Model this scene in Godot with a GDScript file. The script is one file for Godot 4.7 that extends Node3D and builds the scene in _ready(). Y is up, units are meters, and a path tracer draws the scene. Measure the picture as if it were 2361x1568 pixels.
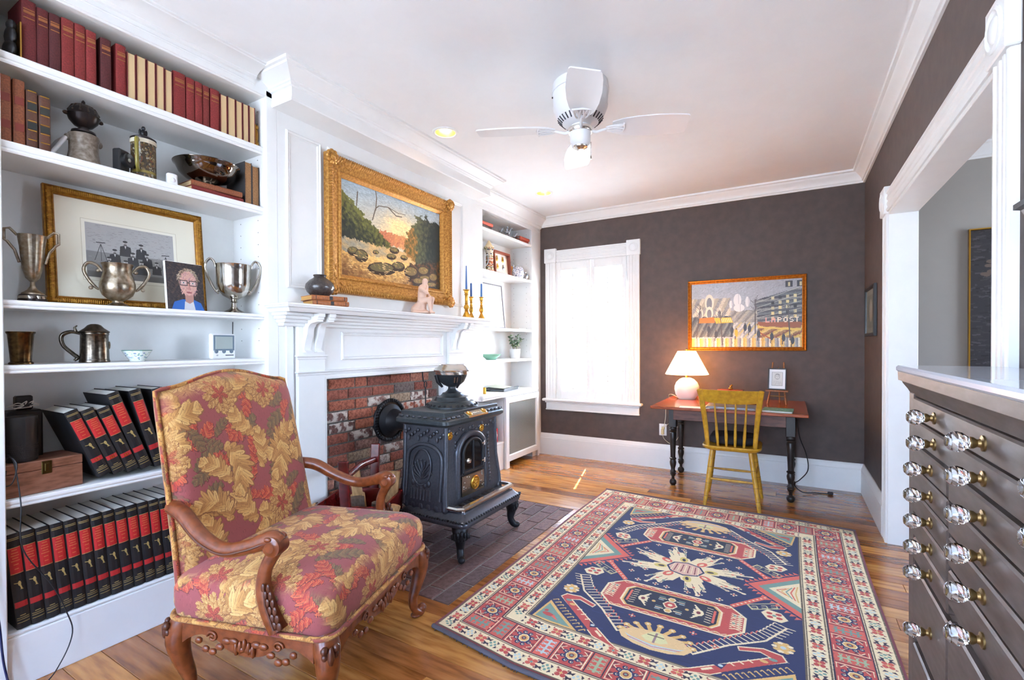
extends Node3D
# An old house's study: built-in bookcases, mantel with a cast iron parlour stove, rug, desk.
# World: x along the dark back wall, y up, -z towards the back wall, metres.

var rng := RandomNumberGenerator.new()
var M := {}
var taken := {}
var meshes := {}

# ------------------------------------------------------------------ mesh builder
class MB:
	var st := SurfaceTool.new()
	var g := 10
	var T := Transform3D.IDENTITY
	func _init() -> void:
		st.begin(Mesh.PRIMITIVE_TRIANGLES)
		st.set_smooth_group(-1)
	func at(t: Transform3D) -> MB:
		T = t
		return self
	func pos(p: Vector3) -> MB:
		T = Transform3D(Basis.IDENTITY, p)
		return self
	func tri(a: Vector3, b: Vector3, c: Vector3) -> void: # counter-clockwise from outside
		st.add_vertex(T * a)
		st.add_vertex(T * c)
		st.add_vertex(T * b)
	func quad(a: Vector3, b: Vector3, c: Vector3, d: Vector3) -> void:
		tri(a, b, c)
		tri(a, c, d)
	func quv(a: Vector3, b: Vector3, c: Vector3, d: Vector3, r := Rect2(0, 0, 1, 1)) -> void: # a lower left ... counter-clockwise, picture upright
		var ps := [a, c, b, a, d, c]
		var us := [Vector2(r.position.x, r.end.y), Vector2(r.end.x, r.position.y), Vector2(r.end.x, r.end.y), Vector2(r.position.x, r.end.y), Vector2(r.position.x, r.position.y), Vector2(r.end.x, r.position.y)]
		for i in 6:
			st.set_uv(us[i])
			st.add_vertex(T * (ps[i] as Vector3))
	func flat() -> void:
		st.set_smooth_group(-1)
	func next() -> void:
		g += 1
		st.set_smooth_group(g)
	func face(pts: Array, c: Vector3) -> void:
		var n: Vector3 = (pts[1] - pts[0]).cross(pts[2] - pts[0])
		var m := Vector3.ZERO
		for p in pts:
			m += p
		m /= pts.size()
		if n.dot(m - c) < 0.0:
			pts.reverse()
		for i in range(1, pts.size() - 1):
			tri(pts[0], pts[i], pts[i + 1])
	func box(mn: Vector3, mx: Vector3, b := 0.0) -> MB:
		flat()
		var c := (mn + mx) / 2.0
		var h := (mx - mn) / 2.0
		b = minf(b, minf(h.x, minf(h.y, h.z)) * 0.95)
		if b <= 0.0:
			for ax in 3:
				for s in [-1.0, 1.0]:
					var q := []
					for k in [[-1, -1], [1, -1], [1, 1], [-1, 1]]:
						var p := Vector3.ZERO
						p[ax] = s * h[ax]
						p[(ax + 1) % 3] = k[0] * h[(ax + 1) % 3]
						p[(ax + 2) % 3] = k[1] * h[(ax + 2) % 3]
						q.append(c + p)
					face(q, c)
			return self
		var i := h - Vector3(b, b, b)
		for ax in 3:
			var u := (ax + 1) % 3
			var w := (ax + 2) % 3
			for s in [-1.0, 1.0]:
				var q := []
				for k in [[-1, -1], [1, -1], [1, 1], [-1, 1]]:
					var p := Vector3.ZERO
					p[ax] = s * h[ax]
					p[u] = k[0] * i[u]
					p[w] = k[1] * i[w]
					q.append(c + p)
				face(q, c)
			for s in [-1.0, 1.0]: # edges along ax
				for t in [-1.0, 1.0]:
					var q := []
					for k in [[-1, 0], [1, 0], [1, 1], [-1, 1]]:
						var p := Vector3.ZERO
						p[ax] = k[0] * i[ax]
						p[u] = s * (h[u] if k[1] == 0 else i[u])
						p[w] = t * (i[w] if k[1] == 0 else h[w])
						q.append(c + p)
					face(q, c)
		for sx in [-1.0, 1.0]:
			for sy in [-1.0, 1.0]:
				for sz in [-1.0, 1.0]:
					face([c + Vector3(sx * h.x, sy * i.y, sz * i.z), c + Vector3(sx * i.x, sy * h.y, sz * i.z), c + Vector3(sx * i.x, sy * i.y, sz * h.z)], c)
		return self
	func cbox(c: Vector3, size: Vector3, b := 0.0) -> MB:
		return box(c - size / 2.0, c + size / 2.0, b)
	func lathe(prof: Array, segs := 24, sharp := 0.6) -> MB: # Vector2(r, y), outside going up
		next()
		for i in prof.size() - 1:
			if i > 0:
				var d0: Vector2 = (prof[i] - prof[i - 1])
				var d1: Vector2 = (prof[i + 1] - prof[i])
				if absf(d0.angle_to(d1)) > sharp:
					next()
			var p: Vector2 = prof[i]
			var q: Vector2 = prof[i + 1]
			for j in segs:
				var a0 := TAU * j / segs
				var a1 := TAU * (j + 1) / segs
				var A := Vector3(p.x * cos(a0), p.y, p.x * sin(a0))
				var B := Vector3(q.x * cos(a0), q.y, q.x * sin(a0))
				var C := Vector3(q.x * cos(a1), q.y, q.x * sin(a1))
				var D := Vector3(p.x * cos(a1), p.y, p.x * sin(a1))
				if p.x < 1e-6:
					tri(A, B, C)
				elif q.x < 1e-6:
					tri(A, B, D)
				else:
					quad(A, B, C, D)
		return self
	func tube(pts: Array, rad, segs := 10, squash := 1.0, caps := true) -> MB: # rad: number or array; squash scales the second axis
		next()
		var rings := []
		var n := pts.size()
		var t0: Vector3 = (pts[1] - pts[0]).normalized()
		var up := Vector3.UP if absf(t0.y) < 0.9 else Vector3.RIGHT
		var s := t0.cross(up).normalized()
		for i in n:
			var t: Vector3
			if i == 0:
				t = t0
			elif i == n - 1:
				t = (pts[i] - pts[i - 1]).normalized()
			else:
				t = (pts[i + 1] - pts[i - 1]).normalized()
			s = (s - t * s.dot(t)).normalized()
			var w := t.cross(s)
			var r: float = rad[i] if rad is Array else rad
			var ring := []
			for j in segs:
				var a := TAU * j / segs
				ring.append(pts[i] + (s * cos(a) * squash + w * sin(a)) * r)
			rings.append(ring)
		for i in n - 1:
			for j in segs:
				var k := (j + 1) % segs
				quad(rings[i][j], rings[i][k], rings[i + 1][k], rings[i + 1][j])
		if caps:
			next()
			for j in range(1, segs - 1):
				tri(rings[0][0], rings[0][j + 1], rings[0][j])
			next()
			for j in range(1, segs - 1):
				tri(rings[n - 1][0], rings[n - 1][j], rings[n - 1][j + 1])
		return self
	func ball(c: Vector3, r: Vector3, segs := 12, rings := 8) -> MB:
		next()
		for i in rings:
			var p0 := PI * i / rings - PI / 2.0
			var p1 := PI * (i + 1) / rings - PI / 2.0
			for j in segs:
				var a0 := TAU * j / segs
				var a1 := TAU * (j + 1) / segs
				var A := c + r * Vector3(cos(p0) * cos(a0), sin(p0), cos(p0) * sin(a0))
				var B := c + r * Vector3(cos(p1) * cos(a0), sin(p1), cos(p1) * sin(a0))
				var C := c + r * Vector3(cos(p1) * cos(a1), sin(p1), cos(p1) * sin(a1))
				var D := c + r * Vector3(cos(p0) * cos(a1), sin(p0), cos(p0) * sin(a1))
				if i == 0:
					tri(A, B, C)
				elif i == rings - 1:
					tri(A, B, D)
				else:
					quad(A, B, C, D)
		return self
	func extrude(poly: Array, d0: float, d1: float, sharp := 0.5) -> MB: # poly in xy, along z from d0 to d1
		var pk := PackedVector2Array(poly)
		if Geometry2D.is_polygon_clockwise(pk) == false:
			pass
		var area := 0.0
		for i in pk.size():
			var k := (i + 1) % pk.size()
			area += pk[i].x * pk[k].y - pk[k].x * pk[i].y
		if area < 0.0:
			pk.reverse()
		flat()
		var t := Geometry2D.triangulate_polygon(pk)
		for i in range(0, t.size(), 3):
			var a := pk[t[i]]
			var b := pk[t[i + 1]]
			var c := pk[t[i + 2]]
			if (b - a).cross(c - a) < 0.0:
				var x := b
				b = c
				c = x
			tri(Vector3(a.x, a.y, d1), Vector3(b.x, b.y, d1), Vector3(c.x, c.y, d1))
			tri(Vector3(a.x, a.y, d0), Vector3(c.x, c.y, d0), Vector3(b.x, b.y, d0))
		next()
		var n := pk.size()
		for i in n:
			var p := pk[i]
			var q := pk[(i + 1) % n]
			var o := pk[(i + n - 1) % n]
			if absf((p - o).angle_to(q - p)) > sharp:
				next()
			quad(Vector3(p.x, p.y, d0), Vector3(q.x, q.y, d0), Vector3(q.x, q.y, d1), Vector3(p.x, p.y, d1))
		return self
	func sweep(path: Array, N: Vector3, prof: Array, closed := true, sharp := 0.5) -> MB: # profile x: outwards (direction x N), y: along N
		var pk := prof.duplicate()
		var area := 0.0
		for i in pk.size():
			var k: int = (i + 1) % pk.size()
			area += pk[i].x * pk[k].y - pk[k].x * pk[i].y
		if area < 0.0:
			pk.reverse()
		var n := path.size()
		var rows := []
		for i in n:
			var m: Vector3
			var dp: Vector3 = (path[i] - path[(i + n - 1) % n]).normalized()
			var dn: Vector3 = (path[(i + 1) % n] - path[i]).normalized()
			if not closed and i == 0:
				m = dn.cross(N).normalized()
			elif not closed and i == n - 1:
				m = dp.cross(N).normalized()
			else:
				var o1 := dp.cross(N).normalized()
				var o2 := dn.cross(N).normalized()
				m = (o1 + o2).normalized()
				m /= maxf(0.2, m.dot(o1))
			var row := []
			for p in pk:
				row.append(path[i] + m * p.x + N * p.y)
			rows.append(row)
		var np := pk.size()
		for i in (n if closed else n - 1):
			next()
			for k in np:
				var o: Vector2 = pk[(k + np - 1) % np]
				var p: Vector2 = pk[k]
				var q: Vector2 = pk[(k + 1) % np]
				if absf((p - o).angle_to(q - p)) > sharp:
					next()
				var r0: Array = rows[i]
				var r1: Array = rows[(i + 1) % n]
				quad(r1[k], r1[(k + 1) % np], r0[(k + 1) % np], r0[k])
		if not closed:
			flat()
			var t := Geometry2D.triangulate_polygon(PackedVector2Array(pk))
			for i in range(0, t.size(), 3):
				var a := t[i]
				var b := t[i + 1]
				var c := t[i + 2]
				if (pk[b] - pk[a]).cross(pk[c] - pk[a]) < 0.0:
					var x := b
					b = c
					c = x
				tri(rows[0][a], rows[0][b], rows[0][c])
				tri(rows[n - 1][a], rows[n - 1][c], rows[n - 1][b])
		return self
	func loft(rings: Array, seg := 4, sharp := 0.5, caps := true) -> MB: # rings: [y, hx, hz, corner radius, (cx), (cz)] rounded rectangles going up
		var rows := []
		for r in rings:
			var row := []
			var cr: float = minf(r[3], minf(r[1], r[2]))
			var cx: float = r[4] if r.size() > 4 else 0.0
			var cz: float = r[5] if r.size() > 5 else 0.0
			for q in 4:
				var sx: float = [1, -1, -1, 1][q]
				var sz: float = [1, 1, -1, -1][q]
				for k in seg + 1:
					var a := PI / 2.0 * (q + float(k) / seg)
					row.append(Vector3(cx + sx * (r[1] - cr) + cr * cos(a), r[0], cz + sz * (r[2] - cr) + cr * sin(a)))
			rows.append(row)
		var n: int = rows[0].size()
		next()
		for i in rows.size() - 1:
			if i > 0:
				var d0 := Vector2(rings[i][1] - rings[i - 1][1], rings[i][0] - rings[i - 1][0])
				var d1 := Vector2(rings[i + 1][1] - rings[i][1], rings[i + 1][0] - rings[i][0])
				if absf(d0.angle_to(d1)) > sharp:
					next()
			for j in n:
				var k := (j + 1) % n
				quad(rows[i][j], rows[i + 1][j], rows[i + 1][k], rows[i][k])
		if caps:
			flat()
			var m: int = rows.size() - 1
			for j in range(1, n - 1):
				tri(rows[0][0], rows[0][j], rows[0][j + 1])
				tri(rows[m][0], rows[m][j + 1], rows[m][j])
		return self
	func surf(f: Callable, nu: int, nv: int, wrap_u := false, uvs := Vector2.ZERO) -> MB: # f(u, v) -> Vector3, normal = du x dv
		next()
		for i in nu:
			for j in nv:
				var u0 := float(i) / nu
				var u1 := float(i + 1) / nu
				if wrap_u and i == nu - 1:
					u1 = 0.0
				var v0 := float(j) / nv
				var v1 := float(j + 1) / nv
				var ps := [f.call(u0, v0), f.call(u1, v0), f.call(u1, v1), f.call(u0, v1)]
				if uvs == Vector2.ZERO:
					quad(ps[0], ps[1], ps[2], ps[3])
				else:
					var us := [Vector2(u0, v0) * uvs, Vector2(float(i + 1) / nu, v0) * uvs, Vector2(float(i + 1) / nu, v1) * uvs, Vector2(u0, v1) * uvs]
					for k in [0, 2, 1, 0, 3, 2]:
						st.set_uv(us[k])
						st.add_vertex(T * (ps[k] as Vector3))
		return self
	func done() -> ArrayMesh:
		st.generate_normals()
		st.index()
		return st.commit()

# ------------------------------------------------------------------ naming
func numbered(n: String) -> String:
	if not taken.has(n):
		taken[n] = 0
		return n
	taken[n] += 1
	return "%s_%03d" % [n, taken[n]]
func tag(o: Node, label: String, category: String, group := "", kind := "") -> Node:
	o.set_meta("label", label)
	o.set_meta("category", category)
	if group != "":
		o.set_meta("group", group)
	if kind != "":
		o.set_meta("kind", kind)
	return o
func thing(n: String, label: String, category: String, p := Vector3.ZERO, turn := 0.0, group := "", kind := "") -> Node3D:
	var o := Node3D.new()
	o.name = numbered(n)
	add_child(o, true)
	o.position = p
	o.rotation.y = turn
	tag(o, label, category, group, kind)
	return o
func part(par: Node, n: String, m, mt: Material, T := Transform3D.IDENTITY) -> MeshInstance3D:
	var o := MeshInstance3D.new()
	o.name = n if par != self else numbered(n)
	o.mesh = m.done() if m is MB else m
	o.material_override = mt
	o.transform = T
	par.add_child(o, true)
	return o
func solo(n: String, m, mt: Material, label: String, category: String, p := Vector3.ZERO, turn := 0.0, group := "", kind := "") -> MeshInstance3D:
	var o := part(self, n, m, mt, Transform3D(Basis(Vector3.UP, turn), p))
	tag(o, label, category, group, kind)
	return o
func copy(src: Node3D, label: String, p: Vector3, turn := 0.0, group := "") -> Node3D:
	var c: Node3D = src.duplicate()
	var base: String = src.name
	if base.length() > 4 and base[base.length() - 4] == "_" and base.right(3).is_valid_int():
		base = base.left(base.length() - 4)
	c.name = numbered(base)
	add_child(c, true)
	c.position = p
	c.rotation.y = turn
	c.set_meta("label", label)
	if group != "":
		c.set_meta("group", group)
	return c
func ry(a: float, p := Vector3.ZERO) -> Transform3D:
	return Transform3D(Basis(Vector3.UP, a), p)
func rx(a: float, p := Vector3.ZERO) -> Transform3D:
	return Transform3D(Basis(Vector3.RIGHT, a), p)
func rz(a: float, p := Vector3.ZERO) -> Transform3D:
	return Transform3D(Basis(Vector3.BACK, a), p)
func rect_path(c: Vector3, u: Vector3, v: Vector3, hu: float, hv: float) -> Array:
	return [c - u * hu - v * hv, c + u * hu - v * hv, c + u * hu + v * hv, c - u * hu + v * hv]
func curve(pts: Array, n := 8) -> Array: # Catmull-Rom through the points
	var out := []
	for i in pts.size() - 1:
		var a = pts[maxi(i - 1, 0)]
		var b = pts[i]
		var c = pts[i + 1]
		var d = pts[mini(i + 2, pts.size() - 1)]
		for k in n:
			var t := float(k) / n
			out.append(0.5 * ((2.0 * b) + (c - a) * t + (2.0 * a - 5.0 * b + 4.0 * c - d) * t * t + (3.0 * b - 3.0 * c + d - a) * t * t * t))
	out.append(pts[pts.size() - 1])
	return out
func scurve(vals: Array, n: int) -> Array: # resample numbers to n entries
	var out := []
	for i in n:
		var t := float(i) / (n - 1) * (vals.size() - 1)
		var k := mini(int(t), vals.size() - 2)
		out.append(lerpf(vals[k], vals[k + 1], t - k))
	return out
func V(x: float, y: float, z := 0.0) -> Vector3:
	return Vector3(x, y, z)
func P2(x: float, y: float) -> Vector2:
	return Vector2(x, y)

# ------------------------------------------------------------------ materials
func rgb(r: float, g: float, b: float) -> Color:
	return Color(r / 255.0, g / 255.0, b / 255.0)
func noise_tex(freq: float, lo: Color, hi: Color, seed_ := 1, oct := 4, size := 256, type := FastNoiseLite.TYPE_SIMPLEX_SMOOTH, mid = null) -> NoiseTexture2D:
	var n := FastNoiseLite.new()
	n.noise_type = type
	n.frequency = freq
	n.seed = seed_
	n.fractal_octaves = oct
	var t := NoiseTexture2D.new()
	t.width = size
	t.height = size
	t.seamless = true
	t.noise = n
	var g := Gradient.new()
	g.set_color(0, lo)
	g.set_color(1, hi)
	if mid != null:
		g.add_point(0.5, mid)
	t.color_ramp = g
	return t
func mat(key: String, c: Color, rough := 0.6, metal := 0.0, spec := 0.5) -> StandardMaterial3D:
	if M.has(key):
		return M[key]
	var m := StandardMaterial3D.new()
	m.resource_name = key
	m.albedo_color = c
	m.roughness = rough
	m.metallic = metal
	m.metallic_specular = spec
	M[key] = m
	return m
func tri_tex(m: StandardMaterial3D, t: Texture2D, sc: Vector3, world := true) -> StandardMaterial3D:
	m.albedo_texture = t
	m.uv1_triplanar = true
	m.uv1_world_triplanar = world
	m.uv1_scale = sc
	m.uv1_triplanar_sharpness = 4.0
	return m
func bump(m: StandardMaterial3D, t: Texture2D, cm: float) -> StandardMaterial3D:
	m.heightmap_enabled = true
	m.heightmap_texture = t
	m.heightmap_scale = cm
	return m
func tinted(key: String, base: StandardMaterial3D, c: Color, off := Vector3.ZERO) -> StandardMaterial3D:
	if M.has(key):
		return M[key]
	var m: StandardMaterial3D = base.duplicate()
	m.resource_name = key
	m.albedo_color = c
	m.uv1_offset = off
	M[key] = m
	return m

# ------------------------------------------------------------------ a small canvas for flat print, weave and paint
class Cv:
	var im: Image
	var s := 1.0
	var o := Vector2.ZERO
	func _init(w: int, h: int, c: Color, scale := 1.0) -> void:
		im = Image.create(w, h, false, Image.FORMAT_RGB8)
		im.fill(c)
		s = scale
	func rect(x0: float, y0: float, x1: float, y1: float, c: Color) -> void:
		im.fill_rect(Rect2i(roundi(x0 * s), roundi(y0 * s), maxi(1, roundi(x1 * s) - roundi(x0 * s)), maxi(1, roundi(y1 * s) - roundi(y0 * s))), c)
	func poly(pts: Array, c: Color) -> void:
		var q := PackedVector2Array()
		var y0 := 1e9
		var y1 := -1e9
		for p in pts:
			var v: Vector2 = p * s
			q.append(v)
			y0 = minf(y0, v.y)
			y1 = maxf(y1, v.y)
		var n := q.size()
		for y in range(maxi(0, int(floor(y0))), mini(im.get_height() - 1, int(ceil(y1))) + 1):
			var yy := y + 0.5
			var xs := PackedFloat32Array()
			for i in n:
				var a := q[i]
				var b := q[(i + 1) % n]
				if (a.y <= yy) != (b.y <= yy):
					xs.append(a.x + (yy - a.y) / (b.y - a.y) * (b.x - a.x))
			xs.sort()
			for k in range(0, xs.size() - 1, 2):
				var xa := maxi(0, roundi(xs[k]))
				var xb := mini(im.get_width(), roundi(xs[k + 1]))
				if xb > xa:
					im.fill_rect(Rect2i(xa, y, xb - xa, 1), c)
	func line(a: Vector2, b: Vector2, w: float, c: Color) -> void:
		var n := (b - a).orthogonal().normalized() * w / 2.0
		poly([a + n, b + n, b - n, a - n], c)
	func path(pts: Array, w: float, c: Color) -> void:
		for i in pts.size() - 1:
			line(pts[i], pts[i + 1], w, c)
	func disc(c0: Vector2, rx_: float, ry_: float, c: Color, a := 0.0, n := 12) -> void:
		var pts := []
		for i in n:
			var t := TAU * i / n
			pts.append(c0 + Vector2(cos(t) * rx_, sin(t) * ry_).rotated(a))
		poly(pts, c)
	func tex() -> ImageTexture:
		return ImageTexture.create_from_image(im)

# ------------------------------------------------------------------ build
const XL := -2.37   # face of the left-hand bookcase and chimney piece
const XR := 0.528   # face of the wall with the wide doorway
const ZB := -4.82   # face of the dark back wall
const H := 2.636    # ceiling

func _ready() -> void:
	rng.seed = 11
	# camera
	var cam := Camera3D.new()
	cam.name = "camera"
	add_child(cam)
	cam.position = Vector3(0, 1.22, 0)
	cam.basis = Basis.from_euler(Vector3(-0.009, 0.5275, -0.0039))
	cam.projection = Camera3D.PROJECTION_FRUSTUM
	cam.near = 0.05
	cam.far = 200.0
	cam.size = 0.05 * 1568.0 / 1099.56
	cam.frustum_offset = Vector2(0.0, 0.05 * 22.08 / 1099.56)
	cam.current = true
	# sky and exposure
	var we := WorldEnvironment.new()
	we.name = "environment"
	var e := Environment.new()
	var sky := Sky.new()
	var sm := ProceduralSkyMaterial.new()
	sm.sky_top_color = Color(0.64, 0.78, 1.0)
	sm.sky_horizon_color = Color(0.88, 0.94, 1.0)
	sm.ground_horizon_color = Color(0.86, 0.91, 1.0)
	sm.ground_bottom_color = Color(0.80, 0.85, 0.92)
	sm.sky_energy_multiplier = 1.0
	sm.ground_energy_multiplier = 1.0
	sky.sky_material = sm
	e.background_mode = Environment.BG_SKY
	e.sky = sky
	e.background_energy_multiplier = 7.5
	e.tonemap_mode = Environment.TONE_MAPPER_LINEAR
	e.tonemap_exposure = 3.9
	e.sdfgi_enabled = true
	e.ssao_enabled = true
	e.ssil_enabled = true
	we.environment = e
	add_child(we)
	# high sun on the window side: it strikes the shutter louvers, which throw it up at the ceiling
	var sun := DirectionalLight3D.new()
	sun.name = "sun"
	sun.light_color = rgb(244, 247, 255)
	sun.light_energy = 52.0
	sun.light_angular_distance = 0.6
	sun.shadow_enabled = true
	sun.sky_mode = DirectionalLight3D.SKY_MODE_LIGHT_ONLY
	sun.basis = Basis.looking_at(Vector3(0.12, -0.86, 0.5).normalized())
	add_child(sun)
	make_materials()
	shell()
	trims()
	window_and_shutters()
	floor_planks()
	left_bookcase()
	chimney_piece()
	right_bookcase()
	brickwork()
	armchair()
	stove()
	rug()
	desk_set()
	yellow_chair()
	ceiling_fan()
	can_lights()
	apothecary()
	log_carrier()
	paintings()
	mantel_things()
	books_left()
	things_left()
	things_right()
	cords()

func make_materials() -> void:
	var fine := noise_tex(0.02, Color(0.985, 0.985, 0.985), Color(1, 1, 1), 3, 3)
	tri_tex(mat("white paint", rgb(236, 237, 235), 0.38), fine, Vector3(1.1, 1.1, 1.1))
	tri_tex(mat("ceiling paint", rgb(242, 243, 243), 0.9), fine, Vector3(0.6, 0.6, 0.6))
	var wallgrain := noise_tex(0.03, Color(0.86, 0.86, 0.88), Color(1, 1, 1), 9, 4)
	var br := tri_tex(mat("brown wall paint", rgb(86, 71, 65), 0.62), wallgrain, Vector3(1.3, 1.3, 1.3))
	bump(br, noise_tex(0.08, Color(0, 0, 0), Color(1, 1, 1), 5, 3), 0.02)
	tri_tex(mat("taupe wall paint", rgb(160, 155, 148), 0.7), fine, Vector3(1, 1, 1))
	mat("dark gap", rgb(28, 18, 12), 0.9)
	# woods
	var grain := noise_tex(0.012, Color(0.68, 0.6, 0.52), Color(1, 1, 1), 21, 5, 512, FastNoiseLite.TYPE_SIMPLEX_SMOOTH, Color(0.9, 0.86, 0.81))
	M["grain"] = grain
	var streak := noise_tex(0.02, Color(0.72, 0.66, 0.6), Color(1, 1, 1), 4, 4, 256)
	M["streak"] = streak
	var fl := tri_tex(mat("floor board", rgb(188, 122, 66), 0.22), grain, Vector3(0.5, 3.0, 4.5))
	fl.clearcoat_enabled = true
	fl.clearcoat = 0.5
	fl.clearcoat_roughness = 0.12
	for i in 9:
		var k := [Color(0.80, 0.57, 0.30), Color(0.75, 0.50, 0.26), Color(0.69, 0.44, 0.22), Color(0.82, 0.60, 0.34), Color(0.65, 0.41, 0.21), Color(0.77, 0.54, 0.28), Color(0.72, 0.47, 0.25), Color(0.84, 0.59, 0.30), Color(0.60, 0.38, 0.20)]
		tinted("floor board %d" % i, fl, k[i], Vector3(i * 0.37, i * 0.71, i * 0.53))
	tri_tex(mat("walnut", rgb(136, 72, 38), 0.28), grain, Vector3(4, 4, 4), false)
	tri_tex(mat("cherry top", rgb(168, 84, 46), 0.2), grain, Vector3(1.2, 6, 6))
	tri_tex(mat("cherry apron", rgb(120, 66, 46), 0.4), grain, Vector3(1.2, 6, 6))
	tri_tex(mat("black stained wood", rgb(40, 34, 32), 0.4), streak, Vector3(6, 3, 6))
	var ye := tri_tex(mat("yellow paint", rgb(206, 158, 38), 0.42), noise_tex(0.03, Color(0.78, 0.72, 0.5), Color(1, 1, 1), 8, 4), Vector3(3, 3, 3))
	ye.clearcoat_enabled = true
	ye.clearcoat = 0.25
	tri_tex(mat("red lacquer", rgb(112, 24, 24), 0.25), streak, Vector3(4, 4, 4))
	tri_tex(mat("split wood", rgb(206, 164, 112), 0.8), streak, Vector3(10, 3, 10), false)
	tri_tex(mat("bark", rgb(112, 96, 84), 0.95), streak, Vector3(14, 6, 14), false)
	tri_tex(mat("grey stained wood", rgb(88, 78, 74), 0.42), streak, Vector3(5, 8, 2))
	tri_tex(mat("box wood", rgb(146, 100, 80), 0.5), grain, Vector3(3, 8, 2))
	tri_tex(mat("easel wood", rgb(168, 112, 66), 0.5), streak, Vector3(8, 8, 8))
	# metals
	var iron := tri_tex(mat("cast iron", rgb(84, 86, 92), 0.36, 0.5), noise_tex(0.05, Color(0.8, 0.8, 0.82), Color(1, 1, 1), 6, 3), Vector3(4, 4, 4))
	bump(iron, noise_tex(0.2, Color(0, 0, 0), Color(1, 1, 1), 7, 2), 0.02)
	mat("black iron", rgb(34, 35, 38), 0.42, 0.4)
	mat("nickel", rgb(224, 222, 216), 0.2, 1.0)
	mat("brass", rgb(196, 150, 62), 0.28, 1.0)
	var oldbrass := mat("old brass", rgb(170, 128, 60), 0.36, 1.0)
	oldbrass.resource_name = "old brass"
	var sil := tri_tex(mat("silver", rgb(206, 202, 196), 0.16, 1.0), noise_tex(0.02, Color(0.8, 0.77, 0.72), Color(1, 1, 1), 12, 3), Vector3(5, 5, 5))
	sil.resource_name = "silver"
	tri_tex(mat("worn silver", rgb(186, 176, 160), 0.3, 1.0), noise_tex(0.03, Color(0.66, 0.6, 0.52), Color(1, 1, 1), 13, 4), Vector3(6, 6, 6))
	tri_tex(mat("tarnished silver", rgb(132, 124, 112), 0.26, 1.0), noise_tex(0.03, Color(0.5, 0.48, 0.46), Color(1, 1, 1), 14, 4), Vector3(6, 6, 6))
	var gilt := tri_tex(mat("gilt", rgb(218, 168, 88), 0.42, 0.6), noise_tex(0.05, Color(0.66, 0.56, 0.46), Color(1, 1, 1), 15, 4), Vector3(4, 4, 4))
	bump(gilt, noise_tex(0.12, Color(0, 0, 0), Color(1, 1, 1), 16, 3), 0.05)
	# others
	mat("black plastic", rgb(26, 26, 28), 0.4)
	mat("white plastic", rgb(236, 236, 236), 0.4)
	mat("white china", rgb(240, 240, 238), 0.18)
	mat("paper", rgb(236, 232, 222), 0.85)
	mat("page edge", rgb(214, 186, 140), 0.85)
	mat("white page edge", rgb(226, 224, 214), 0.85)
	var gl := mat("clear glass", Color(1, 1, 1, 0.04), 0.02)
	gl.transparency = BaseMaterial3D.TRANSPARENCY_ALPHA
	var crystal := mat("crystal", Color(1, 1, 1, 0.0), 0.0)
	crystal.refraction_enabled = true
	crystal.refraction_scale = 0.05
	crystal.transparency = BaseMaterial3D.TRANSPARENCY_ALPHA

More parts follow.
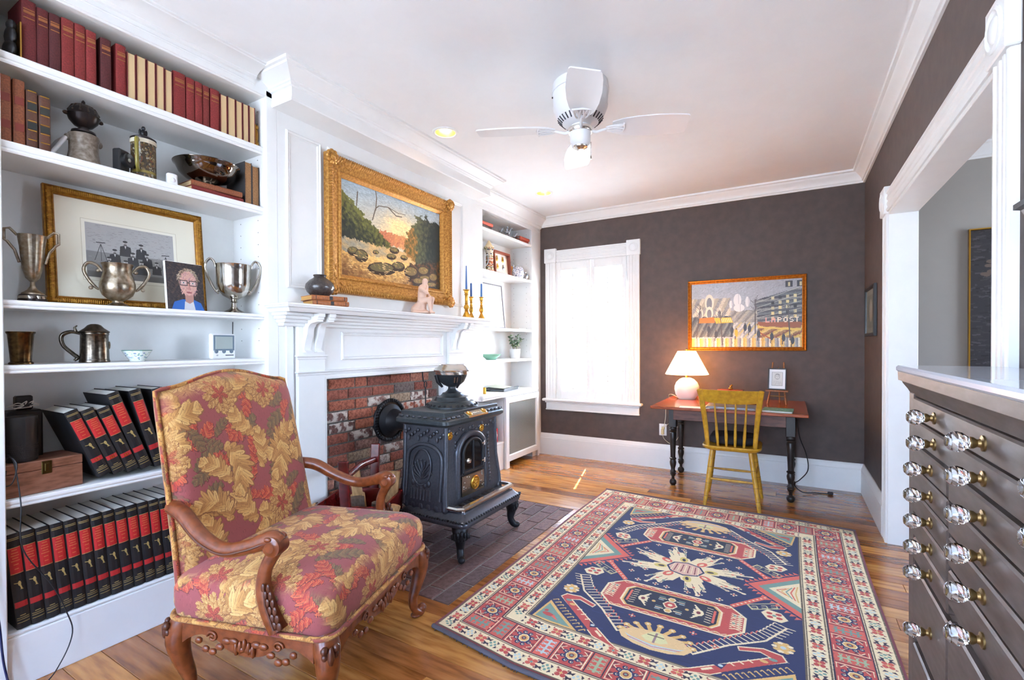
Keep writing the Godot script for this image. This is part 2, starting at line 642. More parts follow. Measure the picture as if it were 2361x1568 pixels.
# ------------------------------------------------------------------ walls and ceiling
func shell() -> void:
	var br: Material = M["brown wall paint"]
	var wh: Material = M["white paint"]
	var tp: Material = M["taupe wall paint"]
	# back wall with the window opening
	var b := MB.new()
	b.box(V(-2.95, 0, ZB - 0.16), V(-2.245, H, ZB))
	b.box(V(-1.425, 0, ZB - 0.16), V(0.70, H, ZB))
	b.box(V(-2.245, 0, ZB - 0.16), V(-1.425, 0.60, ZB))
	b.box(V(-2.245, 2.15, ZB - 0.16), V(-1.425, H, ZB))
	solo("wall_back", b, br, "dark brown painted back wall around the shuttered window", "wall", Vector3.ZERO, 0, "", "structure")
	b = MB.new()
	b.box(V(XR, 0, -1.90), V(XR + 0.12, H, 1.80))
	b.box(V(XR, 0, ZB), V(XR + 0.12, H, -3.67))
	b.box(V(XR, 2.02, -3.67), V(XR + 0.12, H, -1.90))
	solo("wall_right", b, br, "dark brown painted wall with the wide cased doorway", "wall", Vector3.ZERO, 0, "", "structure")
	b = MB.new()
	b.box(V(-3.0, 0, ZB), V(-2.78, H, 1.80))
	b.box(V(-2.78, 0, -0.40), V(XL - 0.03, H, 1.80))
	solo("wall_left", b, wh, "white wall behind the built-in bookcases", "wall", Vector3.ZERO, 0, "", "structure")
	# the wall behind the camera has two tall windows, which give the cool light on the bookcase
	b = MB.new()
	b.box(V(-3.0, 0, 1.80), V(-2.15, H, 1.95))
	b.box(V(-1.05, 0, 1.80), V(-0.75, H, 1.95))
	b.box(V(0.35, 0, 1.80), V(0.70, H, 1.95))
	for x in [-2.15, -0.75]:
		b.box(V(x, 0, 1.80), V(x + 1.10, 0.55, 1.95))
		b.box(V(x, 2.30, 1.80), V(x + 1.10, H, 1.95))
	solo("wall_front", b, wh, "white wall with two tall windows facing the back wall", "wall", Vector3.ZERO, 0, "", "structure")
	for i in 2:
		var x: float = [-2.15, -0.75][i]
		var w := thing("window_%d" % (i + 2), ["tall white sash window opposite the bookcase end", "tall white sash window opposite the desk"][i], "window", V(x + 0.55, 0.55, 1.80), 0, "", "structure")
		var fr := MB.new()
		fr.sweep(rect_path(V(0, 0.875, 0.06), Vector3.RIGHT, Vector3.UP, 0.55, 0.875), Vector3.BACK, [P2(0, -0.02), P2(0, 0.02), P2(-0.05, 0.02), P2(-0.05, -0.02)])
		fr.box(V(-0.5, 0.85, 0.04), V(0.5, 0.90, 0.08))
		part(w, "window_frame", fr, wh)
		part(w, "pane", MB.new().box(V(-0.5, 0.05, 0.058), V(0.5, 0.85, 0.062)), M["clear glass"])
		part(w, "pane", MB.new().box(V(-0.5, 0.90, 0.058), V(0.5, 1.70, 0.062)), M["clear glass"])
	# the next room, seen through the doorway
	b = MB.new()
	b.box(V(XR + 0.12, 0, -4.74), V(4.2, H, -4.62))
	b.box(V(XR + 0.12, 0, -0.90), V(4.2, H, -0.78))
	b.box(V(4.2, 0, -4.74), V(4.32, 0.7, -0.78))  # opening out of view in this wall, added to bring light into the next room
	b.box(V(4.2, 2.2, -4.74), V(4.32, H, -0.78))
	b.box(V(4.2, 0.7, -4.74), V(4.32, 2.2, -3.9))
	b.box(V(4.2, 0.7, -2.3), V(4.32, 2.2, -0.78))
	solo("wall_next_room", b, tp, "taupe grey wall of the next room seen through the doorway", "wall", Vector3.ZERO, 0, "", "structure")
	# ceiling with the holes of the recessed lights
	var c := CSGBox3D.new()
	c.name = "ceiling"
	c.size = Vector3(7.6, 0.16, 7.2)
	c.position = Vector3(0.75, H + 0.08, -1.5)
	c.material = M["ceiling paint"]
	for z in [-2.53, -4.0]:
		var cy := CSGCylinder3D.new()
		cy.name = "light_hole"
		cy.operation = CSGShape3D.OPERATION_SUBTRACTION
		cy.radius = 0.072
		cy.height = 0.22
		cy.sides = 32
		cy.position = Vector3(-1.98 - 0.75, -0.08, z + 1.5)
		cy.material = M["ceiling paint"]
		c.add_child(cy, true)
	add_child(c)
	tag(c, "smooth white painted ceiling above the whole room", "ceiling", "", "structure")

func crown_profile() -> Array: # x: out from the wall (negative is into the room for the way the paths run), y: up
	return [P2(0, 0), P2(0.012, 0), P2(0.016, 0.012), P2(0.024, 0.016), P2(0.026, 0.028), P2(0.036, 0.045), P2(0.052, 0.062), P2(0.066, 0.072), P2(0.07, 0.08), P2(0.085, 0.086), P2(0.088, 0.1), P2(0, 0.1)]

func trims() -> void:
	var wh: Material = M["white paint"]
	# crown along the back and the doorway wall
	var pr := crown_profile()
	var b := MB.new()
	var y := H - 0.1
	b.sweep([V(-2.42, y, ZB), V(XR, y, ZB), V(XR, y, 1.79)], Vector3.UP, pr, false)
	solo("trim_1", b, wh, "white crown moulding along the top of the dark walls", "moulding", Vector3.ZERO, 0, "", "structure")
	b = MB.new()
	b.sweep([V(0.66, y, -4.62), V(4.2, y, -4.62)], Vector3.UP, pr, false)
	solo("trim_2", b, wh, "white crown moulding in the next room", "moulding", Vector3.ZERO, 0, "", "structure")
	# baseboards
	var bp := [P2(0, 0), P2(0.024, 0), P2(0.024, 0.185), P2(0.021, 0.19), P2(0.021, 0.2), P2(0.015, 0.212), P2(0.012, 0.225), P2(0.006, 0.236), P2(0, 0.236)]
	b = MB.new()
	b.sweep([V(-2.44, 0, ZB), V(XR, 0, ZB), V(XR, 0, -3.80)], Vector3.UP, bp, false)
	solo("baseboard_back", b, wh, "tall white baseboard along the dark back wall", "baseboard", Vector3.ZERO, 0, "", "structure")
	b = MB.new()
	b.sweep([V(XR, 0, -1.77), V(XR, 0, 1.79)], Vector3.UP, bp, false)
	solo("baseboard_right", b, wh, "white baseboard behind the drawer cabinet", "baseboard", Vector3.ZERO, 0, "", "structure")
	b = MB.new()
	b.sweep([V(0.66, 0, -4.62), V(4.2, 0, -4.62)], Vector3.UP, bp, false)
	solo("baseboard_next_room", b, wh, "white baseboard in the next room", "baseboard", Vector3.ZERO, 0, "", "structure")
	# cased doorway
	var d := thing("door_1", "white cased wide doorway into the next room", "doorway", V(XR, 0, -2.785), 0, "", "structure")
	var hw := 0.885
	var top := 2.02
	for s in [-1.0, 1.0]:
		var c := MB.new() # fluted side casing
		c.extrude(casing_profile(0.125), 0.0, top - 0.005)
		# profile x across, y out of the wall; stand it upright
		part(d, "side_casing", c, wh, Transform3D(Basis(Vector3(0, 0, -1), Vector3(-1, 0, 0), Vector3(0, 1, 0)), V(0, 0, s * (hw + 0.06))))
		var k := MB.new()
		k.cbox(V(-0.017, 0, 0), V(0.036, 0.165, 0.15), 0.004)
		k.at(Transform3D(Basis(Vector3(0, 0, -1), Vector3(-1, 0, 0), Vector3(0, 1, 0)), V(-0.034, 0, 0)))
		k.lathe([P2(0.062, 0), P2(0.062, 0.005), P2(0.052, 0.008), P2(0.044, 0.002), P2(0.036, 0.002), P2(0.03, 0.008), P2(0.015, 0.011), P2(0.0, 0.012)], 28)
		part(d, "corner_block", k, wh, Transform3D(Basis.IDENTITY, V(0, top + 0.075, s * (hw + 0.06))))
	var hc := MB.new()
	hc.extrude(casing_profile(0.125), -hw + 0.0, hw - 0.0)
	part(d, "head_casing", hc, wh, Transform3D(Basis(Vector3(0, 1, 0), Vector3(-1, 0, 0), Vector3(0, 0, 1)), V(0, top + 0.065, 0)))
	var j := MB.new()
	j.box(V(-0.012, 0, -hw - 0.004), V(0.13, top, -hw + 0.016), 0.002)
	j.box(V(-0.012, 0, hw - 0.016), V(0.13, top, hw + 0.004), 0.002)
	j.box(V(-0.012, top - 0.016, -hw), V(0.13, top + 0.004, hw), 0.002)
	part(d, "jamb", j, wh)

func casing_profile(w: float) -> Array: # x across -w/2..w/2, y thickness
	var h := w / 2.0
	return [P2(-h, 0), P2(h, 0), P2(h, 0.02), P2(h - 0.008, 0.024), P2(h - 0.016, 0.024), P2(h - 0.02, 0.018), P2(h * 0.45, 0.018), P2(h * 0.38, 0.022), P2(h * 0.18, 0.022), P2(h * 0.1, 0.016), P2(-h * 0.1, 0.016), P2(-h * 0.18, 0.022), P2(-h * 0.38, 0.022), P2(-h * 0.45, 0.018), P2(-h + 0.02, 0.018), P2(-h + 0.016, 0.024), P2(-h + 0.008, 0.024), P2(-h, 0.02)]

func window_and_shutters() -> void:
	var wh: Material = M["white paint"]
	var w := thing("window_1", "white cased window with louvered shutters in the dark wall", "window", V(-1.835, 0, ZB), 0, "", "structure")
	var hw := 0.41
	for s in [-1.0, 1.0]:
		var c := MB.new()
		c.extrude(casing_profile(0.12), 0.62, 2.135)
		part(w, "side_casing", c, wh, Transform3D(Basis(Vector3(-1, 0, 0), Vector3(0, 0, 1), Vector3(0, 1, 0)), V(s * (hw + 0.055), 0, 0)))
		var k := MB.new()
		k.cbox(V(0, 0, 0.016), V(0.142, 0.155, 0.034), 0.004)
		k.at(Transform3D(Basis(Vector3(1, 0, 0), Vector3(0, 0, 1), Vector3(0, -1, 0)), V(0, 0, 0.033)))
		k.lathe([P2(0.05, 0), P2(0.05, 0.004), P2(0.043, 0.006), P2(0.036, 0.001), P2(0.03, 0.001), P2(0.024, 0.006), P2(0.012, 0.009), P2(0.0, 0.009)], 24)
		part(w, "corner_block", k, wh, Transform3D(Basis.IDENTITY, V(s * (hw + 0.055), 2.208, 0)))
	var hc := MB.new()
	hc.extrude(casing_profile(0.125), -hw + 0.01, hw - 0.01)
	part(w, "head_casing", hc, wh, Transform3D(Basis(Vector3(0, 1, 0), Vector3(0, 0, 1), Vector3(1, 0, 0)), V(0, 2.2, 0)))
	var sl := MB.new()
	sl.box(V(-0.555, 0.60, -0.04), V(0.555, 0.628, 0.062), 0.008)
	part(w, "window_sill", sl, wh)
	var ap := MB.new()
	ap.box(V(-0.52, 0.502, 0.0), V(0.52, 0.60, 0.024), 0.004)
	ap.box(V(-0.53, 0.58, 0.0), V(0.53, 0.60, 0.036), 0.006)
	ap.box(V(-0.525, 0.502, 0.0), V(0.525, 0.516, 0.028), 0.004)
	part(w, "apron", ap, wh)
	var fr := MB.new()
	fr.box(V(-hw, 0.6, -0.16), V(-hw + 0.02, 2.15, 0.0))
	fr.box(V(hw - 0.02, 0.6, -0.16), V(hw, 2.15, 0.0))
	fr.box(V(-hw, 2.13, -0.16), V(hw, 2.15, 0.0))
	part(w, "window_frame", fr, wh)
	var sa := MB.new()
	sa.box(V(-hw + 0.02, 1.36, -0.13), V(hw - 0.02, 1.40, -0.09))
	sa.box(V(-hw + 0.02, 0.60, -0.13), V(hw - 0.02, 0.66, -0.09))
	sa.box(V(-hw + 0.02, 2.09, -0.13), V(hw - 0.02, 2.13, -0.09))
	part(w, "sash", sa, wh)
	part(w, "pane", MB.new().box(V(-hw + 0.02, 0.66, -0.112), V(hw - 0.02, 1.36, -0.108)), M["clear glass"])
	part(w, "pane", MB.new().box(V(-hw + 0.02, 1.40, -0.112), V(hw - 0.02, 2.09, -0.108)), M["clear glass"])
	# two hinged shutters, each two bays of louvers with a tilt rod
	var slat := MB.new()
	slat.at(rx(0.42)).loft([[-0.003, 0.148, 0.026, 0.002], [-0.0015, 0.148, 0.0285, 0.002], [0.0015, 0.148, 0.0285, 0.002], [0.003, 0.148, 0.026, 0.002]], 1)
	var sm := slat.done()
	for s in [-1.0, 1.0]:
		var sh := thing("shutter", "white louvered interior shutter over the %s of the window" % ("half nearer the bookcase" if s < 0 else "half nearer the desk"), "shutter", V(-1.835 + s * 0.1955, 0.628, ZB), 0, "window shutters")
		var f := MB.new()
		f.box(V(-0.192, 0, -0.022), V(-0.148, 1.50, 0.006), 0.003)
		f.box(V(0.148, 0, -0.022), V(0.192, 1.50, 0.006), 0.003)
		part(sh, "stile", f, wh)
		for q in [[0.0, 0.095], [0.64, 0.715], [1.415, 1.50]]:
			part(sh, "rail", MB.new().box(V(-0.148, q[0], -0.020), V(0.148, q[1], 0.004), 0.002), wh)
		for bay in [[0.12, 11], [0.742, 13]]:
			for i in bay[1]:
				part(sh, "slat", sm, wh, Transform3D(Basis.IDENTITY, V(0, bay[0] + i * 0.0508, -0.008)))
			var rod := MB.new()
			rod.box(V(-0.005, bay[0] - 0.01, 0.016), V(0.005, bay[0] + (bay[1] - 1) * 0.0508 + 0.02, 0.026), 0.002)
			part(sh, "tilt_rod", rod, wh)

func floor_planks() -> void:
	var f := thing("floor", "warm orange brown polished wooden board floor", "floor", Vector3.ZERO, 0, "", "structure")
	part(f, "subfloor", MB.new().box(V(-3.0, -0.14, -4.98), V(4.3, -0.022, 1.95)), M["dark gap"])
	var z := ZB + 0.005
	var i := 0
	while z < 0.05:
		var w := rng.randf_range(0.088, 0.122)
		var z1 := z + w
		var zm := z + w / 2.0
		var x0 := -2.6
		if zm > -3.28 and zm < -1.775:
			x0 = -1.385
			if z1 > -1.775:
				z1 = -1.775
			if z < -3.28:
				z = -3.28
		elif z < -3.28 and z1 > -3.28:
			z1 = -3.28
		elif z < -1.775 and z1 > -1.775:
			z = -1.775
		var x := x0
		var xe := 1.45
		if zm > -1.7:
			xe = 0.62
		elif zm < -3.8:
			xe = 0.54
		while x < xe:
			var L := rng.randf_range(1.3, 2.9)
			var x1 := x + L
			if xe - x1 < 0.45:
				x1 = xe
			var b := MB.new()
			b.box(V(x + 0.0006, -0.02, z + 0.0008), V(x1 - 0.0006, 0.0, z1 - 0.0008), 0.0012)
			var shade := rng.randi_range(0, 8)
			part(f, "plank", b, M["floor board %d" % shade])
			x = x1
		z = z1
		i += 1
	# boards under and behind the camera and in the next room, never in the picture, joined
	var rest := MB.new()
	z = 0.08
	while z < 1.8:
		rest.box(V(-2.6, -0.02, z), V(0.62, 0.0, z + 0.1), 0.0012)
		z += 0.102
	z = -4.6
	while z < -0.95:
		rest.box(V(1.46 if z > -3.8 and z < -1.7 else 0.66, -0.02, z), V(4.2, 0.0, z + 0.1), 0.0012)
		z += 0.102
	var o := part(f, "boards_out_of_view", rest, M["floor board 1"])
	o.set_meta("kind", "stuff")

# ------------------------------------------------------------------ built-ins
func shelf_mesh(x0: float, x1: float, z0: float, z1: float, y: float, th: float) -> MB:
	var b := MB.new()
	b.box(V(x0, y - th * 0.8, z0), V(x1 - 0.012, y, z1))
	# moulded nosing: two beads
	b.at(Transform3D(Basis(Vector3(1, 0, 0), Vector3(0, 1, 0), Vector3(0, 0, 1)), V(x1 - 0.012, y, 0)))
	b.extrude([P2(0, -th), P2(0.006, -th), P2(0.009, -th * 0.86), P2(0.008, -th * 0.7), P2(0.005, -th * 0.64), P2(0.009, -th * 0.58), P2(0.012, -th * 0.4), P2(0.012, -th * 0.15), P2(0.009, -0.001), P2(0, 0)], z0, z1)
	b.T = Transform3D.IDENTITY
	return b
func pin_holes(x0: float, z: float, y0: float, y1: float, out: float) -> MB: # rows of small shelf-pin sleeves
	var b := MB.new()
	var y := y0
	while y < y1:
		for x in [x0, x0 - 0.16]:
			b.at(Transform3D(Basis(Vector3(1, 0, 0), Vector3(0, 0, out), Vector3(0, -out, 0)), V(x, y, z)))
			b.lathe([P2(0.0028, 0), P2(0.0028, 0.0008), P2(0, 0.0008)], 6)
		y += 0.064
	return b
func panel_mould(c: Vector3, u: Vector3, v: Vector3, hu: float, hv: float, w := 0.022, t := 0.012) -> MB:
	return MB.new().sweep(rect_path(c, u, v, hu, hv), u.cross(v), [P2(0, 0), P2(0, t * 0.4), P2(-w * 0.25, t), P2(-w * 0.5, t * 0.75), P2(-w * 0.6, t * 0.45), P2(-w * 0.8, t * 0.6), P2(-w, t * 0.2), P2(-w, 0)])
func cornice_profile(h: float, p: float) -> Array:
	var o := []
	for q in [[0.0, 0.0], [0.02, 0.0], [0.03, 0.06], [0.02, 0.09], [0.05, 0.1], [0.05, 0.3], [0.16, 0.32], [0.2, 0.38], [0.24, 0.42], [0.24, 0.48], [0.34, 0.56], [0.5, 0.68], [0.72, 0.78], [0.9, 0.82], [0.92, 0.88], [1.0, 0.9], [1.0, 1.0], [0.0, 1.0]]:
		o.append(P2(q[0] * p, q[1] * h))
	return o

func left_bookcase() -> void:
	var wh: Material = M["white paint"]
	var t := thing("built_in_bookcase", "white built-in bookcase holding red books, silver cups and law volumes", "bookcase", Vector3.ZERO, 0, "")
	part(t, "back_panel", MB.new().box(V(-2.72, 0.05, -1.58), V(-2.68, H, -0.42)), wh)
	part(t, "side_panel", MB.new().box(V(-2.70, 0.0, -1.578), V(-2.40, H, -1.522), 0.001), wh)
	part(t, "side_panel", MB.new().box(V(-2.70, 0.0, -0.54), V(-2.40, H, -0.42), 0.001), wh)
	var st := MB.new()
	st.box(V(-2.41, 0, -1.582), V(XL, 2.56, -1.520), 0.003)
	st.box(V(-2.41, 0, -1.526), V(XL - 0.006, 2.53, -1.513), 0.004)
	part(t, "stile", st, wh)
	part(t, "stile", MB.new().box(V(-2.41, 0, -0.546), V(XL, 2.56, -0.402), 0.003), wh)
	var hd := MB.new()
	hd.box(V(-2.70, 2.528, -1.58), V(XL, H, -0.402), 0.002)
	hd.box(V(-2.41, 2.52, -1.52), V(XL - 0.006, 2.532, -0.54), 0.003)
	part(t, "head_rail", hd, wh)
	part(t, "crown", MB.new().sweep([V(XL, 2.556, -1.456), V(XL, 2.556, -0.40)], Vector3.UP, mirror_x(cornice_profile(H - 2.556, 0.115)), false), wh)
	part(t, "base_panel", MB.new().box(V(-2.70, 0, -1.52), V(-2.385, 0.183, -0.54), 0.002), wh)
	var ys := [2.264, 1.951, 1.389, 1.156, 0.676, 0.20]
	for i in 6:
		part(t, "shelf", shelf_mesh(-2.685, -2.385, -1.522, -0.54, ys[i], 0.04 if i < 2 else (0.030 if i < 5 else 0.02)), wh)
	part(t, "shelf_pin_holes", pin_holes(-2.45, -1.522, 1.25, 2.5, 1.0), mat("pin hole", rgb(90, 88, 84), 0.8))

func mirror_x(a: Array) -> Array:
	var o := []
	for p in a:
		o.append(P2(-p.x, p.y))
	return o

func chimney_piece() -> void:
	var wh: Material = M["white paint"]
	var t := thing("fireplace_surround", "white panelled chimney piece with bracketed mantel shelf and deep cornice", "fireplace surround")
	var cz := -2.44
	var b := MB.new()
	b.box(V(-2.80, 1.026, -3.45), V(XL, H, -1.582))
	b.box(V(-2.80, 0, -1.877), V(XL, 1.026, -1.582))
	b.box(V(-2.80, 0, -3.45), V(XL, 1.026, -2.985))
	part(t, "breast", b, wh)
	var edge := MB.new() # bead round the fire opening
	edge.sweep([V(XL, 0, -2.985), V(XL, 1.026, -2.985), V(XL, 1.026, -1.877), V(XL, 0, -1.877)], Vector3.RIGHT, [P2(0, 0), P2(0, 0.012), P2(0.010, 0.012), P2(0.018, 0.004), P2(0.018, 0)], false)
	part(t, "opening_bead", edge, wh)
	# overmantel panels
	for q in [[-1.742, 0.112], [-2.44, 0.54], [-3.138, 0.112]]:
		part(t, "panel_moulding", panel_mould(V(XL, 1.97, q[0]), Vector3.FORWARD, Vector3.UP, q[1], 0.43, 0.026, 0.012), wh)
	# pilasters, belt and frieze
	for s in [1.0, -1.0]:
		var z: float = cz + s * 0.675
		var p := MB.new()
		p.box(V(XL, 0, z - 0.088), V(-2.34, 1.40, z + 0.088), 0.003)
		p.box(V(XL, 0, z - 0.095), V(-2.328, 0.2, z + 0.095), 0.004)
		part(t, "pilaster", p, wh)
		var cp := MB.new()
		for yy in [1.165, 1.075]:
			cp.sweep([V(-2.35, yy, z + 0.09), V(-2.34, yy, z + 0.09), V(-2.34, yy, z - 0.09), V(-2.35, yy, z - 0.09)], Vector3.UP, [P2(0, -0.022), P2(0.004, -0.018), P2(0.005, -0.01), P2(0.013, -0.003), P2(0.013, 0.004), P2(0, 0.004)], false)
		part(t, "pilaster_cap", cp, wh)
		for k in [-0.036, 0.036]:
			var c := MB.new() # S-shaped bracket, profile in x (out) and y
			var pts := curve([P2(0.03, 0.0), P2(0.010, 0.016), P2(0.020, 0.06), P2(0.036, 0.1), P2(0.044, 0.135), P2(0.066, 0.158), P2(0.104, 0.166)], 5)
			pts.append_array([P2(0.118, 0.168), P2(0.118, 0.178), P2(0.126, 0.18), P2(0.126, 0.192), P2(0.135, 0.194), P2(0.135, 0.215), P2(0, 0.215), P2(0, 0.0)])
			c.at(Transform3D(Basis.IDENTITY, V(-2.34, 1.185, z + k)))
			c.extrude(pts, -0.021, 0.021, 0.45)
			part(t, "bracket", c, wh)
		part(t, "outer_casing", MB.new().box(V(XL, 0, cz + s * 0.80 - 0.022), V(-2.358, 1.335, cz + s * 0.80 + 0.022), 0.003), wh)
	part(t, "belt_moulding", MB.new().sweep([V(XL, 1.07, cz + 0.60), V(XL, 1.07, cz - 0.60)], Vector3.UP, [P2(0, -0.02), P2(0.004, -0.016), P2(0.006, -0.006), P2(0.016, 0.0), P2(0.016, 0.008), P2(0, 0.01)], false), wh)
	part(t, "panel_moulding", panel_mould(V(XL, 1.221, cz - 0.043), Vector3.FORWARD, Vector3.UP, 0.495, 0.087, 0.026, 0.014), wh)
	# mantel shelf and its bed moulding
	var bed := MB.new()
	for k in 4:
		bed.box(V(XL, 1.40 - 0.018 * (k + 1), -3.36 + 0.012 * k), V(-2.245 - 0.026 * k, 1.402 - 0.018 * k, -1.54 - 0.012 * k), 0.004)
	part(t, "bed_moulding", bed, wh)
	var sh := MB.new()
	sh.sweep([V(XL, 1.398, -1.53), V(-2.20, 1.398, -1.53), V(-2.20, 1.398, -3.37), V(XL, 1.398, -3.37)], Vector3.UP, [P2(-0.05, 0), P2(0.0, 0), P2(0.004, 0.004), P2(0.012, 0.018), P2(0.026, 0.026), P2(0.026, 0.032), P2(0.032, 0.034), P2(0.032, 0.041), P2(0.029, 0.043), P2(-0.05, 0.043)], false)
	sh.box(V(XL, 1.398, -3.34), V(-2.21, 1.441, -1.56))
	part(t, "mantel_shelf", sh, wh)
	# cornice with soffit
	var co := MB.new()
	co.box(V(XL, 2.482, -3.41), V(-2.215, H, -1.565))
	var cp2 := []
	for q in [[0, 0], [0.012, 0.0], [0.016, 0.006], [0.016, 0.016], [0.012, 0.018], [0.012, 0.07], [0.022, 0.074], [0.026, 0.082], [0.034, 0.086], [0.034, 0.094], [0.05, 0.104], [0.074, 0.118], [0.096, 0.128], [0.1, 0.136], [0.112, 0.14], [0.112, 0.155], [0, 0.155]]:
		cp2.append(P2(q[0], q[1]))
	co.sweep([V(XL, 2.482, -1.565), V(-2.215, 2.482, -1.565), V(-2.215, 2.482, -3.41), V(XL, 2.482, -3.41)], Vector3.UP, cp2, false)
	part(t, "cornice", co, wh)

func right_bookcase() -> void:
	var wh: Material = M["white paint"]
	var x1 := -2.43
	var t := thing("built_in_bookcase", "white built-in bookcase with steins, potted plant and radiator grille beside window", "bookcase")
	part(t, "back_panel", MB.new().box(V(-2.74, 0.05, ZB), V(-2.70, H, -3.45)), wh)
	part(t, "side_panel", MB.new().box(V(-2.72, 0, -4.66), V(x1 - 0.02, H, -4.612), 0.001), wh)
	part(t, "side_panel", MB.new().box(V(-2.72, 0, -3.638), V(x1 - 0.02, H, -3.452), 0.001), wh)
	part(t, "stile", MB.new().box(V(x1 - 0.03, 0, -3.645), V(x1, 2.5, -3.452), 0.003), wh)
	part(t, "stile", MB.new().box(V(x1 - 0.03, 0, ZB + 0.002), V(x1, 2.5, -4.608), 0.003), wh)
	part(t, "head_rail", MB.new().box(V(-2.72, 2.492, ZB), V(x1, H, -3.452), 0.002), wh)
	part(t, "crown", MB.new().sweep([V(x1, 2.466, -3.43), V(x1, 2.466, -4.80)], Vector3.UP, cornice_profile(H - 2.466, 0.11), false), wh)
	var ys := [2.315, 1.928, 1.390, 1.080]
	for y in ys:
		part(t, "shelf", shelf_mesh(-2.705, x1 - 0.004, -4.614, -3.636, y, 0.028), wh)
	part(t, "shelf_pin_holes", pin_holes(-2.50, -4.612, 1.15, 2.45, 1.0), M["pin hole"])
	var ct := MB.new()
	ct.box(V(-2.71, 0.728, -4.70), V(-2.40, 0.760, -3.60), 0.005)
	ct.box(V(-2.71, 0.708, -4.70), V(-2.412, 0.730, -3.61), 0.005)
	part(t, "counter", ct, wh)
	# open niche with a drawer below
	part(t, "niche_floor", MB.new().box(V(-2.71, 0.255, -4.02), V(-2.425, 0.275, -3.63), 0.003), wh)
	part(t, "lower_panel", MB.new().box(V(-2.71, 0.0, -4.02), V(-2.432, 0.256, -3.63), 0.003), wh)
	part(t, "divider", MB.new().box(V(-2.72, 0, -4.04), V(-2.432, 0.71, -4.0), 0.002), wh)
	# radiator cover: frame with a perforated sheet
	var rc := thing("radiator_cover", "white framed radiator cover with perforated metal grille below bookcase", "radiator cover", V(-2.412, 0, -4.36))
	var f := MB.new()
	f.sweep(rect_path(V(0, 0.385, 0), Vector3.FORWARD, Vector3.UP, 0.355, 0.32), Vector3.RIGHT, [P2(0, -0.016), P2(0, 0.008), P2(-0.004, 0.012), P2(-0.056, 0.012), P2(-0.064, 0.004), P2(-0.064, -0.016)])
	part(rc, "frame", f, wh)
	part(rc, "foot", MB.new().box(V(-0.016, 0, 0.29), V(0.012, 0.068, 0.355), 0.003), wh)
	part(rc, "foot", MB.new().box(V(-0.016, 0, -0.355), V(0.012, 0.068, -0.32), 0.003), wh)
	var cv := Cv.new(128, 128, rgb(176, 176, 170))
	for i in 8:
		for j in 8:
			var o := Vector2(i * 16 + (8 if j % 2 else 0), j * 16)
			for w in [0, 128]:
				cv.disc(o + Vector2(6 - w, 6), 4.6, 4.6, rgb(72, 72, 68))
			cv.line(o + Vector2(-1, 13), o + Vector2(13, 13), 2, rgb(232, 232, 226))
	var gm := tri_tex(mat("perforated grille", rgb(225, 225, 222), 0.34, 0.55), cv.tex(), Vector3(9, 9, 9))
	part(rc, "grille", MB.new().box(V(-0.012, 0.12, -0.295), V(-0.006, 0.65, 0.295)), gm)
	part(rc, "screw", MB.new().at(rz(-PI / 2, V(0.012, 0.66, 0.325))).lathe([P2(0.004, 0), P2(0.004, 0.001), P2(0, 0.0015)], 8), M["nickel"])
	# dark well behind the grille and the radiator itself
	var rad := thing("radiator", "grey iron radiator behind the perforated grille", "radiator", V(-2.57, 0, -4.32))
	for k in 9:
		part(rad, "radiator_section", MB.new().loft([[0.02, 0.07, 0.018, 0.015], [0.08, 0.08, 0.025, 0.02], [0.55, 0.08, 0.025, 0.02], [0.6, 0.06, 0.018, 0.015]], 2).done(), M["black iron"], Transform3D(Basis.IDENTITY, V(0, 0, -0.22 + k * 0.056)))

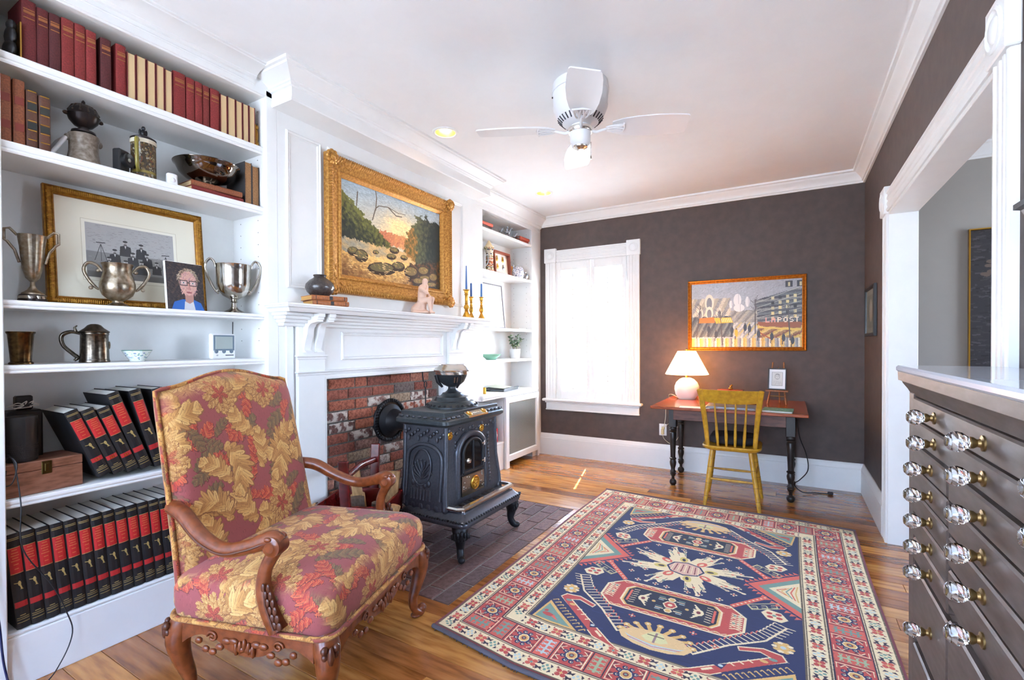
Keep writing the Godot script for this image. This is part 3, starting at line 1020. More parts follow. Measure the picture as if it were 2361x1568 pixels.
func brickwork() -> void:
	var mortar := tri_tex(mat("mortar", rgb(124, 118, 112), 0.95), noise_tex(0.06, Color(0.72, 0.72, 0.72), Color(1, 1, 1), 31, 4), Vector3(5, 5, 5))
	bump(mortar, noise_tex(0.1, Color(0, 0, 0), Color(1, 1, 1), 32, 3), 0.3)
	var t := thing("wall_fireplace", "old red brick back of the fireplace behind the stove", "brick wall", Vector3.ZERO, 0, "", "structure")
	part(t, "mortar_bed", MB.new().box(V(-2.79, 0, -3.0), V(-2.418, 1.03, -1.86)), mortar)
	var blot := noise_tex(0.025, Color(0.62, 0.56, 0.55), Color(1, 1, 1), 33, 5, 256, FastNoiseLite.TYPE_SIMPLEX_SMOOTH, Color(0.9, 0.86, 0.84))
	var white := noise_tex(0.009, Color(1, 1, 1, 1), Color(1, 1, 1, 0), 34, 4, 256, FastNoiseLite.TYPE_SIMPLEX_SMOOTH)
	var relief := noise_tex(0.07, Color(0, 0, 0), Color(1, 1, 1), 35, 4)
	var cols := [rgb(164, 98, 80), rgb(182, 110, 86), rgb(150, 90, 76), rgb(158, 126, 116), rgb(176, 124, 104), rgb(128, 94, 88), rgb(170, 152, 128), rgb(118, 106, 102), rgb(190, 118, 90), rgb(192, 184, 176)]
	var bm := []
	for i in cols.size():
		var m := tri_tex(mat("brick %d" % i, cols[i], 0.92), blot, Vector3(6, 6, 6))
		m.uv1_offset = Vector3(i * 0.3, i * 0.17, i * 0.41)
		bump(m, relief, 0.35)
		bm.append(m)
	# whitewashed remains
	for i in 3:
		var m: StandardMaterial3D = bm[[1, 3, 5][i]].duplicate()
		m.resource_name = "limewashed brick %d" % i
		m.detail_enabled = true
		var g := Gradient.new()
		g.set_color(0, Color(0.80, 0.76, 0.71, 1))
		g.set_color(1, Color(0.80, 0.76, 0.71, 0))
		g.add_point(0.40, Color(0.80, 0.76, 0.71, 0.85))
		g.add_point(0.58, Color(0.80, 0.76, 0.71, 0))
		var nt: NoiseTexture2D = white.duplicate()
		nt.color_ramp = g
		m.detail_albedo = nt
		m.detail_blend_mode = BaseMaterial3D.BLEND_MODE_MIX
		m.uv1_offset = Vector3(0.11 * i, 0.2 * i, 0.31 * i)
		bm.append(m)
	var shapes := []
	for v in 4:
		shapes.append(brick_mesh(0.196, 0.0575, 0.022, v))
	shapes.append(brick_mesh(0.094, 0.0575, 0.022, 9))
	var y := 1.019 - 0.0335
	var row := 0
	while y > 0.02:
		var z := -1.872 - (0.064 if row % 2 == 0 else 0.006) - rng.randf_range(-0.006, 0.006)
		if row % 2 == 0: # a dark header closes the row
			part(t, "brick", brick_mesh(0.058, 0.056, 0.02, 4), bm[7], Transform3D(Basis.IDENTITY, V(-2.416, y, -1.901)))
			z = -1.936
		while z > -2.985:
			var cut := rng.randf() < 0.18
			var L := 0.094 if cut else 0.196
			if z - L < -3.03:
				break
			var k := rng.randi_range(0, 9)
			if rng.randf() < 0.22:
				k = rng.randi_range(10, 12)
			if y < 0.5 and z < -2.2 and rng.randf() < 0.6:
				k = [3, 7, 9, 11, 12, 6][rng.randi_range(0, 5)]
			if y > 0.72 and rng.randf() < 0.5:
				k = [0, 1, 8, 10, 2][rng.randi_range(0, 4)]
			var o := part(t, "brick", shapes[4] if cut else shapes[rng.randi_range(0, 3)], bm[k], Transform3D(Basis(Vector3.UP, rng.randf_range(-0.012, 0.012)).rotated(Vector3.RIGHT, rng.randf_range(-0.008, 0.008)), V(-2.416 + rng.randf_range(-0.003, 0.003), y + rng.randf_range(-0.0015, 0.0015), z - L / 2.0)))
			z -= L + 0.0095
		y -= 0.068
		row += 1
	# hearth of brick pavers laid in running rows, flush with the boards
	var h := thing("hearth", "dull mauve brick paver hearth with grey joints under the stove", "hearth", Vector3.ZERO, 0, "", "structure")
	part(h, "mortar_bed", MB.new().box(V(-2.80, -0.02, -3.278), V(-1.388, -0.004, -1.777)), tri_tex(mat("hearth mortar", rgb(150, 147, 143), 0.95), mortar.albedo_texture, Vector3(5, 5, 5)))
	var pm := []
	var pc := [rgb(112, 84, 80), rgb(104, 78, 76), rgb(120, 92, 86), rgb(98, 78, 78), rgb(116, 90, 90), rgb(126, 98, 92)]
	for i in pc.size():
		var m := tri_tex(mat("paver %d" % i, pc[i], 0.72), blot, Vector3(5, 5, 5))
		m.uv1_offset = Vector3(i * 0.23, i * 0.37, i * 0.19)
		bump(m, relief, 0.12)
		pm.append(m)
	var shape := MB.new().box(V(-0.0465, -0.02, -0.0985), V(0.0465, 0.0, 0.0985), 0.003).done()
	var half := MB.new().box(V(-0.0465, -0.02, -0.0465), V(0.0465, 0.0, 0.0465), 0.003).done()
	var x := -1.388 - 0.0475
	row = 0
	while x > -2.46:
		var z := -1.779
		if row % 2 == 1:
			part(h, "paver", half, pm[rng.randi_range(0, 5)], Transform3D(Basis.IDENTITY, V(x, 0.0, z - 0.0465)))
			z -= 0.0465 * 2.0 + 0.009
		while z - 0.197 > -3.285:
			part(h, "paver", shape, pm[rng.randi_range(0, 5)], Transform3D(Basis.IDENTITY, V(x, rng.randf_range(-0.0006, 0.0006), z - 0.0985)))
			z -= 0.2065
		if z - 0.05 > -3.29:
			var L := z + 3.278
			part(h, "paver", MB.new().box(V(-0.0465, -0.02, -L), V(0.0465, 0.0, 0), 0.003), pm[rng.randi_range(0, 5)], Transform3D(Basis.IDENTITY, V(x, 0, z)))
		x -= 0.102
		row += 1

func brick_mesh(L: float, hh: float, d: float, sd: int) -> ArrayMesh: # worn brick, along z, face towards +x
	var r := RandomNumberGenerator.new()
	r.seed = 100 + sd
	var b := MB.new()
	b.next()
	var nz := 8
	var ny := 4
	var pts := []
	for i in nz + 1:
		var col := []
		for j in ny + 1:
			var u := float(i) / nz * 2 - 1
			var v := float(j) / ny * 2 - 1
			var e := maxf(absf(u), absf(v))
			var out := d * 0.5 - (0.006 if e > 0.99 else 0.0) - r.randf() * 0.0016
			col.append(V(out, v * hh / 2 + (r.randf_range(-0.001, 0.001)), u * L / 2 + r.randf_range(-0.0012, 0.0012)))
		pts.append(col)
	for i in nz:
		for j in ny:
			b.quad(pts[i][j], pts[i][j + 1], pts[i + 1][j + 1], pts[i + 1][j])
	b.flat()
	for i in nz:
		b.quad(V(-d / 2, pts[i][0].y, pts[i][0].z), pts[i][0], pts[i + 1][0], V(-d / 2, pts[i + 1][0].y, pts[i + 1][0].z))
		b.quad(pts[i][ny], V(-d / 2, pts[i][ny].y, pts[i][ny].z), V(-d / 2, pts[i + 1][ny].y, pts[i + 1][ny].z), pts[i + 1][ny])
	for j in ny:
		b.quad(V(-d / 2, pts[0][j].y, pts[0][j].z), V(-d / 2, pts[0][j + 1].y, pts[0][j + 1].z), pts[0][j + 1], pts[0][j])
		b.quad(pts[nz][j], pts[nz][j + 1], V(-d / 2, pts[nz][j + 1].y, pts[nz][j + 1].z), V(-d / 2, pts[nz][j].y, pts[nz][j].z))
	return b.done()

# ------------------------------------------------------------------ armchair
func damask_texture() -> Texture2D:
	var r := RandomNumberGenerator.new()
	r.seed = 5
	var N := 768
	var cv := Cv.new(N, N, rgb(150, 74, 72))
	var gold := [rgb(206, 158, 92), rgb(190, 138, 74), rgb(176, 124, 66), rgb(214, 170, 104)]
	var olive := [rgb(122, 98, 62), rgb(106, 88, 60), rgb(134, 106, 66)]
	var red := [rgb(196, 82, 54), rgb(176, 62, 48), rgb(206, 104, 66)]
	var plume := func(base: Vector2, a: float, L: float, bend: float, pal: Array, dark: Color) -> void:
		var n := 13
		for pass_ in 2:
			for w in [Vector2.ZERO, Vector2(N, 0), Vector2(-N, 0), Vector2(0, N), Vector2(0, -N)]:
				var p: Vector2 = base + w
				if p.x < -L * 1.3 or p.x > N + L * 1.3 or p.y < -L * 1.3 or p.y > N + L * 1.3:
					continue
				var ang := a
				for i in n:
					var t := float(i) / n
					ang += bend / n
					p += Vector2.from_angle(ang) * L / n
					var lobe := L * 0.30 * sin(PI * (0.12 + 0.85 * t)) * (0.85 + 0.3 * float((i * 7) % 3) / 2.0)
					for s in [-1.0, 1.0]:
						var d := Vector2.from_angle(ang + s * (1.05 - 0.5 * t))
						var c: Vector2 = p + d * lobe * 0.5
						if pass_ == 0:
							cv.disc(c + Vector2(1.5, 2), lobe * 0.62, L * 0.062, dark, d.angle(), 9)
						else:
							cv.disc(c, lobe * 0.55, L * 0.045, pal[(i + (1 if s > 0 else 0)) % pal.size()], d.angle(), 9)
							cv.line(p, p + d * lobe * 0.85, 1.4, dark)
					if pass_ == 1:
						cv.disc(p, L * 0.03, L * 0.03, pal[i % pal.size()])
	# background sprays, then red and olive plumes, then the large gold acanthus
	for i in 60:
		plume.call(Vector2(r.randf() * N, r.randf() * N), r.randf() * TAU, r.randf_range(90, 150), r.randf_range(-1.6, 1.6), olive if i % 2 else red, rgb(112, 52, 50))
	for i in 25:
		var b := Vector2((i % 5) * 154 + r.randf_range(-40, 40), (i / 5) * 154 + r.randf_range(-40, 40))
		plume.call(b, r.randf() * TAU, r.randf_range(170, 250), r.randf_range(-2.4, 2.4), gold, rgb(138, 92, 52))
	for i in 5: # flower heads
		var c := Vector2(120 + (i % 3) * 260, 150 + (i / 2) * 230)
		for k in 11:
			var a := TAU * k / 11.0
			plume.call(c + Vector2.from_angle(a) * 6, a, 72, 0.4, gold, rgb(128, 78, 46))
		for k in 5:
			plume.call(c, TAU * k / 5.0 + 0.3, 38, 0.2, red, rgb(120, 50, 42))
	for i in 3000: # threads
		var p := Vector2(r.randf() * N, r.randf() * N)
		var c0 := cv.im.get_pixelv(Vector2i(p)) * r.randf_range(0.82, 1.14)
		c0.a = 1.0
		cv.rect(p.x, p.y, p.x + 2, p.y + r.randf_range(3, 12), c0)
	return cv.tex()

func armchair() -> void:
	var t := thing("armchair", "carved walnut armchair upholstered in red and gold acanthus damask", "armchair", V(-1.616, 0, -1.23), 0.297)
	var fab := tri_tex(mat("damask", Color(1, 1, 1), 0.85), damask_texture(), Vector3(1.45, 1.45, 1.45), false)
	fab.rim_enabled = true
	fab.rim = 0.25
	fab.rim_tint = 0.7
	var wal: Material = M["walnut"]
	# seat cushion
	var s := MB.new()
	s.loft([[0.305, 0.288, 0.350, 0.05], [0.325, 0.303, 0.365, 0.055], [0.36, 0.309, 0.372, 0.06], [0.41, 0.310, 0.373, 0.065], [0.44, 0.303, 0.366, 0.07], [0.462, 0.285, 0.345, 0.08], [0.478, 0.250, 0.305, 0.1], [0.490, 0.195, 0.245, 0.12], [0.497, 0.120, 0.160, 0.1], [0.5, 0.01, 0.01, 0.01]], 6, 9.0)
	part(t, "seat", s, fab)
	var pp := MB.new()
	var rim := []
	for q in 4:
		for k in 7:
			var a := PI / 2.0 * (q + k / 6.0)
			rim.append(V([1, -1, -1, 1][q] * 0.255 + 0.055 * cos(a), 0.318, [1, 1, -1, -1][q] * 0.317 + 0.055 * sin(a)))
	rim.append(rim[0])
	pp.tube(rim, 0.009, 8)
	part(t, "seat_piping", pp, tinted("damask piping", fab, Color(0.95, 0.9, 0.8), Vector3(0.2, 0.1, 0)))
	# backrest
	var ytop := func(z: float) -> float:
		var k := clampf(absf(z) / 0.27, 0.0, 1.0)
		return 1.072 + 0.048 * pow(cos(k * PI / 2.0), 1.5) - 0.012 * pow(clampf((absf(z) - 0.27) / 0.06, 0.0, 1.0), 2.0)
	var shape := func(u: float, v: float, side: float) -> Vector3:
		var a := u * 2.0 - 1.0
		var wd := lerpf(0.352, 0.322, v)
		var z := a * wd
		var y: float = 0.315 + v * (ytop.call(z) - 0.315)
		var lean := -0.285 - 0.135 * pow(clampf((y - 0.36) / 0.74, 0, 1), 1.15)
		var e := pow(1.0 - pow(absf(a), 10.0), 0.5) * pow(1.0 - pow(absf(v * 2 - 1), 14.0), 0.5)
		return V(lean + (0.062 * e + 0.012 * (1 - a * a) if side > 0 else -0.05 * pow(e, 0.6)), y, z)
	var b := MB.new()
	b.surf(func(u, v): return shape.call(1.0 - u, v, 1.0), 28, 30)
	b.surf(func(u, v): return shape.call(u, v, -1.0), 20, 20)
	part(t, "backrest", b, fab)
	var bp := MB.new()
	for sd in [0.02]:
		var path := []
		for i in 16:
			path.append(shape.call(1.0, i / 15.0, -1.0) + V(0.012, 0, 0))
		for i in range(1, 24):
			path.append(shape.call(1.0 - i / 24.0, 1.0, -1.0) + V(0.012, 0, 0))
		for i in 16:
			path.append(shape.call(0.0, 1.0 - i / 15.0, -1.0) + V(0.012, 0, 0))
		bp.tube(path, 0.008, 7)
	part(t, "back_piping", bp, M["damask piping"])
	# arms with supports
	for s2 in [1.0, -1.0]:
		var a := MB.new()
		var path := curve([V(-0.33, 0.668, 0.322 * s2), V(-0.25, 0.655, 0.350 * s2), V(-0.15, 0.600, 0.375 * s2), V(-0.05, 0.572, 0.385 * s2), V(0.04, 0.590, 0.378 * s2), V(0.105, 0.612, 0.366 * s2), V(0.135, 0.598, 0.362 * s2)], 7)
		a.tube(path, scurve([0.026, 0.027, 0.025, 0.023, 0.024, 0.029, 0.026], path.size()), 12, 0.95)
		var arm := part(t, "arm", a, wal)
		var k := MB.new() # scrolled knuckle
		k.at(Transform3D(Basis(Vector3(1, 0, 0), Vector3(0, 0, 1), Vector3(0, -1, 0)), V(0.118, 0.596, 0.364 * s2)))
		k.lathe([P2(0, -0.031), P2(0.016, -0.031), P2(0.02, -0.027), P2(0.031, -0.024), P2(0.034, 0), P2(0.031, 0.024), P2(0.02, 0.027), P2(0.016, 0.031), P2(0, 0.031)], 20)
		k.T = Transform3D.IDENTITY
		for j in 5:
			k.ball(V(0.122 + 0.014 * sin(j * 1.3), 0.626 - 0.003 * absf(j - 2), (0.364 + (j - 2) * 0.013) * s2), V(0.014, 0.008, 0.007), 8, 5)
		part(arm, "knuckle", k, wal)
		var g := MB.new() # groove beads along the arm
		var gp := []
		for i in path.size() - 4:
			gp.append(path[i] + V(0, -0.004, 0.0235 * s2))
		g.tube(gp, 0.0035, 5)
		part(arm, "bead", g, mat("dark walnut", rgb(84, 42, 24), 0.35))
		var sp := curve([V(0.115, 0.575, 0.364 * s2), V(0.085, 0.52, 0.368 * s2), V(0.078, 0.46, 0.372 * s2), V(0.10, 0.40, 0.374 * s2), V(0.135, 0.335, 0.372 * s2)], 6)
		var u := MB.new()
		u.tube(sp, scurve([0.022, 0.021, 0.025, 0.032, 0.036], sp.size()), 10, 0.75)
		var sup := part(t, "arm_support", u, wal)
		var lf := MB.new() # carved leaf on the support
		for j in 6:
			for q in [-1, 1]:
				lf.ball(V(0.148 - j * 0.009 + q * 0.009, 0.36 + j * 0.022, (0.374 + 0.026 - j * 0.0015) * s2), V(0.011 - j * 0.0007, 0.014, 0.004), 7, 5)
		lf.tube([V(0.14, 0.35, 0.402 * s2), V(0.105, 0.42, 0.398 * s2), V(0.095, 0.48, 0.392 * s2)], [0.005, 0.004, 0.002], 6)
		part(sup, "carved_leaf", lf, M["dark walnut"])
	# rails and legs
	var rail := MB.new()
	rail.loft([[0.265, 0.283, 0.346, 0.03], [0.308, 0.290, 0.352, 0.03]], 4)
	part(t, "seat_rail", rail, wal)
	for q in [[0.0, 0.295, 1.0], [PI / 2, 0.357, 0.83], [-PI / 2, 0.357, 0.83]]: # front, near and far aprons
		var ap := MB.new()
		var T := ry(-q[0])
		if q[0] == 0.0:
			ap.at(Transform3D(Basis(Vector3(0, 0, -1), Vector3.UP, Vector3(1, 0, 0)), V(q[1], 0, 0)))
		else:
			ap.at(Transform3D(Basis(Vector3(signf(q[0]), 0, 0), Vector3.UP, Vector3(0, 0, signf(q[0]))), V(0, 0, signf(q[0]) * q[1])))
		var w: float = 0.30 * q[2]
		var prof := [P2(-w, 0.30), P2(-w, 0.235)]
		prof.append_array(curve([P2(-w + 0.02, 0.25), P2(-w * 0.7, 0.272), P2(-w * 0.45, 0.262), P2(-w * 0.28, 0.235), P2(0, 0.222), P2(w * 0.28, 0.235), P2(w * 0.45, 0.262), P2(w * 0.7, 0.272), P2(w - 0.02, 0.25)], 4))
		prof.append_array([P2(w, 0.235), P2(w, 0.30)])
		ap.extrude(prof, -0.012, 0.006)
		for side in [-1.0, 1.0]: # carved scrolls and shell
			for j in 7:
				ap.ball(V(side * w * (0.06 + j * 0.11), 0.246 + 0.024 * sin(j * 1.1), 0.008), V(0.02 - j * 0.001, 0.011, 0.008), 8, 5)
			var sc := []
			for j in 22:
				var th := j * 0.42
				sc.append(V(side * (w * 0.5 + 0.02 * (1.0 - j / 24.0) * cos(th)), 0.272 + 0.018 * (1.0 - j / 24.0) * sin(th), 0.009))
			ap.tube(sc, 0.0042, 5)
		for j in 5:
			ap.ball(V((j - 2) * 0.016, 0.245 + 0.008 * (2 - absf(j - 2)), 0.01), V(0.008, 0.022, 0.008), 7, 5)
		part(t, "apron", ap, wal)
	for L in [[0.262, 0.322, 1.0], [0.262, -0.322, 1.0], [-0.262, 0.322, -1.0], [-0.262, -0.322, -1.0]]:
		var o := V(L[0], 0, L[1])
		var d := V(L[2] * 0.75, 0, signf(L[1]) * 0.66)
		var leg := MB.new()
		var path := curve([o + V(0, 0.315, 0), o + d * 0.024 + V(0, 0.27, 0), o + d * 0.032 + V(0, 0.22, 0), o + d * 0.018 + V(0, 0.15, 0), o + V(0, 0.09, 0), o + d * 0.004 + V(0, 0.045, 0), o + d * 0.03 + V(0, 0.020, 0), o + d * 0.045 + V(0, 0.03, 0)], 5)
		leg.tube(path, scurve([0.038, 0.042, 0.037, 0.027, 0.020, 0.019, 0.021, 0.015], path.size()), 10)
		leg.ball(o + d * 0.042 + V(0, 0.034, 0), Vector3.ONE * 0.020, 10, 7)
		leg.ball(o + d * 0.012 + V(0, 0.010, 0), V(0.024, 0.010, 0.024), 10, 5)
		var lg := part(t, "leg", leg, wal)
		var kn := MB.new() # acanthus on the knee
		for j in 6:
			for q in [-1.0, 1.0]:
				var side2: Vector3 = V(-d.z, 0, d.x) * q
				kn.ball(o + d * (0.062 - j * 0.004) + side2 * (0.018 - j * 0.002) + V(0, 0.29 - j * 0.022, 0), V(0.012, 0.013, 0.012) * (1.0 - j * 0.07), 7, 5)
		kn.ball(o + d * 0.068 + V(0, 0.27, 0), V(0.011, 0.03, 0.011), 8, 5)
		part(lg, "carved_knee", kn, M["dark walnut"])

# ------------------------------------------------------------------ parlour stove
func stove() -> void:
	var fe: Material = M["cast iron"]
	var ni: Material = M["nickel"]
	var t := thing("parlour_stove", "black cast iron parlour stove with nickel trim and urn finial", "stove", V(-1.86, 0, -2.455))
	for L in [[0.245, 0.275], [0.245, -0.285], [-0.12, 0.27], [-0.12, -0.28]]:
		var d := V(signf(L[0] - 0.06) * 0.7, 0, signf(L[1]) * 0.7)
		var o := V(L[0], 0, L[1])
		var leg := MB.new()
		var path := curve([o + V(0, 0.205, 0) - d * 0.02, o + V(0, 0.165, 0) + d * 0.006, o + V(0, 0.12, 0) + d * 0.008, o + V(0, 0.07, 0) + d * 0.002, o + V(0, 0.03, 0) + d * 0.02, o + V(0, 0.016, 0) + d * 0.045], 5)
		leg.tube(path, scurve([0.05, 0.046, 0.032, 0.022, 0.022, 0.019], path.size()), 12)
		leg.ball(o + d * 0.045 + V(0, 0.02, 0), V(0.022, 0.02, 0.022), 10, 7)
		for j in 7:
			var a := (j - 3) * 0.42
			var dd := d.rotated(Vector3.UP, a)
			leg.ball(o + dd * 0.05 + V(0, 0.165 - 0.008 * absf(j - 3), 0), V(0.009, 0.018, 0.009), 7, 5)
			leg.ball(o + dd * 0.038 + V(0, 0.13, 0), V(0.007, 0.014, 0.007), 7, 5)
		part(t, "leg", leg, M["black iron"])
	# base with rope bead and ogee
	var b := MB.new()
	b.loft([[0.196, 0.235, 0.316, 0.035, 0.065], [0.198, 0.243, 0.325, 0.04, 0.065], [0.212, 0.247, 0.329, 0.04, 0.065], [0.214, 0.247, 0.329, 0.04, 0.065], [0.232, 0.243, 0.325, 0.04, 0.065], [0.236, 0.236, 0.318, 0.04, 0.065], [0.250, 0.222, 0.304, 0.035, 0.065], [0.262, 0.210, 0.292, 0.03, 0.065], [0.268, 0.205, 0.287, 0.03, 0.065]], 5, 0.9)
	var base := part(t, "base", b, fe)
	var rope := MB.new()
	var per := []
	for i in 104: # beads round the skirt
		var f := i / 104.0 * 4.0
		var q := int(f)
		var u := f - q
		var hx := 0.243
		var hz := 0.325
		var p: Vector3 = [V(hx, 0, lerpf(hz, -hz, u)), V(lerpf(hx, -hx, u), 0, -hz), V(-hx, 0, lerpf(-hz, hz, u)), V(lerpf(-hx, hx, u), 0, hz)][q]
		p.x = clampf(p.x, -hx + 0.01, hx - 0.01) if absf(p.z) > hz - 0.012 else p.x
		rope.ball(p + V(0.065, 0.231, 0), V(0.0085, 0.0075, 0.0085), 6, 4)
	part(base, "rope_bead", rope, M["black iron"])
	var lob := MB.new() # gadroons under the side panels
	for i in 6:
		lob.ball(V(-0.14 + i * 0.058, 0.275, 0.285), V(0.027, 0.034, 0.02), 10, 7)
		lob.ball(V(-0.14 + i * 0.058, 0.275, -0.285), V(0.027, 0.034, 0.02), 10, 7)
	part(base, "gadroon", lob, fe)
	# body, waisted, with pilaster corners
	var bd := MB.new()
	bd.loft([[0.262, 0.176, 0.300, 0.02, -0.02], [0.30, 0.178, 0.302, 0.02, -0.02], [0.36, 0.176, 0.298, 0.02, -0.02], [0.43, 0.170, 0.288, 0.02, -0.02], [0.50, 0.164, 0.278, 0.02, -0.02], [0.58, 0.160, 0.270, 0.02, -0.02], [0.68, 0.160, 0.268, 0.02, -0.02], [0.745, 0.163, 0.272, 0.02, -0.02]], 4, 9.0)
	var body := part(t, "body", bd, fe)
	var orn := MB.new()
	for s in [1.0, -1.0]: # side panels: arch, inner medallion, foliage
		var zz := func(y: float) -> float: return s * (0.272 + 0.028 * pow(clampf((0.60 - y) / 0.30, 0, 1), 1.3))
		var arch := []
		for i in 25:
			var u := i / 24.0
			var x: float
			var y: float
			if u < 0.25:
				x = -0.14
				y = lerpf(0.32, 0.55, u / 0.25)
			elif u < 0.75:
				var a := PI - (u - 0.25) / 0.5 * PI
				x = 0.13 * cos(a) - 0.01
				y = 0.55 + 0.085 * sin(a)
			else:
				x = 0.12
				y = lerpf(0.55, 0.32, (u - 0.75) / 0.25)
			arch.append(V(x, y, zz.call(y) + s * 0.004))
		orn.tube(arch, 0.012, 6, 1.0)
		var oval := []
		for i in 29:
			var a := TAU * i / 28.0
			var y := 0.50 + 0.105 * sin(a)
			oval.append(V(-0.03 + 0.072 * cos(a), y, zz.call(y) + s * 0.005))
		orn.tube(oval, 0.007, 6)
		for k in 9: # leaf stems
			var a := PI / 2 + (k - 4) * 0.3
			var st := []
			for i in 8:
				var r := 0.012 * i
				var y := 0.43 + r * sin(a) * 1.3
				st.append(V(-0.03 + r * cos(a) + 0.006 * sin(i * 0.9 + k), y, zz.call(y) + s * 0.006))
			orn.tube(st, scurve([0.003, 0.006, 0.002], 8), 5)
			orn.ball(st[7], V(0.008, 0.008, 0.005), 6, 4)
		for k in 5:
			var x := -0.09 + k * 0.03
			orn.ball(V(x, 0.405 - 0.01 * (2 - absf(k - 2)), zz.call(0.4) + s * 0.002), V(0.016, 0.022, 0.01), 8, 5)
		for k in 7:
			var x := -0.10 + k * 0.024
			orn.tube([V(x, 0.31, zz.call(0.31) + s * 0.002), V(x, 0.37, zz.call(0.37) + s * 0.002)], 0.007, 6)
		for k in 13: # scrollwork under the top
			var x := -0.16 + k * 0.024
			orn.ball(V(x, 0.70 + 0.018 * sin(k * 2.1), s * 0.275), V(0.013, 0.012, 0.007), 7, 5)
			if k % 3 == 1:
				orn.ball(V(x, 0.665, s * 0.274), V(0.008, 0.018, 0.006), 7, 5)
	for k in 15: # front frieze
		orn.ball(V(0.142, 0.705 + 0.015 * sin(k * 1.9), -0.24 + k * 0.034), V(0.007, 0.012, 0.014), 7, 5)
	for s in [1.0, -1.0]: # scalloped strips beside the door
		for k in 15:
			var y := 0.335 + k * 0.022
			orn.ball(V(0.141 + 0.018 * pow(clampf((0.6 - y) / 0.3, 0, 1), 1.3), y, s * 0.175), V(0.006, 0.011, 0.014), 7, 5)
	part(body, "relief", orn, fe)
	var col := MB.new()
	for s in [1.0, -1.0]:
		for x in [0.138, -0.172]:
			col.tube([V(x + 0.014, 0.27, s * 0.292), V(x + 0.008, 0.36, s * 0.288), V(x, 0.5, s * 0.268), V(x - 0.002, 0.74, s * 0.262)], [0.02, 0.018, 0.015, 0.014], 10)
	part(body, "corner_pilaster", col, fe)
	# arched door with two panes
	var door_arch := func(hw: float, y0: float, y1: float) -> Array:
		var o := [P2(-hw, y0)]
		for i in 17:
			var a := PI - PI * i / 16.0
			o.append(P2(hw * cos(a), y1 + hw * 0.85 * sin(a)))
		o.append(P2(hw, y0))
		return o
	var face := Transform3D(Basis(Vector3(0, 0, -1), Vector3.UP, Vector3(1, 0, 0)), V(0.135, 0, 0.028))
	var hood := MB.new()
	var hp := []
	for p in door_arch.call(0.145, 0.31, 0.555):
		hp.append(face * V(p.x, p.y, 0.012))
	hood.tube(hp, 0.024, 8, 0.9)
	part(t, "door_hood", hood, fe)
	var dr := MB.new()
	dr.at(face)
	dr.extrude(door_arch.call(0.115, 0.44, 0.555), 0.0, 0.026)
	var door := part(t, "fire_door", dr, fe)
	var fr := MB.new()
	var fp := []
	for p in door_arch.call(0.105, 0.452, 0.555):
		fp.append(face * V(p.x, p.y, 0.030))
	fp.append(fp[0])
	fr.tube(fp, 0.010, 8)
	fr.tube([face * V(0, 0.452, 0.03), face * V(0, 0.64, 0.03)], 0.008, 8)
	part(door, "door_frame", fr, M["black iron"])
	var pane := mat("stove glass", rgb(12, 12, 14), 0.06)
	for s in [-1.0, 1.0]:
		var g := MB.new()
		g.at(face)
		var poly := [P2(s * 0.009, 0.465), P2(s * 0.092, 0.465), P2(s * 0.092, 0.56)]
		for i in 6:
			var a := (0.15 + 0.85 * i / 5.0) * PI / 2
			poly.append(P2(s * (0.092 * cos(a) + 0.0), 0.56 + 0.075 * sin(a)))
		poly[poly.size() - 1].x = s * 0.009
		g.extrude(poly, 0.024, 0.029)
		part(door, "pane", g, pane)
	var kb := MB.new()
	kb.at(face * Transform3D(Basis(Vector3(1, 0, 0), Vector3(0, 0, 1), Vector3(0, -1, 0)), V(-0.098, 0.53, 0.03)))
	kb.lathe([P2(0.007, 0), P2(0.007, 0.02), P2(0.014, 0.026), P2(0.017, 0.036), P2(0.013, 0.045), P2(0, 0.048)], 14)
	part(door, "door_knob", kb, ni)
	var hg := MB.new()
	for y in [0.49, 0.60]:
		hg.tube([face * V(0.118, y - 0.015, 0.034), face * V(0.118, y + 0.015, 0.034)], 0.008, 8)
		hg.tube([face * V(0.085, y, 0.036), face * V(0.118, y, 0.036)], 0.005, 6)
	part(door, "hinge", hg, ni)
	# nickel draft plate with a gilt medallion
	var pl := MB.new()
	pl.at(face)
	pl.box(V(-0.118, 0.308, 0.015), V(0.118, 0.432, 0.034), 0.004)
	pl.flat()
	var r := RandomNumberGenerator.new()
	r.seed = 3
	for k in 36:
		var p := V(r.randf_range(-0.108, 0.108), r.randf_range(0.318, 0.422), 0.034)
		if absf(p.x) > 0.045:
			pl.ball(p, V(r.randf_range(0.006, 0.013), r.randf_range(0.004, 0.009), 0.004), 6, 4)
	var plate := part(t, "draft_plate", pl, tinted("old nickel", M["nickel"], rgb(158, 152, 142)))
	var md := MB.new()
	md.at(face * Transform3D(Basis(Vector3(1, 0, 0), Vector3(0, 0, 1), Vector3(0, -1, 0)), V(0.012, 0.37, 0.033)))
	md.lathe([P2(0.044, 0), P2(0.044, 0.006), P2(0.039, 0.009), P2(0.036, 0.005), P2(0.0, 0.005)], 24)
	for k in 7:
		md.ball(V(0.018 * cos(k * 0.9), 0.006, 0.02 * sin(k * 0.9)), V(0.008, 0.005, 0.01), 7, 5)
	md.ball(V(0, 0.007, 0), V(0.012, 0.006, 0.014), 8, 5)
	part(plate, "medallion", md, M["brass"])
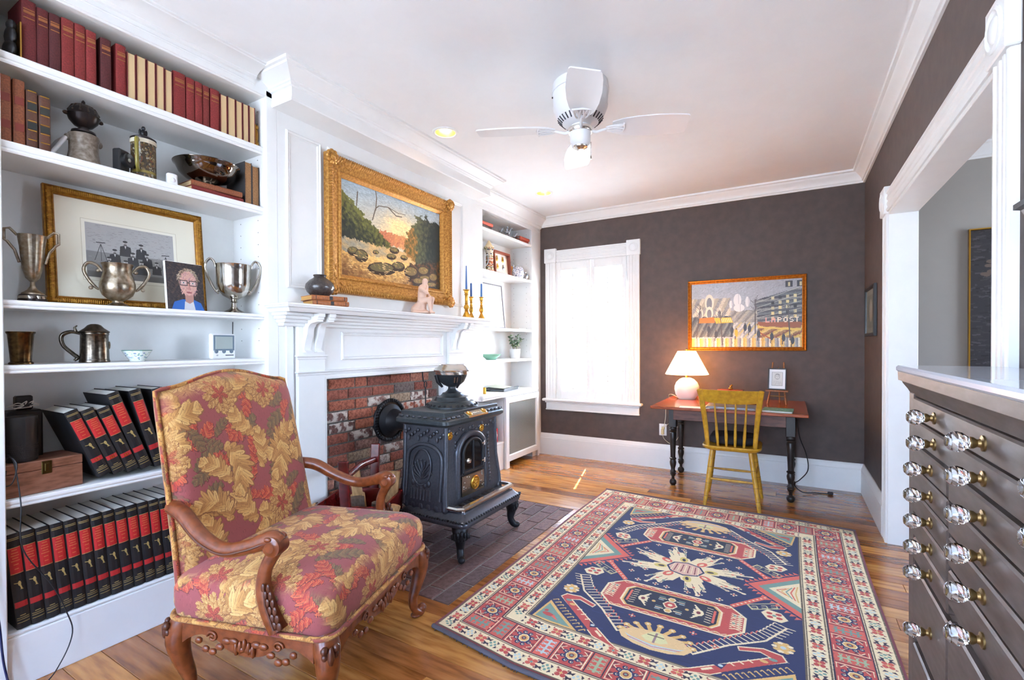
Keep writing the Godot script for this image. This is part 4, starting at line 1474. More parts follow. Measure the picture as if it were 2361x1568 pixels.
	for z in [0.215, -0.115]:
		var ro := MB.new()
		ro.at(Transform3D(Basis(Vector3(0, 0, -1), Vector3(1, 0, 0), Vector3(0, -1, 0)), V(0.139, 0.69, z + 0.015)))
		ro.lathe([P2(0.024, 0), P2(0.024, 0.005), P2(0.02, 0.007), P2(0.017, 0.004), P2(0, 0.004)], 18)
		for k in 6:
			ro.ball(V(0.01 * cos(k * TAU / 6), 0.005, 0.01 * sin(k * TAU / 6)), V(0.005, 0.003, 0.005), 6, 4)
		part(t, "gilt_rosette", ro, M["brass"])
	# ash shelf with nickel foot rail and slide
	var sh := MB.new()
	sh.loft([[0.262, 0.07, 0.282, 0.02, 0.205], [0.272, 0.068, 0.28, 0.02, 0.205]], 4)
	part(t, "ash_shelf", sh, tinted("polished iron", fe, rgb(96, 98, 104)))
	var rl := MB.new()
	var rp := [V(0.14, 0.292, 0.288), V(0.235, 0.292, 0.288), V(0.262, 0.292, 0.268), V(0.262, 0.292, -0.272), V(0.235, 0.292, -0.292), V(0.14, 0.292, -0.292)]
	rl.sweep(rp, Vector3.UP, [P2(-0.014, -0.008), P2(0.012, -0.01), P2(0.014, 0.0), P2(0.006, 0.008), P2(-0.014, 0.009)], false)
	for q in [[0.255, 0.26], [0.255, -0.265]]:
		rl.tube([V(q[0], 0.24, q[1]), V(q[0], 0.288, q[1])], [0.016, 0.012], 10)
	part(t, "foot_rail", rl, ni)
	var sl := MB.new()
	sl.box(V(0.205, 0.272, -0.20), V(0.232, 0.279, 0.20), 0.002)
	part(t, "draft_slide", sl, ni)
	var slot := MB.new()
	for k in 9:
		slot.box(V(0.209, 0.278, -0.185 + k * 0.042), V(0.228, 0.2805, -0.165 + k * 0.042))
	for k in 8:
		slot.box(V(0.165, 0.272, -0.18 + k * 0.048), V(0.19, 0.276, -0.155 + k * 0.048))
	part(t, "draft_slot", slot, M["black plastic"])
	# top plate, egg and dart slope, lid and urn
	var tp := MB.new()
	tp.loft([[0.742, 0.168, 0.276, 0.025, -0.02], [0.752, 0.19, 0.30, 0.03, -0.018], [0.762, 0.198, 0.318, 0.03, -0.015], [0.764, 0.200, 0.320, 0.03, -0.015], [0.784, 0.200, 0.320, 0.03, -0.015], [0.787, 0.197, 0.317, 0.03, -0.015], [0.806, 0.168, 0.290, 0.015, -0.02], [0.807, 0.166, 0.288, 0.004, -0.02], [0.826, 0.166, 0.288, 0.004, -0.02], [0.83, 0.162, 0.284, 0.004, -0.02], [0.83, 0.145, 0.265, 0.004, -0.02], [0.827, 0.142, 0.262, 0.004, -0.02]], 3, 0.4)
	var top := part(t, "top_plate", tp, tinted("dusty iron", fe, rgb(74, 80, 82)))
	var egg := MB.new()
	for k in 13:
		var z := -0.276 + k * 0.046
		if absf(z) > 0.12:
			egg.ball(V(0.166, 0.799, z), V(0.012, 0.009, 0.015), 8, 5)
		egg.ball(V(-0.2, 0.799, z), V(0.012, 0.009, 0.015), 8, 5)
	for k in 8:
		var x := -0.165 + k * 0.046
		egg.ball(V(x, 0.799, 0.305), V(0.015, 0.007, 0.010), 8, 5)
		egg.ball(V(x, 0.799, -0.305), V(0.015, 0.007, 0.010), 8, 5)
	part(top, "egg_moulding", egg, M["cast iron"])
	var np := MB.new()
	np.at(rz(-0.52, V(0.170, 0.8, 0.0)))
	np.box(V(-0.024, -0.008, -0.105), V(0.026, 0.006, 0.105), 0.003)
	for s in [-1.0, 1.0]:
		np.lathe([P2(0.001, 0), P2(0.001, 0.001)], 3)
	for k in 8:
		np.ball(V(0.0, 0.006, -0.05 + k * 0.014), V(0.009, 0.002, 0.004), 6, 4)
	var name_plate := part(top, "nickel_plate", np, tinted("pale nickel", M["nickel"], rgb(206, 198, 180)))
	for z in [-0.078, 0.078]:
		var rs := MB.new()
		rs.at(rz(-0.52, V(0.172, 0.805, z)))
		rs.lathe([P2(0.02, 0), P2(0.02, 0.004), P2(0.014, 0.007), P2(0.006, 0.004), P2(0, 0.006)], 14)
		part(name_plate, "plate_rosette", rs, M["brass"])
	var u := MB.new()
	u.pos(V(-0.04, 0, -0.03))
	u.lathe([P2(0.168, 0.826), P2(0.168, 0.834), P2(0.16, 0.842), P2(0.142, 0.856), P2(0.138, 0.862), P2(0.118, 0.866), P2(0.108, 0.88), P2(0.104, 0.89), P2(0.08, 0.894), P2(0.066, 0.906), P2(0.062, 0.914), P2(0.046, 0.918), P2(0.034, 0.928), P2(0.026, 0.942), P2(0.026, 0.952), P2(0.04, 0.958), P2(0.055, 0.966), P2(0.078, 0.985), P2(0.092, 1.015), P2(0.1, 1.036)], 28, 0.45)
	var dome := part(t, "urn", u, tinted("dusty iron dark", fe, rgb(62, 68, 70)))
	var fl := MB.new()
	fl.pos(V(-0.04, 0, -0.03))
	for k in 26:
		var a := TAU * k / 26
		fl.ball(V(0.158 * cos(a), 0.842, 0.158 * sin(a)), V(0.011, 0.008, 0.011), 6, 4)
	for k in 3:
		var a := TAU * k / 3 + 0.4
		fl.tube([V(0.102 * cos(a), 1.03, 0.102 * sin(a)), V(0.09 * cos(a), 0.985, 0.09 * sin(a)), V(0.062 * cos(a), 0.95, 0.062 * sin(a))], [0.014, 0.013, 0.007], 8)
	part(dome, "urn_ornament", fl, M["black iron"])
	var nb := MB.new()
	nb.pos(V(-0.04, 0, -0.03))
	nb.lathe([P2(0.1, 1.032), P2(0.106, 1.034), P2(0.108, 1.05), P2(0.116, 1.054), P2(0.118, 1.062), P2(0.108, 1.078), P2(0.092, 1.09), P2(0.088, 1.096), P2(0.084, 1.096), P2(0.08, 1.085), P2(0.0, 1.08)], 28, 0.5)
	part(dome, "nickel_rim", nb, ni)
	for k in 2:
		for s in 3:
			pass
	var bars := MB.new()
	for k in 3:
		var a := -0.55 + (k - 1) * 0.2
		bars.tube([V(-0.04 + 0.086 * cos(a), 0.985, -0.03 - 0.086 * sin(a)), V(-0.04 + 0.097 * cos(a), 1.02, -0.03 - 0.097 * sin(a))], 0.006, 6)
	part(dome, "nickel_bar", bars, tinted("old nickel", M["nickel"], rgb(158, 152, 142)))
	# flue pipe and its ribbed collar on the bricks
	var pi := MB.new()
	pi.at(Transform3D(Basis(Vector3(0, 1, 0), Vector3(-1, 0, 0), Vector3(0, 0, 1)), V(-0.16, 0.705, 0.02)))
	pi.lathe([P2(0.062, -0.02), P2(0.062, 0.24), P2(0.064, 0.3), P2(0.08, 0.345), P2(0.104, 0.365), P2(0.112, 0.372), P2(0.112, 0.378), P2(0.124, 0.38), P2(0.146, 0.376), P2(0.15, 0.384), P2(0.15, 0.395)], 36, 0.5)
	pi.T = Transform3D.IDENTITY
	for k in 44:
		var a := TAU * k / 44
		pi.ball(V(-0.16 - 0.372, 0.705 + 0.136 * cos(a), 0.02 + 0.136 * sin(a)), V(0.008, 0.006, 0.006) + V(0.0, absf(cos(a)) * 0.008, absf(sin(a)) * 0.008), 6, 4)
	part(t, "flue_pipe", pi, M["black iron"])

# ------------------------------------------------------------------ rug
func rug_texture() -> Texture2D:
	var W := 1.70
	var Lg := 2.29
	var cream := rgb(222, 202, 160)
	var red := rgb(176, 66, 58)
	var rust := rgb(190, 84, 68)
	var maroon := rgb(112, 40, 48)
	var navy := rgb(24, 32, 74)
	var dark := rgb(46, 32, 50)
	var teal := rgb(110, 140, 126)
	var gold := rgb(206, 162, 94)
	var pale := rgb(176, 190, 186)
	var coral := rgb(204, 92, 74)
	var brown := rgb(96, 80, 60)
	var cv := Cv.new(1088, 1466, maroon, 640.0)
	var r := RandomNumberGenerator.new()
	r.seed = 77
	var ring := func(d: float, c: Color) -> void: cv.rect(d, d, W - d, Lg - d, c)
	ring.call(0.010, brown); ring.call(0.016, cream); ring.call(0.083, brown); ring.call(0.088, cream); ring.call(0.091, dark)
	ring.call(0.096, red); ring.call(0.224, dark); ring.call(0.229, cream); ring.call(0.233, brown); ring.call(0.239, cream)
	ring.call(0.305, brown); ring.call(0.310, cream); ring.call(0.313, brown); ring.call(0.320, navy)
	# border motifs, mapped along each side
	for side in 4:
		var len_: float = W if side % 2 == 0 else Lg
		var mp := func(s: float, t: float) -> Vector2:
			match side:
				0: return Vector2(s, t)
				1: return Vector2(W - t, s)
				2: return Vector2(W - s, Lg - t)
			return Vector2(t, Lg - s)
		var P := func(pts: Array, c: Color) -> void:
			var q := []
			for p in pts:
				q.append(mp.call(p.x, p.y))
			cv.poly(q, c)
		var blob := func(s: float, t: float, a: float, b: float, c: Color, n := 8) -> void:
			var q := []
			for i in n:
				q.append(mp.call(s + a * cos(TAU * i / n), t + b * sin(TAU * i / n)))
			cv.poly(q, c)
		var ln := func(a: Vector2, b: Vector2, w: float, c: Color) -> void: cv.line(mp.call(a.x, a.y), mp.call(b.x, b.y), w, c)
		for band in [[0.0495, 0.05], [0.272, 0.30]]:
			var tc: float = band[0]
			var n := int((len_ - 2 * band[1]) / 0.118)
			var st: float = (len_ - 2 * band[1]) / n
			for i in n:
				var s: float = band[1] + (i + 0.5) * st
				var main_: Color = red if i % 2 == 0 else rust
				for q in [[-1, -1], [1, -1], [-1, 1], [1, 1]]:
					blob.call(s + q[0] * 0.011, tc + q[1] * 0.010, 0.011, 0.010, main_)
				blob.call(s, tc, 0.006, 0.006, gold if i % 3 else teal)
				for d in [-1.0, 1.0]:
					var b = s + d * 0.032
					for q in [-1.0, 1.0]:
						P.call([P2(b - 0.012, tc + q * 0.004), P2(b - d * 0.004, tc + q * 0.028), P2(b + d * 0.004, tc + q * 0.016), P2(b + d * 0.018, tc + q * 0.024), P2(b + d * 0.012, tc + q * 0.006), P2(b + d * 0.004, tc + q * 0.010)], dark)
						P.call([P2(b - d * 0.016, tc + q * 0.020), P2(b - d * 0.010, tc + q * 0.029), P2(b - d * 0.006, tc + q * 0.018)], maroon)
				var e := s + st / 2.0
				for k in 4:
					blob.call(e + 0.011 * cos(k * PI / 2), tc + 0.013 * sin(k * PI / 2), 0.006, 0.007, teal if i % 2 else pale)
				blob.call(e, tc, 0.004, 0.004, cream)
		# main border: hooked octagons between comb panels
		var n2 := int((len_ - 0.2) / 0.205)
		var st2: float = (len_ - 0.2) / n2
		for i in n2:
			var s0: float = 0.1 + i * st2
			var a0 := s0 + 0.004
			var a1 := s0 + st2 - 0.078
			var m := (a0 + a1) / 2.0
			P.call([P2(a0, 0.098), P2(a1, 0.098), P2(a1, 0.222), P2(a0, 0.222)], red)
			for x in [a0 + 0.004, a1 - 0.004]:
				ln.call(P2(x, 0.100), P2(x, 0.220), 0.005, cream)
				var d := signf(m - x)
				for t in [0.103, 0.217]:
					ln.call(P2(x, t), P2(x + d * 0.034, t), 0.004, cream)
				for t in [0.130, 0.190]:
					P.call([P2(x + d * 0.004, t - 0.022), P2(x + d * 0.026, t - 0.014), P2(x + d * 0.010, t), P2(x + d * 0.026, t + 0.014), P2(x + d * 0.004, t + 0.022)], maroon)
					ln.call(P2(x + d * 0.006, t), P2(x + d * 0.026, t + 0.016), 0.004, cream)
					ln.call(P2(x + d * 0.006, t), P2(x + d * 0.026, t - 0.016), 0.004, cream)
			for k in 8:
				var an := TAU * (k + 0.5) / 8
				var h := P2(m + 0.034 * cos(an), 0.16 + 0.040 * sin(an))
				blob.call(h.x, h.y, 0.011, 0.011, navy)
				blob.call(h.x + 0.002, h.y, 0.006, 0.006, cream)
				blob.call(h.x + 0.003, h.y + 0.001, 0.003, 0.004, navy)
			blob.call(m, 0.16, 0.030, 0.033, navy)
			blob.call(m, 0.16, 0.024, 0.027, cream)
			blob.call(m, 0.16, 0.020, 0.022, gold)
			blob.call(m, 0.16, 0.011, 0.012, maroon)
			blob.call(m, 0.16, 0.006, 0.006, teal)
			var b0 := a1 + 0.006
			var b1 := s0 + st2 - 0.003
			var bm := (b0 + b1) / 2
			P.call([P2(b0, 0.098), P2(b1, 0.098), P2(b1, 0.222), P2(b0, 0.222)], coral if i % 2 else rust)
			var cc: Color = [teal, pale, rgb(150, 165, 130)][i % 3]
			ln.call(P2(bm, 0.11), P2(bm, 0.21), 0.010, cc)
			for t in [0.122, 0.146, 0.174, 0.198]:
				ln.call(P2(b0 + 0.008, t), P2(b1 - 0.008, t), 0.009, cc)
				for x in [b0 + 0.012, b1 - 0.012]:
					ln.call(P2(x, t - 0.008), P2(x, t + 0.008), 0.008, cc)
					blob.call(x, t, 0.003, 0.003, red, 6)
			for x in [b0, b1]:
				ln.call(P2(x, 0.098), P2(x, 0.222), 0.004, dark)
	# the field, mirrored about both axes
	var C := P2(0.85, 1.145)
	var sym := func(pts: Array, c: Color) -> void:
		for f in [P2(1, 1), P2(-1, 1), P2(1, -1), P2(-1, -1)]:
			var q := []
			for p in pts:
				q.append(C + (p - C) * f)
			cv.poly(q, c)
	var sline := func(a: Vector2, b: Vector2, w: float, c: Color) -> void:
		var n := (b - a).orthogonal().normalized() * w / 2
		sym.call([a + n, b + n, b - n, a - n], c)
	var sblob := func(p: Vector2, a: float, b: float, c: Color, n := 8, off := 0.0) -> void:
		var q := []
		for i in n:
			q.append(p + P2(a * cos(TAU * i / n + off), b * sin(TAU * i / n + off)))
		sym.call(q, c)
	for i in 900: # abrash: dyed streaks in the blue
		var p := P2(r.randf_range(0.32, 1.3), r.randf_range(0.32, 1.96))
		cv.rect(p.x, p.y, p.x + r.randf_range(0.02, 0.08), p.y + 0.003, navy * r.randf_range(0.8, 1.35))
	# corner triangles with a bird
	sym.call([P2(0.334, 0.322), P2(0.352, 0.485), P2(0.552, 0.318)], gold)
	sym.call([P2(0.345, 0.332), P2(0.360, 0.458), P2(0.515, 0.330)], teal)
	sblob.call(P2(0.392, 0.372), 0.030, 0.014, red)
	sblob.call(P2(0.372, 0.395), 0.010, 0.010, red)
	sym.call([P2(0.41, 0.365), P2(0.45, 0.345), P2(0.42, 0.382)], coral)
	for i in 11:
		var p := P2(0.358, 0.492).lerp(P2(0.556, 0.327), i / 10.0)
		sline.call(p, p + P2(0.022, 0.022), 0.006, gold)
		sline.call(p + P2(0.022, 0.022), p + P2(0.026, 0.010), 0.005, gold)
	# red hooks
	sym.call([P2(0.375, 0.545), P2(0.392, 0.585), P2(0.46, 0.598), P2(0.553, 0.560), P2(0.545, 0.530), P2(0.47, 0.560), P2(0.44, 0.545), P2(0.70, 0.318), P2(0.76, 0.278), P2(0.62, 0.318), P2(0.585, 0.352), P2(0.60, 0.36)], cream)
	sym.call([P2(0.382, 0.545), P2(0.397, 0.578), P2(0.46, 0.590), P2(0.546, 0.555), P2(0.541, 0.537), P2(0.47, 0.567), P2(0.43, 0.545), P2(0.69, 0.318), P2(0.74, 0.285), P2(0.62, 0.324), P2(0.592, 0.352)], red)
	sblob.call(P2(0.425, 0.535), 0.016, 0.010, teal)
	sblob.call(P2(0.455, 0.508), 0.016, 0.010, gold)
	for k in 3:
		var p := P2(0.49, 0.475).lerp(P2(0.55, 0.42), k / 2.0)
		sline.call(p, p + P2(0.02, 0.014), 0.007, cream)
	sym.call([P2(0.575, 0.42), P2(0.62, 0.39), P2(0.59, 0.375)], navy)
	sblob.call(P2(0.595, 0.395), 0.010, 0.008, pale)
	sline.call(P2(0.62, 0.365), P2(0.655, 0.335), 0.012, cream)
	# gold rosettes
	for k in 10:
		var a := TAU * k / 10
		sblob.call(P2(0.392, 0.640) + P2(0.030 * cos(a), 0.032 * sin(a)), 0.013, 0.010, gold if k % 2 else cream, 6, a)
	sblob.call(P2(0.392, 0.640), 0.024, 0.026, gold)
	sblob.call(P2(0.392, 0.640), 0.011, 0.012, pale)
	# combed ladders
	sline.call(P2(0.378, 0.800), P2(0.455, 0.655), 0.010, cream)
	sline.call(P2(0.455, 0.655), P2(0.585, 0.545), 0.010, cream)
	sline.call(P2(0.585, 0.545), P2(0.70, 0.410), 0.010, cream)
	for i in 15:
		var p := P2(0.44, 0.69).lerp(P2(0.70, 0.415), i / 14.0)
		sline.call(p, p + P2(0.048, 0.028), 0.006, cream)
		sline.call(p + P2(0.048, 0.028), p + P2(0.052, 0.008), 0.006, coral)
	for i in 5:
		var p := P2(0.382, 0.80).lerp(P2(0.43, 0.71), i / 4.0)
		sline.call(p, p + P2(0.045, 0.022), 0.006, cream)
		sline.call(p, p + P2(-0.036, -0.006), 0.006, cream)
		sline.call(p + P2(0.045, 0.022), p + P2(0.05, 0.004), 0.006, cream)
	# cream lozenges with a flower
	sym.call([P2(0.372, 0.865), P2(0.40, 0.915), P2(0.455, 0.925), P2(0.480, 0.885), P2(0.455, 0.838), P2(0.40, 0.832)], cream)
	for k in 4:
		sblob.call(P2(0.427, 0.880) + P2(0.026 * cos(k * PI / 2 + 0.7), 0.022 * sin(k * PI / 2 + 0.7)), 0.013, 0.011, red)
	sblob.call(P2(0.427, 0.880), 0.009, 0.009, teal)
	# fretted bars and striped stalks
	var fa := P2(0.400, 0.985)
	var fb := P2(0.530, 0.905)
	sline.call(fa, fb, 0.050, rgb(188, 176, 128))
	sline.call(fa.lerp(fb, 0.06), fa.lerp(fb, 0.94), 0.038, navy)
	for i in 3:
		var p := fa.lerp(fb, 0.2 + i * 0.3)
		sline.call(p + P2(-0.012, -0.012), p + P2(0.014, -0.022), 0.006, rgb(188, 176, 128))
		sline.call(p + P2(-0.004, 0.008), p + P2(0.016, -0.004), 0.006, rgb(188, 176, 128))
		sline.call(p + P2(-0.012, -0.012), p + P2(-0.004, 0.008), 0.006, rgb(188, 176, 128))
	sline.call(P2(0.46, 1.04), P2(0.60, 0.872), 0.026, coral)
	for i in 9:
		sblob.call(P2(0.46, 1.04).lerp(P2(0.60, 0.872), (i + 0.5) / 9.0), 0.006, 0.005, cream, 6)
	# side triangles with serrated edges
	for i in 12:
		var p := P2(0.32, 0.905).lerp(P2(0.555, 1.145), i / 12.0)
		sym.call([p, p + P2(0.030, -0.016), p + P2(0.022, 0.012)], coral)
	sym.call([P2(0.32, 0.915), P2(0.548, 1.145), P2(0.32, 1.145)], coral)
	sym.call([P2(0.32, 0.962), P2(0.50, 1.145), P2(0.32, 1.145)], teal)
	sym.call([P2(0.32, 1.010), P2(0.455, 1.145), P2(0.32, 1.145)], cream)
	for k in 5:
		sline.call(P2(0.34 + k * 0.02, 1.145), P2(0.33 + k * 0.012, 1.06 + k * 0.012), 0.006, [gold, coral, teal][k % 3])
	# long octagons
	var oct := func(d: float) -> Array: return [P2(0.532 + d, 0.672 + d * 0.4), P2(0.602 + d * 0.4, 0.598 + d), P2(1.098 - d * 0.4, 0.598 + d), P2(1.168 - d, 0.672 + d * 0.4), P2(1.168 - d, 0.795 - d * 0.4), P2(1.098 - d * 0.4, 0.868 - d), P2(0.602 + d * 0.4, 0.868 - d), P2(0.532 + d, 0.795 - d * 0.4)]
	sym.call(oct.call(0.0), cream)
	sym.call(oct.call(0.010), red)
	for i in 12: # running hooks in the red band
		var x := 0.62 + i * 0.042
		for y in [0.617, 0.849]:
			sline.call(P2(x, y - 0.006), P2(x + 0.020, y + 0.006), 0.005, cream)
			sline.call(P2(x + 0.020, y + 0.006), P2(x + 0.024, y - 0.004), 0.005, gold)
	for s in [0.570, 1.130]:
		for k in 4:
			var y := 0.675 + k * 0.033
			sline.call(P2(s - 0.024, y), P2(s + 0.024, y + 0.018), 0.006, cream)
			sline.call(P2(s + 0.024, y + 0.018), P2(s - 0.024, y + 0.034), 0.006, cream)
			sblob.call(P2(s - 0.010, y + 0.017), 0.007, 0.008, teal if k % 2 else rust, 6)
	for q in [[0.628, 0.010, cream], [0.638, 0.006, gold]]:
		var x0: float = q[0]
		sym.call([P2(x0, 0.675), P2(x0 + 0.03, 0.636), P2(1.70 - x0 - 0.03, 0.636), P2(1.70 - x0, 0.675), P2(1.70 - x0, 0.792), P2(1.70 - x0 - 0.03, 0.830), P2(x0 + 0.03, 0.830), P2(x0, 0.792)], q[2])
	sym.call([P2(0.645, 0.680), P2(0.672, 0.644), P2(1.028, 0.644), P2(1.055, 0.680), P2(1.055, 0.787), P2(1.028, 0.822), P2(0.672, 0.822), P2(0.645, 0.787)], rgb(18, 22, 46))
	for m in [-1.0, 1.0]:
		var X := func(x: float) -> float: return 0.85 + m * x
		sline.call(P2(X.call(0.190), 0.680), P2(X.call(0.190), 0.787), 0.010, coral)
		for k in 7:
			var y := 0.672 + k * 0.0205
			sline.call(P2(X.call(0.182), y), P2(X.call(0.155), y + 0.004), 0.005, cream)
			sline.call(P2(X.call(0.145), 0.735), P2(X.call(0.10 + 0.006 * (k % 2)), y + 0.002), 0.008, cream)
		sblob.call(P2(X.call(0.125), 0.735), 0.024, 0.030, cream)
		sblob.call(P2(X.call(0.125), 0.735), 0.010, 0.013, maroon)
		sblob.call(P2(X.call(0.075), 0.735), 0.010, 0.010, gold, 5)
		for y in [0.690, 0.780]:
			sline.call(P2(X.call(0.060), y), P2(X.call(0.022), y), 0.007, cream)
			sline.call(P2(X.call(0.060), y + 0.014), P2(X.call(0.030), y + 0.014), 0.006, teal)
			sline.call(P2(X.call(0.060), y - 0.014), P2(X.call(0.034), y - 0.014), 0.006, pale)
	sblob.call(P2(0.85, 0.735), 0.034, 0.036, cream, 6)
	sblob.call(P2(0.85, 0.735), 0.027, 0.028, red, 6)
	sblob.call(P2(0.85, 0.735), 0.012, 0.012, cream, 6)
	for y in [0.682, 0.786]:
		sblob.call(P2(0.85, y), 0.020, 0.020, cream, 6)
		sblob.call(P2(0.85, y), 0.013, 0.013, gold, 6)
	# sunburst palmettes at the ends
	for k in 9:
		var a := PI * (k + 0.5) / 9
		var p := P2(0.85 + 0.150 * cos(a), 0.425 + 0.112 * sin(a))
		sline.call(P2(0.85, 0.425), p, 0.018, gold)
		sblob.call(p, 0.016, 0.015, gold, 6)
		sblob.call(p, 0.007, 0.007, cream, 5)
	sym.call([P2(0.70, 0.425), P2(0.725, 0.385), P2(0.78, 0.362), P2(0.85, 0.352), P2(0.92, 0.362), P2(0.975, 0.385), P2(1.0, 0.425), P2(0.95, 0.475), P2(0.85, 0.49), P2(0.75, 0.475)], rgb(214, 178, 124))
	sym.call([P2(0.73, 0.42), P2(0.76, 0.388), P2(0.85, 0.370), P2(0.94, 0.388), P2(0.97, 0.42), P2(0.94, 0.405), P2(0.85, 0.390), P2(0.76, 0.405)], pale)
	sline.call(P2(0.745, 0.40), P2(0.85, 0.376), 0.004, coral)
	sym.call([P2(0.795, 0.43), P2(0.825, 0.475), P2(0.85, 0.49), P2(0.875, 0.475), P2(0.905, 0.43), P2(0.88, 0.41), P2(0.82, 0.41)], rgb(206, 198, 140))
	sline.call(P2(0.85, 0.405), P2(0.85, 0.48), 0.008, rgb(140, 110, 110))
	sline.call(P2(0.815, 0.455), P2(0.885, 0.455), 0.007, brown)
	# flame medallion in the middle
	var jag := []
	for k in 72:
		var a := TAU * k / 72.0 + 0.35
		var lobe := absf(cos(a * 4.0 - 1.4))
		var rr := 0.135 + 0.125 * pow(lobe, 1.6) - (0.030 if k % 2 else 0.0)
		jag.append(C + P2(rr * cos(a) * 1.16, rr * sin(a) * 0.94))
	cv.poly(jag, cream)
	for k in 8:
		var a := TAU * (k + 0.25) / 8.0 + 0.1
		for q in [-0.16, 0.0, 0.16]:
			var d := P2(cos(a + q) * 1.16, sin(a + q) * 0.94)
			cv.line(C + d * 0.15, C + d * (0.285 - absf(q) * 0.3), 0.011, cream)
			cv.disc(C + d * (0.285 - absf(q) * 0.3), 0.011, 0.008, cream)
			cv.line(C + d * 0.17, C + d * 0.24, 0.003, dark)
			cv.disc(C + d * 0.205, 0.008, 0.006, coral if q == 0.0 else teal)
	for k in 8:
		var a := TAU * k / 8.0 + 0.2
		var d := P2(cos(a) * 1.1, sin(a) * 0.95)
		cv.disc(C + d * 0.118, 0.034, 0.022, coral if k % 2 else rgb(200, 176, 96), a)
		cv.disc(C + d * 0.114, 0.018, 0.009, cream if k % 2 else dark, a)
	cv.disc(C, 0.098, 0.082, navy, 0, 8)
	cv.disc(C, 0.088, 0.072, rgb(206, 164, 142), 0, 8)
	for k in 9:
		cv.line(C + P2(-0.07 + k * 0.0175, -0.045), C + P2(-0.062 + k * 0.0155, 0.045), 0.005, maroon if k % 2 else cream)
	# small stars
	for q in [[0.60, 0.985], [0.655, 0.905], [0.745, 0.905], [0.66, 1.04], [0.585, 1.06], [0.72, 0.56], [0.63, 0.51], [0.80, 0.90]]:
		for k in 4:
			sblob.call(P2(q[0], q[1]) + P2(0.011 * cos(k * PI / 2), 0.011 * sin(k * PI / 2)), 0.006, 0.006, cream if q[1] > 0.6 else coral, 5)
		sblob.call(P2(q[0], q[1]), 0.006, 0.006, coral if q[1] > 0.6 else cream, 5)
	# knots: rows of slightly varied wool
	for i in 26000:
		var p := Vector2i(r.randi_range(0, 1084), r.randi_range(0, 1464))
		var c0 := cv.im.get_pixelv(p) * r.randf_range(0.84, 1.15)
		c0.a = 1.0
		cv.im.fill_rect(Rect2i(p.x, p.y, r.randi_range(2, 5), 1), c0)
	return cv.tex()

func rug() -> void:
	var t := thing("area_rug", "navy Caucasian wool rug with red and cream borders and flame medallion", "rug", V(-1.333, 0, -1.55))
	var tex := rug_texture()
	var m := mat("rug wool", Color(1, 1, 1), 0.95)
	m.albedo_texture = tex
	m.rim_enabled = true
	m.rim = 0.2
	m.rim_tint = 0.6
	var wave := func(u: float, v: float) -> float:
		var e := 1.0 - clampf(minf(v, 1.0 - v) / 0.06, 0, 1)
		return 0.011 + 0.0035 * sin(u * 9.0 + 1.0) * e + 0.002 * sin(v * 11.0 + u * 3.0)
	var skew := func(u: float, v: float) -> Vector3: # slightly pulled out of true
		var x := u * 1.70 + 0.004 * sin(v * 7.0)
		var z := -(v * 2.29) - lerpf(0.055, 0.0, clampf(u * 4.0, 0, 1)) * (1.0 - v) + lerpf(0.0, 0.07, u) * v
		return V(x, wave.call(u, v), z)
	var b := MB.new()
	b.surf(func(u, v): return skew.call(u, v), 40, 48, false, Vector2(1, 1))
	part(t, "pile", b, m)
	# thick bound edges and backing
	var bk := MB.new()
	var edge := []
	for i in 41:
		edge.append(skew.call(i / 40.0, 0.0))
	for i in range(1, 49):
		edge.append(skew.call(1.0, i / 48.0))
	for i in range(1, 41):
		edge.append(skew.call(1.0 - i / 40.0, 1.0))
	for i in range(1, 49):
		edge.append(skew.call(0.0, 1.0 - i / 48.0))
	bk.flat()
	for i in edge.size() - 1:
		var p: Vector3 = edge[i]
		var q: Vector3 = edge[i + 1]
		bk.quad(V(p.x, 0.0015, p.z), V(q.x, 0.0015, q.z), q, p)
	part(t, "side_binding", bk, mat("rug binding", rgb(104, 36, 42), 0.95))
	var wool := tri_tex(mat("grey wool", rgb(108, 102, 110), 0.95), noise_tex(0.2, Color(0.6, 0.6, 0.62), Color(1, 1, 1), 41, 2), Vector3(12, 12, 12))
	for v in [0.0, 1.0]:
		var fr := MB.new() # grey wool ends
		var path := []
		for i in 41:
			path.append(skew.call(i / 40.0, v) + V(0, -0.004, 0.006 if v == 0.0 else -0.006))
		fr.tube(path, 0.0085, 7, 1.2)
		for i in 150:
			var p: Vector3 = skew.call(rng.randf(), v) + V(0, -0.006, 0.012 if v == 0.0 else -0.012)
			var d := (1.0 if v == 0.0 else -1.0) * rng.randf_range(0.004, 0.012)
			fr.tube([p, p + V(rng.randf_range(-0.004, 0.004), -0.003, d)], 0.0016, 3, 1.0, false)
		part(t, "fringe", fr, wool)

